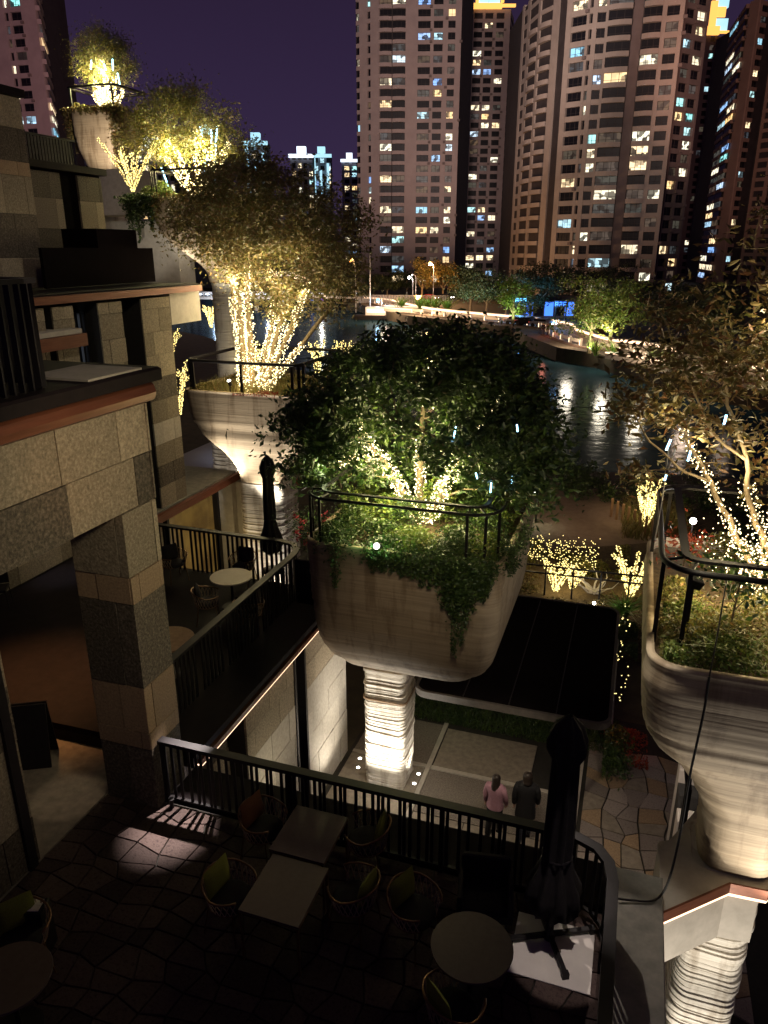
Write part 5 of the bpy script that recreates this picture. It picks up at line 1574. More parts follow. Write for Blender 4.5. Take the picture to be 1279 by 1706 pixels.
# tree 3 (upper left, lit crown)
_b = top_level()
b0 = (-19.0, 30.9, 14.9)
st3 = [(limb_path(b0, q, .0, 6, .03), r0, .035) for q, r0 in (((-20.2, 31.0, 17.2), .12), ((-19.1, 31.0, 17.8), .14), ((-18.3, 31.2, 17.0), .12), ((-17.7, 31.4, 17.3), .09), ((-21.0, 31.3, 16.9), .08))]
tree('planter_tree', 'olive tree glowing yellow from inside, in the upper left planter', st3,
     [((-20.0, 31.3, 18.0), (2.2, 2.0, 1.7), 4), ((-18.3, 31.5, 17.4), (1.7, 1.6, 1.2), 1.5), ((-21.5, 31.0, 17.2), (1.2, 1.0, 1.0), .8), ((-19.6, 31, 19.2), (1.3, 1.2, .6), .6)],
     230, 75, .115, 'leaf_olive', 'bark', .33, seed=43, shell=.35)
string_lights('gold fairy lights on the trunk and limbs of the upper left tree', [(s_[0], (.13, .05)) for s_ in st3], 80, .026, 'bulb_gold', 6, jitter=.04)
glow_inside([((-20.0, 31.0, 17.2), (1.7, 1.5, 1.2)), ((-18.6, 31.2, 17.0), (1.3, 1.4, 1.0)), ((-19.4, 30.6, 16.2), (1.2, .9, .7))], 16, 110, (1, .86, .40), 6, low=.2)
cover('ground_cover', 'rounded green clump at the left of the upper left planter', -20.4, 29.8, .9, .7, 14.9, .9, 4500, .08, 'leaf_bright', 57)
cover('ground_cover', 'trailing low plants round the upper left planter', -19.4, 31.0, 2.0, 2.0, 14.9, .35, 5000, .09, 'leaf_olive', 58)
rr = random.Random(15)
hanging('dark creeper trailing down the left side of the upper left planter', (-21.5, 29.2, 15.1), [(-21.6 + rr.random() * 1.6, 28.88, 15.1, rr.uniform(.5, 1.4)) for i in range(22)] + [(-21.62, 29 + rr.random(), 15.1, rr.uniform(.5, 2.0)) for i in range(14)], 90, .11, 'leaf_deep', 63, sp=.16)
hanging('brown creeper trailing over the front rim of the upper left planter', (-18.4, 28.88, 15.1), [(-20.0 + rr.random() * 2.8, 28.86, 15.1, rr.uniform(.2, .8)) for i in range(30)], 90, .1, 'leaf_autumn', 64, sp=.14)

shift_new(_b, (.15, .1, -.45))
# tree 4 (highest)
_b = top_level()
b0 = (-36.2, 47.9, 21.5)
st4 = [(limb_path(b0, q, .0, 6, .03), r0, .05) for q, r0 in (((-37.1, 48.0, 23.7), .15), ((-36.3, 48.0, 24.2), .20), ((-35.7, 48.2, 24.0), .15), ((-35.1, 48.3, 23.3), .10), ((-37.6, 48.3, 23.1), .09))]
tree('planter_tree', 'fine branched tree in the highest planter, its trunk lit gold', st4,
     [((-36.5, 48.2, 25.3), (2.0, 1.8, 1.7), 4), ((-35.3, 48.3, 24.5), (1.5, 1.4, 1.1), 1.4), ((-37.5, 48.3, 24.6), (1.2, 1.2, 1.1), 1)], 260, 60, .12, 'leaf_olive', 'bark', .36, seed=44, shell=.3, twig=.02)
string_lights('gold fairy lights on the trunk of the highest tree', [(s_[0], (.2, .07)) for s_ in st4], 60, .04, 'bulb_gold', 7, jitter=.06)
glow_inside([((-36.4, 47.8, 24.5), (1.5, 1.3, 1.2)), ((-36.4, 47.2, 23.3), (1.0, .8, .7))], 13, 190, (1, .86, .42), 7, low=.0)
cover('ground_cover', 'reddish dry planting at the foot of the highest tree', -36.3, 47.7, 1.6, 1.7, 21.5, .8, 4000, .12, 'leaf_straw', 59)
hanging('dark creeper hanging from both edges of the highest planter', (-36.3, 45.7, 21.7), [(-38.1, 45.9 + rr.random() * 1.2, 21.8, rr.uniform(1.2, 2.8)) for i in range(26)] + [(-34.6 + rr.random() * .35, 45.7 + rr.random(), 21.8, rr.uniform(1.5, 4.8)) for i in range(34)] + [(-38.0 + rr.random() * 3.4, 45.68, 21.8, rr.uniform(.2, .6)) for i in range(30)], 60, .16, 'leaf_autumn', 65, sp=.2)

shift_new(_b, (.35, .15, -.45))
# tree 5 (right foreground)
b0 = (2.0, 10.7, 7.9)
def pth(*ps):
    pts = catmull([Vector(p) for p in ps], 4); q = random.Random(len(ps) * 7 + int(ps[-1][0] * 10))
    return [pts[0]] + [p + Vector((q.uniform(-.03, .03), q.uniform(-.03, .03), 0)) for p in pts[1:]]
st5 = [(pth(b0, (1.75, 10.6, 8.45), (1.42, 10.5, 9.05), (1.12, 10.5, 9.55), (.85, 10.5, 9.95), (.68, 10.45, 10.3)), .06, .016),
       (pth(b0, (1.9, 10.6, 8.7), (1.65, 10.5, 9.3), (1.5, 10.5, 9.9), (1.2, 10.45, 10.6), (1.0, 10.4, 11.4)), .06, .014),
       (pth(b0, (2.05, 10.6, 8.8), (1.95, 10.6, 9.7), (1.85, 10.6, 10.6), (1.75, 10.6, 11.6), (1.6, 10.6, 12.4)), .09, .02),
       (pth(b0, (2.3, 10.7, 8.8), (2.6, 10.7, 9.8), (2.8, 10.8, 11.0), (3.1, 10.8, 12.2)), .09, .02),
       (pth((1.12, 10.5, 9.55), (.7, 10.35, 9.75), (.2, 10.3, 10.2), (-.1, 10.25, 10.7)), .022, .008),
       (pth((1.5, 10.5, 9.9), (1.0, 10.6, 10.3), (.5, 10.7, 11.2), (.2, 10.7, 11.8)), .025, .008)]
tree('planter_tree', 'open crowned tree with pale brown leaves leaning out of the right foreground planter', st5,
     [((1.9, 10.7, 11.4), (1.9, 1.6, 1.4), 4), ((.7, 10.5, 11.1), (1.05, 1.2, 1.0), 1.8), ((1.2, 10.6, 9.9), (1.2, 1.0, .7), .5), ((2.6, 11.0, 12.6), (1.7, 1.6, 1.1), 1.5), ((.22, 10.3, 9.55), (.3, .35, .15), .14), ((.2, 10.3, 10.5), (.5, .5, .4), .5)],
     250, 36, .118, 'leaf_autumn', 'bark', .20, seed=45, shell=.25, twig=.006, aspect=.36)
ex = [Vector((1.95 + .34 * NR.normal(), 10.3 + .25 * NR.normal(), 8.25 + .40 * abs(NR.normal()))) for i in range(750)]
string_lights('thick warm fairy lights on the lower limbs of the right foreground tree', [(s_[0], (s_[1] + .01, .03)) for s_ in st5[:1]] + [(st5[1][0][:11], .07), (st5[2][0][:7], .1), (st5[3][0][:6], .1)], 95, .010, 'bulb_white', 8, jitter=.04, extra=ex)
for q, pw in (((1.4, 9.9, 8.6), 40), ((1.9, 9.9, 8.55), 60), ((2.3, 9.3, 8.5), 30), ((1.0, 9.6, 8.5), 16)): lamp('POINT', 'fairy_light_glow', q, pw, (1, .78, .42), .15)
glow_inside([((1.5, 10.3, 9.8), (.7, .5, .8)), ((1.9, 10.4, 10.8), (1.2, .8, 1.0)), ((.6, 10.3, 10.4), (.8, .5, .7)), ((1.6, 10.0, 11.8), (1.2, .8, .8))], 18, 5, (1, .80, .46), 8, low=.0)
cover('ground_cover', 'thick yellow green planting filling the right foreground planter', 2.5, 10.2, 1.85, 2.0, 7.9, .5, 15000, .055, 'leaf_olive', 71)
cover('ground_cover', 'bright green shrublets near the front of the right planter', 1.9, 8.9, 1.2, .7, 7.9, .5, 5000, .05, 'leaf_bright', 72)
o = obj('grass_tufts', blade_mesh('grass_tufts', np.stack([NR.uniform(.4, 2, 260), NR.uniform(-.5, .1, 260), np.zeros(260)], 1) , .3, 'leaf_bright', .9, .009), None, (1.0, 8.75, 7.92)); o['kind'] = 'stuff'; o['label'] = 'arching strap leaves at the front right of the right planter'
rb_ = thing('red_shrub', 'small shrub with red leaves beside the rail of the right planter', 'shrub', (1.0, 11.3, 7.9))
MB().tube([(0, 0, 0), (.05, 0, .4)], .015, 5).build('stem', 'bark_dark', rb_)
obj('foliage', leaf_mesh('foliage', NR.normal(size=(260, 3)) * .16 + np.array([0, 0, .45]), .09, 'leaf_red', aspect=.35), rb_)
sg = thing('sapling', 'thin sapling with broad drooping green leaves in front of the right tree', 'sapling', (1.42, 9.0, 7.9))
MB().tube([(0, 0, 0), (.02, 0, .5), (.05, .05, 1.0)], .012, 5).tube([(.02, 0, .5), (.3, 0, .95)], .008, 4).tube([(.02, 0, .6), (-.25, 0, .9)], .008, 4).build('trunk', 'bark_dark', sg)
obj('crown', leaf_mesh('crown', NR.normal(size=(420, 3)) * np.array([.3, .2, .17]) + np.array([.05, 0, .95]), .085, 'leaf_deep', .8, .5), sg)
sp_ = thing('spotlight', 'black box spotlight on a tall post in the right planter', 'spotlight', (.93, 8.95, 7.9))
MB().box((-.025, -.02, 0), (.025, .02, .78)).build('post', 'black_metal', sp_)
o = MB().bbox((-.08, -.07, 0), (.08, .07, .13), .01).build('housing', 'black_metal', sp_); o.location = (0, 0, .78); o.rotation_euler = (.4, .3, .3)
lamp('SPOT', 'planter_light', (.9, 8.4, 9.6), 20, (1, .9, .6), .1, (1.6, 9.0, 7.9), 70, .9)
# the round white lamp at the back of the planter
wl_ = thing('globe_lamp', 'glaring white lamp behind the rail of the right planter', 'lamp', at(1155, 868, Y=12.3))
MB().ball((0, 0, 0), .055, 12, 8).build('globe', 'lamp_white', wl_, True)
MB().tube([(0, 0, -.05), (0, 0, -1.6)], .012, 5).build('stem', 'black_metal', wl_)
lamp('POINT', 'globe_light', Vector(wl_.location) + Vector((0, -.12, 0)), 8, (1, .95, .9), .05)
# black cable hanging from the planter to the terrace
cab = [at(1182, 1128, Z=8.06), at(1172, 1190, Y=7.95), at(1150, 1290, Y=7.9), at(1135, 1380, Y=7.8), at(1118, 1455, Y=7.6), at(1104, 1488, Z=5.0), at(1085, 1501, Z=4.98), at(1055, 1500, Z=4.98), at(1030, 1497, Z=5.0)]
tag(MB().tube(catmull(cab), .014, 6).build('cable', 'black_metal'), 'loose black cable hanging from the right planter and lying across the parapet', 'cable')
cab2 = [at(1182, 1128, Z=8.06), at(1195, 1060, Y=8.4), at(1212, 960, Y=8.9)]
tag(MB().tube(catmull(cab2), .010, 5).build('cable', 'black_metal'), 'thin black cable climbing from the rim into the right planter', 'cable')

# blue white icicle tubes
def tube_light(p, L, label, d=(0.05, 0, 1), r=.014):
    t = thing('hanging_light_tube', label, 'light tube', p)
    d = Vector(d).normalized()
    MB().tube([-d * L / 2, d * L / 2], r, 6).build('tube', 'tube_blue', t)
    MB().tube([d * L / 2, d * (L / 2 + .05)], r * 1.2, 6).build('cap', 'black_metal', t)
for i, (px, py, yy, L, lab) in enumerate(((1114, 741, 10.4, .16, 'short blue light tube where two white straps meet, right tree'), (1150, 755, 10.5, .22, 'blue light tube hanging inside the left edge of the right tree'),
        (1208, 701, 10.4, .16, 'highest blue light tube in the right tree'), (1109, 795, 10.4, .09, 'lowest small blue light on the white straps of the right tree'),
        (853, 800, 13.6, .17, 'blue light tube at the right corner of the middle planter rail'), (818, 812, 13.3, .2, 'blue light tube beside the rail bend of the middle planter'), (794, 792, 13.3, .13, 'small blue light among leaves left of the rail bend'),
        (758, 720, 13.0, .22, 'blue light tube high inside the middle tree'), (862, 713, 12.6, .13, 'faint blue light at the right flank of the middle tree'))):
    tube_light(at(px, py, Y=yy), L, lab, (R.uniform(-.3, .3), 0, 1))
for px, py, L, lab in ((152, 108, 1.0, 'long white blue light tube left in the highest tree'), (188, 108, 1.2, 'slanting light tube right in the highest tree'), (198, 132, 1.3, 'brightest light tube above the right rail of the highest planter'), (175, 112, .7, 'small light tube near the middle of the highest tree')):
    tube_light(at(px, py, Y=47.0), L * .55, lab, (R.uniform(-.3, .3), 0, 1), .035)
for px, py, L in ((340, 240, 1.4), (352, 250, 1.8), (360, 236, 1.2), (322, 262, .8), (275, 295, .9)):
    tube_light(at(px, py, Y=32.0), L, 'pale blue light tube hanging in the upper left tree, %s' % {340: 'leftmost of the right cluster', 352: 'longest of the right cluster', 360: 'rightmost of the cluster', 322: 'near its trunk', 275: 'left of its trunk'}[px], (R.uniform(-.4, .4), 0, 1), .03)
stp = thing('strap_pole', 'two pale straps meeting at a blue light in front of the river', 'strap', (0, 0, 0))
MB().tube([at(1114, 748, Y=10.4), at(1103, 835, Y=10.4), at(1091, 900, Y=9.5)], .010, 5).build('strap', 'steel', stp)
MB().tube([at(1127, 742, Y=10.4), at(1109, 795, Y=10.4)], .010, 5).build('strap', 'steel', stp)

# ------------------------------------------------------------------ courtyard
cyd = struct('courtyard_paving', MB().box((-6.1, 8.7, -.1), (4.5, 19.0, .004)), 'joint')
rr = random.Random(77)
def slabs(parent, x0, x1, y0, y1, nx, ny, mat, zt=.03, gap=.02, jit=0):
    for i in range(nx):
        for j in range(ny):
            a, b_ = x0 + (x1 - x0) * i / nx, x0 + (x1 - x0) * (i + 1) / nx
            c, d = y0 + (y1 - y0) * j / ny, y0 + (y1 - y0) * (j + 1) / ny
            MB().bbox((a + gap / 2, c + gap / 2, .004), (b_ - gap / 2, d - gap / 2, zt + rr.uniform(-.003, .003)), .006).build('paving_slab', mat, parent)
slabs(cyd, -6.0, -4.02, 9.0, 13.2, 2, 4, 'paving')
slabs(cyd, -3.86, -1.4, 15.45, 17.1, 1, 1, 'paving')
slabs(cyd, -3.86, -.2, 9.0, 13.7, 3, 4, 'paving')
MB().box((-4.0, 9, .004), (-3.88, 17.3, .045)).build('joint_strip', 'pale_concrete', cyd)
MB().box((-6, 15.3, .004), (-4.01, 15.42, .045)).build('joint_strip', 'pale_concrete', cyd)
MB().box((-3.87, 15.3, .004), (-.3, 15.42, .045)).build('joint_strip', 'pale_concrete', cyd)
MB().box((-.3, 9, .004), (-.18, 17.3, .045)).build('joint_strip', 'pale_concrete', cyd)
MB().box((-3.87, 13.72, .004), (-.3, 15.28, .02)).build('gravel_bed', 'gravel', cyd)
MB().box((-6.0, 15.45, .004), (-4.02, 17.2, .02)).build('gravel_bed', 'gravel', cyd)
MB().box((-6.0, 13.3, .004), (-4.02, 15.28, .03)).build('paving_slab', 'paving', cyd)
# crazy paving right of the courtyard
cells = 11
g = {}
for i in range(8):
    for j in range(15):
        g[i, j] = (-.1 + i * .46 + (rr.uniform(-.15, .15) if 0 < i < 7 else 0), 10.6 + j * .5 + rr.uniform(-.16, .16))
for i in range(7):
    for j in range(14):
        q = [Vector(g[i, j]), Vector(g[i + 1, j]), Vector(g[i + 1, j + 1]), Vector(g[i, j + 1])]
        if rr.random() < .3: q = [q[0], q[1], (q[1] + q[2]) / 2 + Vector((rr.uniform(-.05, .05), 0)), q[2], q[3]]
        c = sum(q, Vector((0, 0))) / len(q)
        q = [c + (p - c) * .93 for p in q]
        MB().prism([(p.x, p.y) for p in q], .005, .04 + rr.uniform(-.006, .006), cap0=False).build('flagstone', rr.choice(('flagstone', 'paving', 'granite_brown', 'flagstone')), cyd)
lamp('SPOT', 'courtyard_light', (-1.5, 12.2, 4.1), 150, (1.0, .82, .6), .2, (-2.4, 14.3, 0), 100, .9)
lamp('SPOT', 'courtyard_light', (1.1, 12.5, 4.1), 100, (1.0, .8, .6), .2, (.9, 14.5, 0), 80, .9)
# grass strip and lawn
o = obj('grass', blade_mesh('grass', np.stack([NR.uniform(-6, .6, 9000), NR.uniform(17.3, 18.9, 9000), np.zeros(9000)], 1), .16, 'leaf_deep', .4, .012)); o['kind'] = 'stuff'; o['label'] = 'dark grass strip between the courtyard paving and the black canopy'
lamp('SPOT', 'grass_light', (-4.7, 15.6, 2.2), 16, (.8, 1, .6), .1, (-3.6, 18, 0), 80, .9)
# black canopy with pale rim
cn = thing('flat_canopy', 'flat black roof with rounded corners and a thin pale rim, on a slim post', 'canopy', (-1.9, 17.3, 0))
pts = rrect(0, 0, 2.15, 2.85, .28, 6, 2)
MB().prism(pts, 2.66, 2.84).build('roof', 'roof_black', cn)
for x in (-1.05, 0, 1.05): MB().box((x - .012, -2.8, 2.841), (x + .012, 2.8, 2.856)).build('roof_seam', 'black_metal', cn)
n = len(pts)
mb = MB()
po = rrect(0, 0, 2.22, 2.92, .33, 6, 2)
loft(mb, [(2.70, po), (2.87, po), (2.87, pts), (2.845, pts)], False, False)
mb.build('rim', 'dark_rim', cn)
for x, y in ((1.55, -2.3), (1.55, 2.3)): MB().lathe([(.05, 0), (.05, 2.66)], (x, y), 12).build('post', 'grey_concrete', cn)
tag(MB().bbox((.30, 18.3, 0), (.45, 25.2, .25), .02).build('bed_kerb', 'grey_concrete'), 'low kerb beside the canopy holding the climbing plants', 'kerb')
cover('ground_cover', 'dark planting between canopy and right planter with tiny lights', .65, 20.5, .35, 4.8, .2, .9, 6000, .09, 'leaf_deep', 73)
cover('ground_cover', 'red lit low plants at the canopy corner', .75, 17.6, .6, .7, .1, .22, 1400, .07, 'leaf_red', 74)
lamp('SPOT', 'red_spot', (.6, 16.6, 1.6), 9, (1, .15, .08), .05, (.75, 17.8, .2), 70, .9)
bl = MB()
pth_ = [Vector((.55 + .1 * math.sin(i), 18.5 + .7 * i, .9 + .2 * math.cos(i * 2))) for i in range(10)]
string_lights('sparse fairy lights trailing through the plants beside the canopy', [(pth_, .12)], 6, .02, 'bulb_pale', 12)
gf = thing('fern', 'bright green lit fern at the far corner of the canopy', 'fern', at(1040, 1022, Z=.6))
obj('fronds', blade_mesh('fronds', NR.normal(size=(160, 3)) * .06, .5, 'leaf_bright', .8, .03), gf)
lamp('SPOT', 'fern_light', Vector(gf.location) + Vector((-.3, -.8, 1.0)), 14, (.5, 1, .55), .05, gf.location, 70, .9)
lb = thing('ground_light', 'lone small white light in the red brown bed behind the canopy', 'light', at(990, 1005, Z=.4))
MB().ball((0, 0, 0), .06, 10, 6).build('lens', 'lamp_white', lb)
MB().lathe([(.03, -.4), (.03, -.05)], seg=8).build('stem', 'black_metal', lb)
lamp('POINT', 'bed_light', Vector(lb.location) + Vector((0, -.1, .15)), 10, WHITE, .05)

# garden bed behind the canopy
bed = struct('garden_bed', MB().prism([(-9, 22.5), (3.0, 22.5), (3.4, 33), (1.9, 33.5), (-3.4, 30.5), (-9, 31)], 0, .1), 'soil')
struct('garden_path', MB().prism([(-9, 31.4), (-3.4, 30.9), (1.2, 32.6), (1.6, 33.6), (.6, 37), (-.9, 40.5), (-3.5, 42.3), (-10, 42)], 0.0, .05), 'path')
cover('ground_cover', 'dry reddish brown ground cover in the bed behind the canopy', -2.5, 25.5, 4.0, 2.6, .1, .35, 9000, .09, 'leaf_autumn', 75)
cover('ground_cover', 'leafy olive hedge at the back of the garden bed', -2.4, 29.3, 3.0, 1.0, .1, 1.3, 9000, .1, 'leaf_olive', 76)
cover('ground_cover', 'dark hedge along the near river bank', -7.5, 40.5, 9.0, 2.2, .0, 1.6, 16000, .14, 'leaf_deep', 77)
cover('ground_cover', 'dark planting right of the garden path', 6.0, 38.5, 4.0, 5.0, .0, 1.2, 9000, .14, 'leaf_deep', 78)
gr = thing('garden_rail', 'dark double rail fence in front of the lit shrubs behind the canopy', 'fence', (0, 0, 0))
for z in (.95, 1.25): MB().flatbar([(-5.5, 26.3, z), (2.0, 26.6, z)], .05, .06).build('rail', 'black_metal', gr)
for i in range(8): MB().box((-5.4 + i, 26.28, 0), (-5.34 + i, 26.36, 1.3)).build('post', 'black_metal', gr)
wf = thing('timber_fence', 'short fence of upright timber posts beside the garden path', 'fence', (0, 0, 0))
pA_, pB_ = at(1018, 862, Z=0), at(1095, 905, Z=0)
for i in range(9):
    p = pA_.lerp(pB_, i / 8)
    MB().bbox((p.x - .06, p.y - .05, 0), (p.x + .06, p.y + .05, 1.0), .015).build('stake', 'timber', wf)
    if i < 8:
        q = pA_.lerp(pB_, (i + 1) / 8)
lamp('SPOT', 'path_light', (-.3, 36.0, 3.5), 110, (1, .7, .42), .1, (.8, 37.0, 0), 90, .9)
lamp('SPOT', 'path_light', (-2.5, 33.0, 5.0), 260, (1, .68, .42), .1, (-1.6, 36.0, 0), 100, .9)
o = obj('grass', blade_mesh('grass', np.stack([NR.uniform(.2, 3.2, 1600), NR.uniform(33.5, 38.6, 1600), np.zeros(1600)], 1), .7, 'leaf_straw', .3, .02)); o['kind'] = 'stuff'; o['label'] = 'tall dry grass behind the timber stakes'
lit_shrub(925, 988, 0, 1.6, 7, 'broad shrub of many short lit stems at the left behind the canopy', 81, Zp=0, spread=.7, power=10, size=.04)
lit_shrub(953, 985, 0, 1.3, 5, 'smaller lit shrub touching the broad one behind the canopy', 82, Zp=0, spread=.7, power=6, size=.04)
lit_shrub(1050, 997, 0, 2.0, 9, 'fan shaped lit shrub right of the pale bare branches', 83, Zp=0, spread=.62, power=12, size=.045)
lit_shrub(1075, 880, 0, 2.6, 9, 'tall candelabra shaped lit shrub by the timber stakes', 84, Zp=0, spread=.45, power=16, size=.05)
gb = thing('bollard_light', 'twin black bollard with a small lit head just right of the middle planter', 'light', at(888, 872, Z=0))
for x in (-.13, .13): MB().box((x - .04, -.04, 0), (x + .04, .04, 1.55 - x)).build('post', 'black_metal', gb)
MB().lathe([(.09, 1.56), (.12, 1.6), (.12, 1.66)], (.06, 0), 12).build('lens', 'lamp_white', gb)
MB().lathe([(.15, 1.665), (.15, 1.7)], (.06, 0), 12).build('cap', 'black_metal', gb)
lamp('SPOT', 'bollard_glow', Vector(gb.location) + Vector((.06, -.1, 1.5)), 40, (.9, 1, .7), .08, Vector(gb.location) + Vector((.1, -.4, 0)), 120, .8)
cb_ = thing('bare_shrub', 'pale bleached bare branches between the lit shrubs', 'shrub', at(988, 992, Z=0))
rr = random.Random(9)
mb = MB()
for i in range(13):
    a = rr.uniform(0, 6.28); p = Vector((0, 0, .1)); pts = [p]
    for k in range(4):
        p = p + Vector((math.cos(a) * .25, math.sin(a) * .2, rr.uniform(.05, .32))); a += rr.uniform(-.8, .8); pts.append(p)
    mb.tube(pts, [.045, .035, .028, .018, .008], 5)
mb.build('branches', 'white_panel', cb_)
# lit shrubs toward the river, seen through the second planter's rail
for px, py, T_, h, n, lab, sd, pw in ((578, 640, 42, 2.6, 9, 'lit shrub standing by the water right of the mid left planter', 85, 30), (455, 505, 78, 4.6, 7, 'lit shrub high on the slope left of the multi stem tree', 86, 40),
        (372, 560, 60, 2.6, 6, 'lit shrub on the bank, leftmost of the slope cluster', 87, 14), (392, 575, 58, 2.4, 6, 'lit shrub on the bank, second of the slope cluster', 88, 14), (352, 545, 62, 2.2, 6, 'lit shrub at the top of the slope cluster', 89, 12),
        (408, 588, 56, 2.3, 6, 'lit shrub lowest on the bank slope', 90, 12), (286, 600, 48, 2.6, 6, 'lit shrub seen between the stone wall and round column', 91, 14), (300, 690, 38, 2.8, 8, 'large lit shrub low behind the goblet planter rim', 92, 22),
        (432, 640, 33, 2.0, 6, 'lit shrub behind the stems in the mid left planter', 93, 10), (530, 628, 36, 1.8, 6, 'lit shrub behind the right rail of the mid left planter', 94, 10)):
    lit_shrub(px, py, T_, h, n, lab, sd, spread=.4, per=15, size=.05 if T_ < 50 else .075, power=pw)
lit_shrub(222, 318, 33, 2.3, 8, 'lit shrub leaning left at the edge of the upper left planter', 95, spread=.75, per=26, size=.04, power=30)
# small lit shrub and path seen under the goblet planter
tp = at(395, 775, Z=0)
pool = thing('glass_floor', 'pale bluish lit plaza floor seen under the goblet planter', 'floor', (tp.x, tp.y, 0))
MB().bbox((-4.5, -2, 0), (3.0, 9, .06), .02).build('floor_plate', 'facade_grey', pool)
lamp('SPOT', 'plaza_light', (tp.x, tp.y + 1, 5), 220, (.7, .78, 1), .3, (tp.x, tp.y + 2, 0), 90, .9)
for i, (dx, dy, rz) in enumerate(((-.8, .5, .3), (.5, 1.6, 1.5), (1.2, -.2, 2.2), (-2.0, 2.4, .9))):
    simple_chair('side_chair', 'dark wire chair on the bluish plaza under the goblet planter, %s' % ('nearest the column', 'in the middle', 'closest to the camera', 'farthest left')[i], (tp.x + dx, tp.y + dy, .06), rz)
pcl = thing('concrete_column', 'layered pale column standing left of the goblet stem, below it', 'column', (-17.6, 30.8, 0))
mb = MB(); secs = []; z = 0
rr = random.Random(31)
while z < 4.6:
    th = rr.uniform(.06, .16); j = rr.uniform(-.03, .03)
    s1 = rrect(0, 0, 1.05 + j, 1.0 + j, .3); secs += [(z, rrect(0, 0, 1.02 + j, .97 + j, .3)), (z + .02, s1), (z + th - .02, s1)]; z += th
loft(mb, secs); mb.build('shaft', 'strata_column', pcl)
lamp('SPOT', 'column_uplight', (-16.4, 27.5, .3), 260, WHITE, .1, (-17.6, 30.2, 2.6), 70, .8)

# black framed stair with pale landings beside the right column
stt = thing('outdoor_stair', 'narrow stair with pale landings between black posts, behind the right column', 'stair', (1.75, 11.9, 0))
for i in range(6): MB().bbox((0, i * .42, .0), (1.0, i * .42 + .4, .9 + i * .3), .02).build('step', 'white_panel' if i % 2 else 'asphalt', stt)
for x, y in ((-.12, -.1), (-.12, .05), (.95, -.1)): MB().box((x, y, 0), (x + .09, y + .09, 3.6)).build('post', 'black_metal', stt)
MB().box((-.12, .15, 3.5), (-.02, 2.6, 3.6)).build('stringer', 'black_metal', stt)
lamp('SPOT', 'stair_light', (2.6, 12.5, 4.4), 28, WHITE, .1, (2.2, 13.0, 1.5), 90, .9)

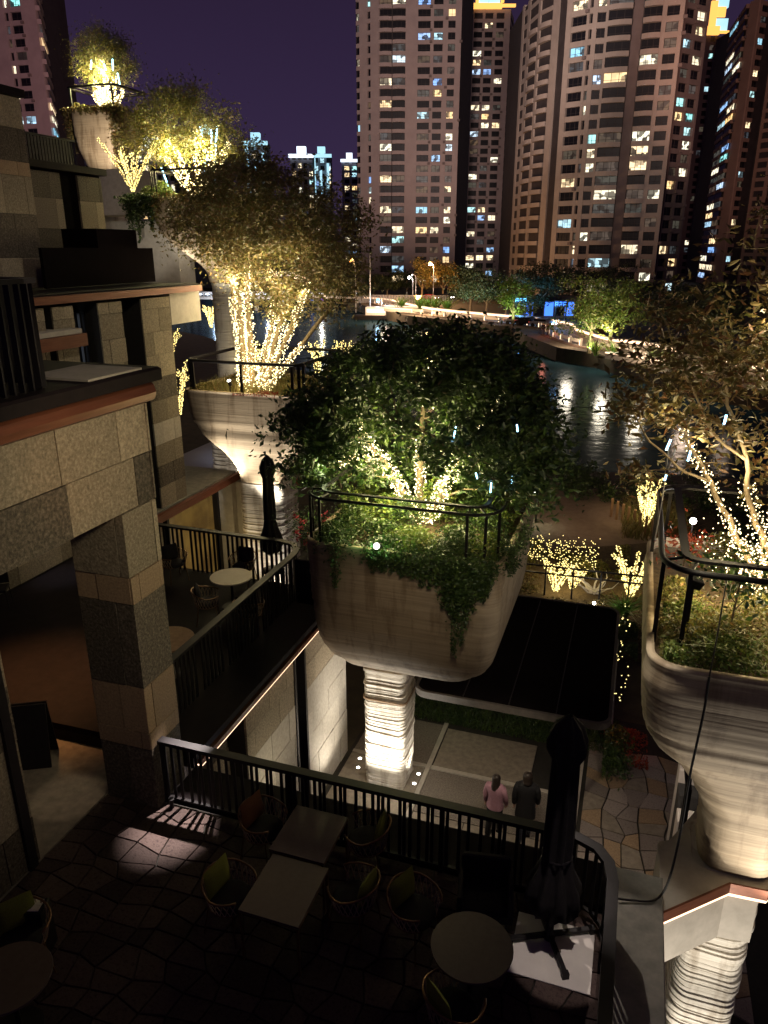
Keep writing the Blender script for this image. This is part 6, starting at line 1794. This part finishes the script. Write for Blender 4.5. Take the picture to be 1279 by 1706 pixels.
# ------------------------------------------------------------------ people in the courtyard
def person(label, loc, rz, h, hair_long, coat, coat_len, coat_r, stride, legs_mat, arm='down'):
    s_ = h / 1.7
    V = []; E = []; RD = []
    def v(p, r): V.append((p[0] * s_, p[1] * s_, p[2] * s_)); RD.append(r * s_); return len(V) - 1
    def e(a, b2): E.append((a, b2))
    pel = v((0, 0, .95), .125); wa = v((0, 0, 1.1), .115); ch = v((0, 0, 1.28), .13); sh = v((0, 0, 1.40), .09); nk = v((0, -.01, 1.47), .048)
    h0 = v((0, -.015, 1.54), .075); h1 = v((0, -.02, 1.62), .085); nose = None
    e(pel, wa); e(wa, ch); e(ch, sh); e(sh, nk); e(nk, h0); e(h0, h1)
    for sx, st in ((-1, stride), (1, -stride)):
        a = v((sx * .09, 0, .88), .09); k = v((sx * .09, -st * .45 - .02, .5), .06); an = v((sx * .085, -st + .03, .09), .04); to = v((sx * .09, -st - .12, .035), .032)
        e(pel, a); e(a, k); e(k, an); e(an, to)
        s1 = v((sx * .17, 0, 1.38), .058)
        if arm == 'fold': el_ = v((sx * .24, -.06, 1.14), .042); wr = v((sx * .10, -.24, 1.16), .03)
        else: el_ = v((sx * .235, .03 * sx, 1.12), .042); wr = v((sx * .24, -.06 + .05 * sx, .88), .028)
        e(sh, s1); e(s1, el_); e(el_, wr)
        d = (Vector(V[wr]) - Vector(V[el_])).normalized() / s_
        w = Vector(V[wr]) / s_
        pm_ = v(w + d * s_ * .05, .028); e(wr, pm_)
        for f in range(5):
            off = Vector(((f - 2) * .006, (f - 2) * .013, 0))
            L = (.035, .055, .062, .056, .044)[f]
            q = v(w + d * s_ * .07 + off * 1.5, .0095); t_ = v(w + d * s_ * (.07 + L) + off * 2.2 + Vector((-sx * .012, 0, 0)), .008)
            e(pm_, q); e(q, t_)
    me = bpy.data.meshes.new('body'); me.from_pydata(V, E, []); me.update()
    o = bpy.data.objects.new('body_src', me); COL.objects.link(o)
    sk = o.modifiers.new('s', 'SKIN')
    for i, r in enumerate(RD): me.skin_vertices[0].data[i].radius = (r, r)
    me.skin_vertices[0].data[0].use_root = True
    su = o.modifiers.new('u', 'SUBSURF'); su.levels = 1
    dg = bpy.context.evaluated_depsgraph_get()
    m2 = bpy.data.meshes.new_from_object(o.evaluated_get(dg))
    bpy.data.objects.remove(o)
    m2.materials.clear(); m2.materials.append(M['skin'])
    m2.polygons.foreach_set('use_smooth', [True] * len(m2.polygons))
    root = thing('person', label, 'person', loc, rz)
    obj('body', m2, root)
    # face details: nose, ears
    f = MB().ball((0, -.105 * s_, 1.585 * s_), .014 * s_, 6, 4, sz=1.4)
    for sx in (-1, 1):
        f.ball((sx * .082 * s_, -.01 * s_, 1.585 * s_), .02 * s_, 6, 4, sz=1.4)
    f.build('face_features', 'skin', root)
    f = MB()
    for sx in (-1, 1): f.ball((sx * .03 * s_, -.092 * s_, 1.60 * s_), .009 * s_, 6, 4)
    f.build('eyes', 'hair', root)
    hb = MB(); prof = []
    n = 20
    vs = []; rings = [(0.0, 1.735), (.055, 1.725), (.088, 1.69), (.10, 1.64), (.102, 1.58), (.10, 1.52)] + ([(.10, 1.44), (.095, 1.36), (.06, 1.31)] if hair_long else [(.094, 1.50), (.06, 1.47)])
    for r, z in rings:
        for k in range(n):
            a = 2 * math.pi * k / n
            fr = math.sin(a)  # +1 back, -1 front
            rr_ = r * (1.0 if fr > -.35 or z > 1.63 else .72)
            vs.append((rr_ * math.cos(a) * s_, (rr_ * math.sin(a) * 1.08 + (.012 if z > 1.5 else .05)) * s_, z * s_))
    fs = [(i * n + k, (i + 1) * n + k, (i + 1) * n + (k + 1) % n, i * n + (k + 1) % n) for i in range(len(rings) - 1) for k in range(n)]
    hb.add(vs, fs).build('hair', 'hair', root, True)
    ct = MB(); vs = []
    rings = [(.07, .07, 1.475), (.15, .11, 1.45), (.235, .135, 1.40), (.235, .15, 1.28), (.19, .14, 1.12), (.19, .145, .98), (.2 * coat_r, .16 * coat_r, coat_len + .05), (.2 * coat_r, .16 * coat_r, coat_len)]
    for a_, b2, z in rings:
        for k in range(24):
            an = 2 * math.pi * k / 24
            wv = 1 + .03 * math.sin(an * 6 + z * 7)
            vs.append((a_ * math.cos(an) * wv * s_, b2 * math.sin(an) * wv * s_, z * s_))
    fs = [(i * 24 + k, (i + 1) * 24 + k, (i + 1) * 24 + (k + 1) % 24, i * 24 + (k + 1) % 24) for i in range(len(rings) - 1) for k in range(24)]
    ct.add(vs, fs).build('coat', coat, root, True)
    for sx, st in ((-1, stride), (1, -stride)):
        el_ = (sx * .245, -.06, 1.13) if arm == 'fold' else (sx * .245, .03 * sx, 1.12)
        wr = (sx * .11, -.235, 1.16) if arm == 'fold' else (sx * .245, -.055 + .05 * sx, .9)
        MB().tube([Vector((sx * .165, 0, 1.385)) * s_, Vector((sx * .215, .0, 1.27)) * s_, Vector(el_) * s_, Vector(wr) * s_], [.085 * s_, .075 * s_, .065 * s_, .052 * s_], 12).build('sleeve', coat, root, True)
        MB().tube([Vector((sx * .085, 0, .95)) * s_, Vector((sx * .09, -st * .45 - .02, .5)) * s_, Vector((sx * .085, -st + .03, .10)) * s_], [.11 * s_, .082 * s_, .06 * s_], 12).build('trouser_leg', legs_mat, root, True)
        p = Vector((sx * .09, -st + .03, 0)) * s_
        MB().bbox((p.x - .045, p.y - .2, 0), (p.x + .045, p.y + .06, .085), .03).build('shoe', 'black_cloth', root)
    return root
pp_ = at(822, 1388, Z=0.03)
person('person in a pink padded jacket and dark leggings, walking away with dark hair down', (pp_.x, pp_.y, .03), rad(168), 1.58, True, 'pink_cloth', .80, 1.05, .16, 'black_cloth')
pp_ = at(872, 1396, Z=0.03)
person('taller person in a long black coat and dark trousers, right of the pink jacket', (pp_.x, pp_.y, .03), rad(185), 1.76, False, 'black_cloth', .62, 1.12, .13, 'denim')

# ------------------------------------------------------------------ far bank
def street_lamp(label, px, py, T_, ztip, mat, pw, col, r=.22, arm=.9):
    p = at(px, py, T=T_)
    t = thing('street_lamp', label, 'street lamp', (p.x, p.y, .3))
    h = p.z - .3
    MB().tube([(arm, 0, 0), (arm, 0, h * .85), (arm * .8, 0, h * .97), (0.1, 0, h)], [.12, .08, .06, .05], 8).build('pole', 'steel', t)
    MB().lathe([(.08, h + .12), (.2, h + .06), (.22, h - .02)], seg=12).build('lamp_head', 'black_metal', t)
    MB().ball((0, 0, h - .16), r, 10, 6).build('bulb', mat, t, True)
    if pw: lamp('POINT', 'street_light', (p.x, p.y - .2, p.z - .7), pw, col, .3)
    return t
street_lamp('orange street lamp right of the mid left tree, over the far promenade', 585, 432, 150, 0, 'lamp_orange', 900, ORANGE, .42)
street_lamp('orange street lamp in front of the broad balcony tower, lighting the trees', 717, 438, 175, 0, 'lamp_orange', 16000, ORANGE, .42)
street_lamp('lower orange street lamp at the left by the round column', 276, 465, 140, 0, 'lamp_orange', 900, ORANGE, .5)
street_lamp('upper orange street lamp at the left by the round column', 289, 437, 155, 0, 'lamp_orange', 600, ORANGE, .4)
street_lamp('white street lamp on the far promenade, left of the orange trees', 682, 461, 168, 0, 'lamp_white', 900, WHITE, .3)
street_lamp('dim white twin lamp just right of the white street lamp', 687, 457, 172, 0, 'lamp_white', 0, WHITE, .14)
street_lamp('white blue lamp by the boat landing', 630, 499, 160, 0, 'sign_sky', 700, (.5, .75, 1), .42)
fp = at(617, 505, T=166)
fpo = thing('flag_pole', 'tall slim unlit pole on the far promenade beside the river bend', 'pole', (fp.x, fp.y, .3))
MB().lathe([(.16, 0), (.08, at(617, 425, T=166).z)], seg=8).build('shaft', 'steel', fpo)
MB().ball((0, 0, at(617, 425, T=166).z), .25, 8, 5).build('finial', 'steel', fpo)

far_protos = []
def far_tree(px, py, T_, h, w, label, proto_seed, zb=.3, mat='leaf_far', n=2600, leaf=.42):
    rng = np.random.default_rng(proto_seed); rr = random.Random(proto_seed)
    p = at(px, py, T=T_)
    t = thing('far_tree', label, 'tree', (p.x, p.y, zb), 0)
    MB().tube([(0, 0, 0), (.1, 0, h * .3), (0, .1, h * .62)], [.3, .22, .1], 7).tube([(.1, 0, h * .3), (w * .25, 0, h * .6)], [.15, .06], 5).tube([(.1, 0, h * .28), (-w * .25, .2, h * .62)], [.15, .06], 5).build('trunk', 'bark', t)
    c = np.stack([rng.normal(size=22) * w * .24, rng.normal(size=22) * w * .2, h * (.35 + .6 * rng.random(22))], 1)
    i = rng.integers(0, 22, n)
    q = c[i] + rng.normal(size=(n, 3)) * np.array([w * .1, w * .1, h * .06])
    obj('crown', leaf_mesh('crown', q, leaf, mat, .1, .6, rng=rng), t)
    return t
spec = [(575, 480, 175, 9, 9, 'far tree left of the flag pole, partly behind the brown tree'), (612, 480, 215, 9, 10, 'low dark far tree left under the broad tower'), (645, 478, 205, 9, 10, 'dark far tree behind the white street lamp'),
        (678, 476, 206, 11, 10, 'dark far tree left of the orange lit pair'), (703, 478, 190, 11.5, 8, 'far tree lit orange, left of the pair'), (738, 478, 192, 11, 9, 'far tree lit orange, right of the pair'),
        (785, 485, 150, 13, 11, 'dark far tree right of the orange pair'), (812, 490, 142, 12, 10, 'tall dark far tree with pale lit lower leaves'), (845, 492, 138, 13, 11, 'dark far tree above the blue signs, left'),
        (885, 495, 135, 12, 11, 'dark far tree above the blue signs, right'), (915, 490, 150, 14, 12, 'dark far tree under the tan tower'), (955, 492, 145, 14, 12, 'dark far tree under the bright window row'),
        (1060, 500, 120, 12, 11, 'dark far tree right of the green lit trees'), (1105, 505, 112, 12, 11, 'dark far tree behind the right foreground tree'), (1160, 520, 100, 11, 11, 'dark far tree at right behind the branches'), (1220, 530, 92, 11, 11, 'dark far tree close to the right edge'),
        (440, 480, 215, 11, 12, 'far tree behind the bridge arch, left'), (500, 480, 215, 11, 12, 'far tree behind the bridge arch, middle'), (390, 480, 215, 10, 12, 'far tree behind the bridge arch, far left'), (545, 480, 210, 10, 10, 'far tree behind the right end of the bridge'),
        (760, 480, 230, 10, 12, 'low far tree under the gap between towers'), (1010, 480, 170, 15, 14, 'tall dark far tree behind the green lit trees')]
for i, (px, py, T_, h, w, lab) in enumerate(spec): far_tree(px, py, T_, h * (.85 if i in (4, 5) else .62 if i < 6 or i > 15 else .68), w, lab, 100 + i, n=3400, leaf=.36, mat='leaf_amber' if i in (4, 5) else 'leaf_far')  # amber leaves put the orange lamplight into the lit pair's colour
for px, py, T_, h, w, lab, sd in ((985, 545, 92, 9, 7.5, 'green lit far tree with a forked pale trunk on the far promenade', 201), (1018, 545, 96, 9, 8, 'wider green lit far tree right of the forked one', 202), (855, 520, 120, 8, 5, 'far tree with pale green lit crown beside the blue signs', 203)):
    t = far_tree(px, py, T_, h, w, lab, sd, mat='leaf_bright', n=3400, leaf=.3)
    p = Vector(t.location)
    lamp('SPOT', 'tree_uplight', p + Vector((0, -2.5, .4)), 2600, (.75, 1, .45), .1, p + Vector((0, .3, 6)), 80, .8)
for px, py, T_, pw, col in ((785, 500, 145, 1600, (.75, 1, .85)), (815, 505, 138, 1800, (.85, 1, .8)), (705, 480, 181, 6000, (1, .42, .1)), (738, 480, 183, 5000, (1, .42, .1))):  # orange two added near the crowns in place of the street lamp's light
    p = at(px, py, T=T_); p.z = 1.2
    lamp('SPOT', 'tree_uplight', p + Vector((0, -5, 0)), pw, col, .2, p + Vector((0, 0, 6)), 90, .8)
# spiky lit plants on the far beds
for i, (px, py, T_) in enumerate(((668, 500, 160), (700, 500, 157), (712, 500, 157), (726, 500, 156), (746, 501, 155), (1025, 572, 88), (1100, 575, 84), (1122, 585, 80), (996, 560, 90))):
    p = at(px, py, T=T_)
    t = thing('spiky_plant', 'spiky green lit plant on the far bank, number %s counted from the left' % ('one', 'two', 'three', 'four', 'five', 'seven', 'eight', 'nine', 'six')[i], 'plant', (p.x, p.y, .5))
    k = 1.6 if i < 5 else 1.0
    obj('leaves', blade_mesh('leaves', NR.normal(size=(70, 3)) * .12, 1.5 * k, 'leaf_bright', .45, .07 * k), t)
    lamp('SPOT', 'plant_light', p + Vector((0, -1.6, 1.2)), 260 * k, (.6, 1, .6), .1, (p.x, p.y, 1.2), 90, .8)
# lit stepped beds and unseen points added to brighten the promenade
for px, py, T_, pw, col in ((640, 508, 150, 5200, (1, .66, .4)), (700, 515, 145, 5200, (1, .66, .4)), (760, 525, 132, 3600, (1, .66, .4)), (950, 560, 98, 2200, (1, .72, .5)), (1010, 585, 90, 1900, (1, .72, .5)), (1070, 600, 82, 1700, (1, .72, .5)), (1150, 620, 74, 900, (1, .6, .4)), (1220, 640, 70, 250, (1, .6, .4))):
    p = at(px, py, T=T_); p.z = 3.2
    lamp('POINT', 'promenade_light', p, pw * .8, col, .7)
hl = [Vector((NR.uniform(-4.6, -.6), 28.2 + NR.uniform(0, .9), .5 + 1.1 * NR.random())) for i in range(260)]
string_lights('scattered fairy lights woven through the hedge behind the canopy', [([Vector((-4.4, 28.4, .9)), Vector((-2.5, 28.4, 1.2)), Vector((-.6, 28.5, .9))], .3)], 30, .022, 'bulb_pale', 66, extra=hl)
for x in (-4.2, -3.0, -1.8, -.8): lamp('POINT', 'hedge_glow', (x, 27.9, 1.3), 14, GOLD, .2)
ter2 = thing('stepped_bed', 'long low stepped bed with glowing edge on the far bank, left part', 'planting bed', (0, 0, 0))
for px0, py0, px1, py1, T0, T1 in ((625, 505, 700, 513, 158, 150), (640, 500, 730, 507, 162, 156), (1010, 575, 1130, 612, 88, 80)):
    a = at(px0, py0, T=T0); b_ = at(px1, py1, T=T1)
    a.z = b_.z = 0; d = (b_ - a); L = d.length; an = math.atan2(d.y, d.x)
    o = MB().bbox((0, 0, .3), (L, 1.2, 1.1), .05).build('bed_wall', 'granite_pale', ter2); o.location = a; o.rotation_euler = (0, 0, an)
    o = MB().box((0, -.06, .95), (L, -.005, 1.05)).build('light_strip', 'led_peach', ter2); o.location = a; o.rotation_euler = (0, 0, an)
pr = thing('street_railing', 'pale slatted street railing beyond the far promenade, under the broad tower', 'railing', (0, 0, 0))
a = at(596, 487, T=180); b_ = at(748, 487, T=176); a.z = b_.z = 2.2
MB().flatbar([a, b_], .15, .12).build('top_rail', 'pale_concrete', pr)
sm = MB().box((-.12, -.05, 0), (.12, .05, 1.9)).mesh('slat', 'pale_concrete')
for i in range(60):
    p = a.lerp(b_, i / 59); obj('slat', sm, pr, (p.x, p.y, .3))
lamp('POINT', 'street_light', a.lerp(b_, .4) + Vector((0, -6, 2)), 900, (1, .6, .45), .3)
# car roof with red tail lights
def car(label, p, rz, paint):
    c = thing('parked_car', label, 'car', p, rz)
    pf = [(-2.2, .35), (-2.15, .8), (-1.5, .92), (-.9, 1.42), (.7, 1.45), (1.3, .95), (2.1, .8), (2.2, .4)]
    mb = MB(); n = len(pf)
    mb.add([(x, -.85, z) for x, z in pf] + [(x, .85, z) for x, z in pf], [tuple(range(n)), tuple(range(2 * n - 1, n - 1, -1))] + [(i, n + i, n + (i + 1) % n, (i + 1) % n) for i in range(n)])
    mb.build('body', paint, c)
    MB().box((-1.2, -.87, .98), (1.0, .87, 1.3)).build('side_windows', 'glass_dark', c)
    for x in (-1.4, 1.4):
        for y in (-.8, .8):
            o = MB().lathe([(.32, -.1), (.32, .1)], seg=14).build('wheel', 'black_metal', c); o.location = (x, y, .32); o.rotation_euler = (math.pi / 2, 0, 0)
    for y in (-.6, .6): MB().box((-2.24, y - .15, .65), (-2.18, y + .15, .8)).build('tail_light', 'red_light', c)
    for y in (-.6, .6): MB().box((2.14, y - .15, .6), (2.24, y + .15, .75)).build('headlight', 'lamp_white', c)
    return c
car('red car passing behind the street railing, left one', at(716, 490, T=190).xy.to_3d() + Vector((0, 0, .32)), -.3, 'red_paint')
car('dark car behind the street railing, right one', at(742, 491, T=192).xy.to_3d() + Vector((0, 0, .32)), -.3, 'glass_dark')
for i, (px, py, T_) in enumerate(((862, 530, 128), (880, 530, 126), (905, 531, 124), (1000, 528, 125))):
    car('parked car in blue light beyond the promenade, %s' % ('leftmost', 'second from left', 'third from left', 'rightmost')[i], at(px, py, T=T_).xy.to_3d() + Vector((0, 0, .32)), -.4, 'glass_dark' if i % 2 else 'steel')
# blue shop signs
for px0, px1, y0, y1, T_, mt, lab in ((858, 880, 497, 503, 134, 'sign_sky', 'pale blue glowing shop sign among the dark trees, left'), (924, 948, 503, 510, 132, 'sign_blue', 'deep blue glowing shop sign under the dark trees, right')):
    a = at(px0, y1, T=T_); b_ = at(px1, y0, T=T_)
    s_ = thing('shop_sign', lab, 'sign', (a.x, a.y, .3))
    L = (b_.xy - a.xy).length; an = math.atan2(b_.y - a.y, b_.x - a.x); h0 = a.z - .3; h1 = b_.z - .3
    o = MB().box((0, .1, h0 - .2), (L, .4, h1 + .2)).build('sign_board', 'black_metal', s_); o.rotation_euler = (0, 0, an)
    rr = random.Random(px0); x = .1
    while x < L - .5:
        w = rr.uniform(.45, .7); g_ = MB()
        g_.box((x, 0, h0), (x + w * .16, .09, h1)); g_.box((x, 0.002, h1 - .13), (x + w, .088, h1)); g_.box((x + w * .3, .004, h0 + .2), (x + w * .9, .086, h0 + .32))
        if rr.random() < .6: g_.box((x + w * .8, .003, h0 + .1), (x + w * .95, .085, h1 - .05))
        o = g_.build('glowing_stroke', mt, s_); o.rotation_euler = (0, 0, an); x += w + .22
    for x in (.3, L - .3):
        o = MB().box((x - .1, .15, 0), (x + .1, .35, h0)).build('post', 'black_metal', s_); o.rotation_euler = (0, 0, an)
    lamp('POINT', 'sign_glow', a + Vector((L / 2, -1.5, .3)), 800, (.15, .45, 1.0), .4)
sfr = thing('shop', 'low blue lit shop front behind the parked cars', 'shop front', at(870, 530, T=140).xy.to_3d() + Vector((0, 0, .3)))
o = MB().box((0, 0, 0), (10, 4, 4)).build('wall', 'facade_dark', sfr); o.rotation_euler = (0, 0, .3)
for i in range(5):
    o = MB().box((.3 + i * 1.9, -.08, .5), (1.9 + i * 1.9, -.005, 3.0)).build('window', 'glass_dark' if i % 2 else 'sign_blue', sfr); o.rotation_euler = (0, 0, .3)
# boats / landing
p = at(622, 515, T=158)
bt = thing('boat_landing', 'dark boat landing with a small lit cabin at the bend of the far bank', 'landing', (p.x, p.y, -1.5), .15)
MB().bbox((-4, -1.2, 0), (5, 1.2, .9), .2).build('hull', 'black_metal', bt)
MB().bbox((-1.5, -.9, .9), (3, .9, 2.6), .1).build('cabin', 'white_panel', bt)
MB().box((-1.2, -.94, 1.5), (2.7, -.905, 2.2)).build('window', 'led_cyan', bt)
for i, dx in enumerate((-3.2, -2.6)):
    pass
# the lit arched footbridge
br = thing('arch_bridge', 'white lit footbridge with two pale arches over the river, behind the fairy lit trunks', 'bridge', (0, 0, 0))
A0 = at(250, 492, T=178); A1 = at(600, 492, T=182)
A0.z = A1.z = 1.6
d = (A1 - A0); L = d.length; u = d.normalized(); nrm = Vector((-u.y, u.x, 0))
MB().flatbar([A0, A1], 4.0, .5).build('deck', 'pale_concrete', br)
for s_ in (-1, 1):
    MB().flatbar([A0 + nrm * 2.0 * s_ + Vector((0, 0, 1.25)), A1 + nrm * 2.0 * s_ + Vector((0, 0, 1.25))], .12, .12).build('handrail', 'pale_concrete', br)
for i in range(60):
    q = A0.lerp(A1, (i + .5) / 60) - nrm * 2.0
    o = MB().box((-.08, -.08, .2), (.08, .08, 1.2)).build('rail_post', 'pale_concrete', br); o.location = q
    if i % 2 == 0:
        o = MB().box((-.5, -.12, .75), (.5, -.085, 1.05)).build('rail_light', 'led_white', br); o.location = q; o.rotation_euler = (0, 0, math.atan2(u.y, u.x))
for (x0, x1, pk) in ((355, 548, 452), (395, 560, 455)):
    a = at(x0, 492, T=180); b_ = at(x1, 492, T=182); hh = at(450, pk, T=181).z - 1.6
    off = nrm * (-1.8 if x0 == 355 else 1.8)
    pts = [Vector((a.x + (b_.x - a.x) * f, a.y + (b_.y - a.y) * f, 1.6 + hh * 4 * f * (1 - f))) + off for f in [i / 20 for i in range(21)]]
    MB().tube(pts, .32, 8).build('arch', 'white_panel', br, True)
    MB().tube([p_ + Vector((0, -.2, -.36)) for p_ in pts], .09, 4).build('arch_light', 'led_peach', br)
    for i in range(3, 18, 3):
        MB().tube([pts[i], Vector((pts[i].x, pts[i].y, 1.9))], .05, 4).build('hanger', 'steel', br)
for f in (.2, .5, .8):
    q = A0.lerp(A1, f); MB().lathe([(.5, -3.5), (.5, -.2)], (q.x, q.y), 10).build('pier', 'pale_concrete', br).location = (0, 0, 1.6)
for f, c_ in ((.35, (.7, .8, 1)), (.6, (.85, .85, 1)), (.85, (1, .8, .6))):
    lamp('POINT', 'bridge_light', A0.lerp(A1, f) + Vector((0, -5, 3)), 1800, c_, .3)
for px, mt, w_, lab in ((520, 'sign_blue', .5, 'thin blue light column by the bridge foot'), (536, 'sign_purple', 1.0, 'violet lit panel by the bridge foot'), (473, 'led_white', .4, 'white light column under the bridge')):
    p = at(px, 498, T=186 if px < 500 else 196)
    t = thing('light_column', lab, 'light', (p.x, p.y, -.2))
    MB().box((-w_ / 2, -.2, 0), (w_ / 2, .2, 4.5)).build('light_panel', mt, t)
    MB().box((-w_ / 2 - .1, .21, -1.4), (w_ / 2 + .1, .5, 4.6)).build('backing', 'black_metal', t)
# screen beside the round column
p = at(285, 468, T=150)
scn = thing('billboard', 'small blue white lit billboard left of the round column', 'billboard', (p.x, p.y, .3))
MB().box((-1.6, 0, 3.0), (2.6, .3, 8.6)).build('backing', 'black_metal', scn)
for i, (x0, z0, x1, z1) in enumerate(((-1.2, 3.4, .2, 4.4), (.5, 3.8, 2.2, 4.7), (.6, 5.0, 2.3, 6.2), (-.9, 5.0, .2, 5.6), (1.4, 6.6, 2.3, 8.0), (.2, 6.8, 1.0, 7.6))):
    MB().box((x0, -.08, z0), (x1, -.01, z1)).build('screen_block', ('sign_sky', 'sign_blue', 'led_white')[i % 3], scn)
MB().box((-.2, .05, 0), (.2, .25, 3.0)).build('post', 'black_metal', scn)
# walkers as tiny figures by the far rail
for i, (px, py, T_) in enumerate(((905, 556, 113), (912, 556, 112), (600, 512, 160))):
    p = at(px, py, T=T_)
    person('distant person in dark clothes by the far balustrade, %s' % ('left of two', 'right of two', 'alone near the landing')[i], (p.x, p.y, .33), i * 1.3, 1.72, False, 'black_cloth', .75, 1.05, .1, 'denim')
lamp('POINT', 'promenade_light', at(908, 550, T=110) + Vector((0, 0, 1)), 160, (1, .25, .15), .3)
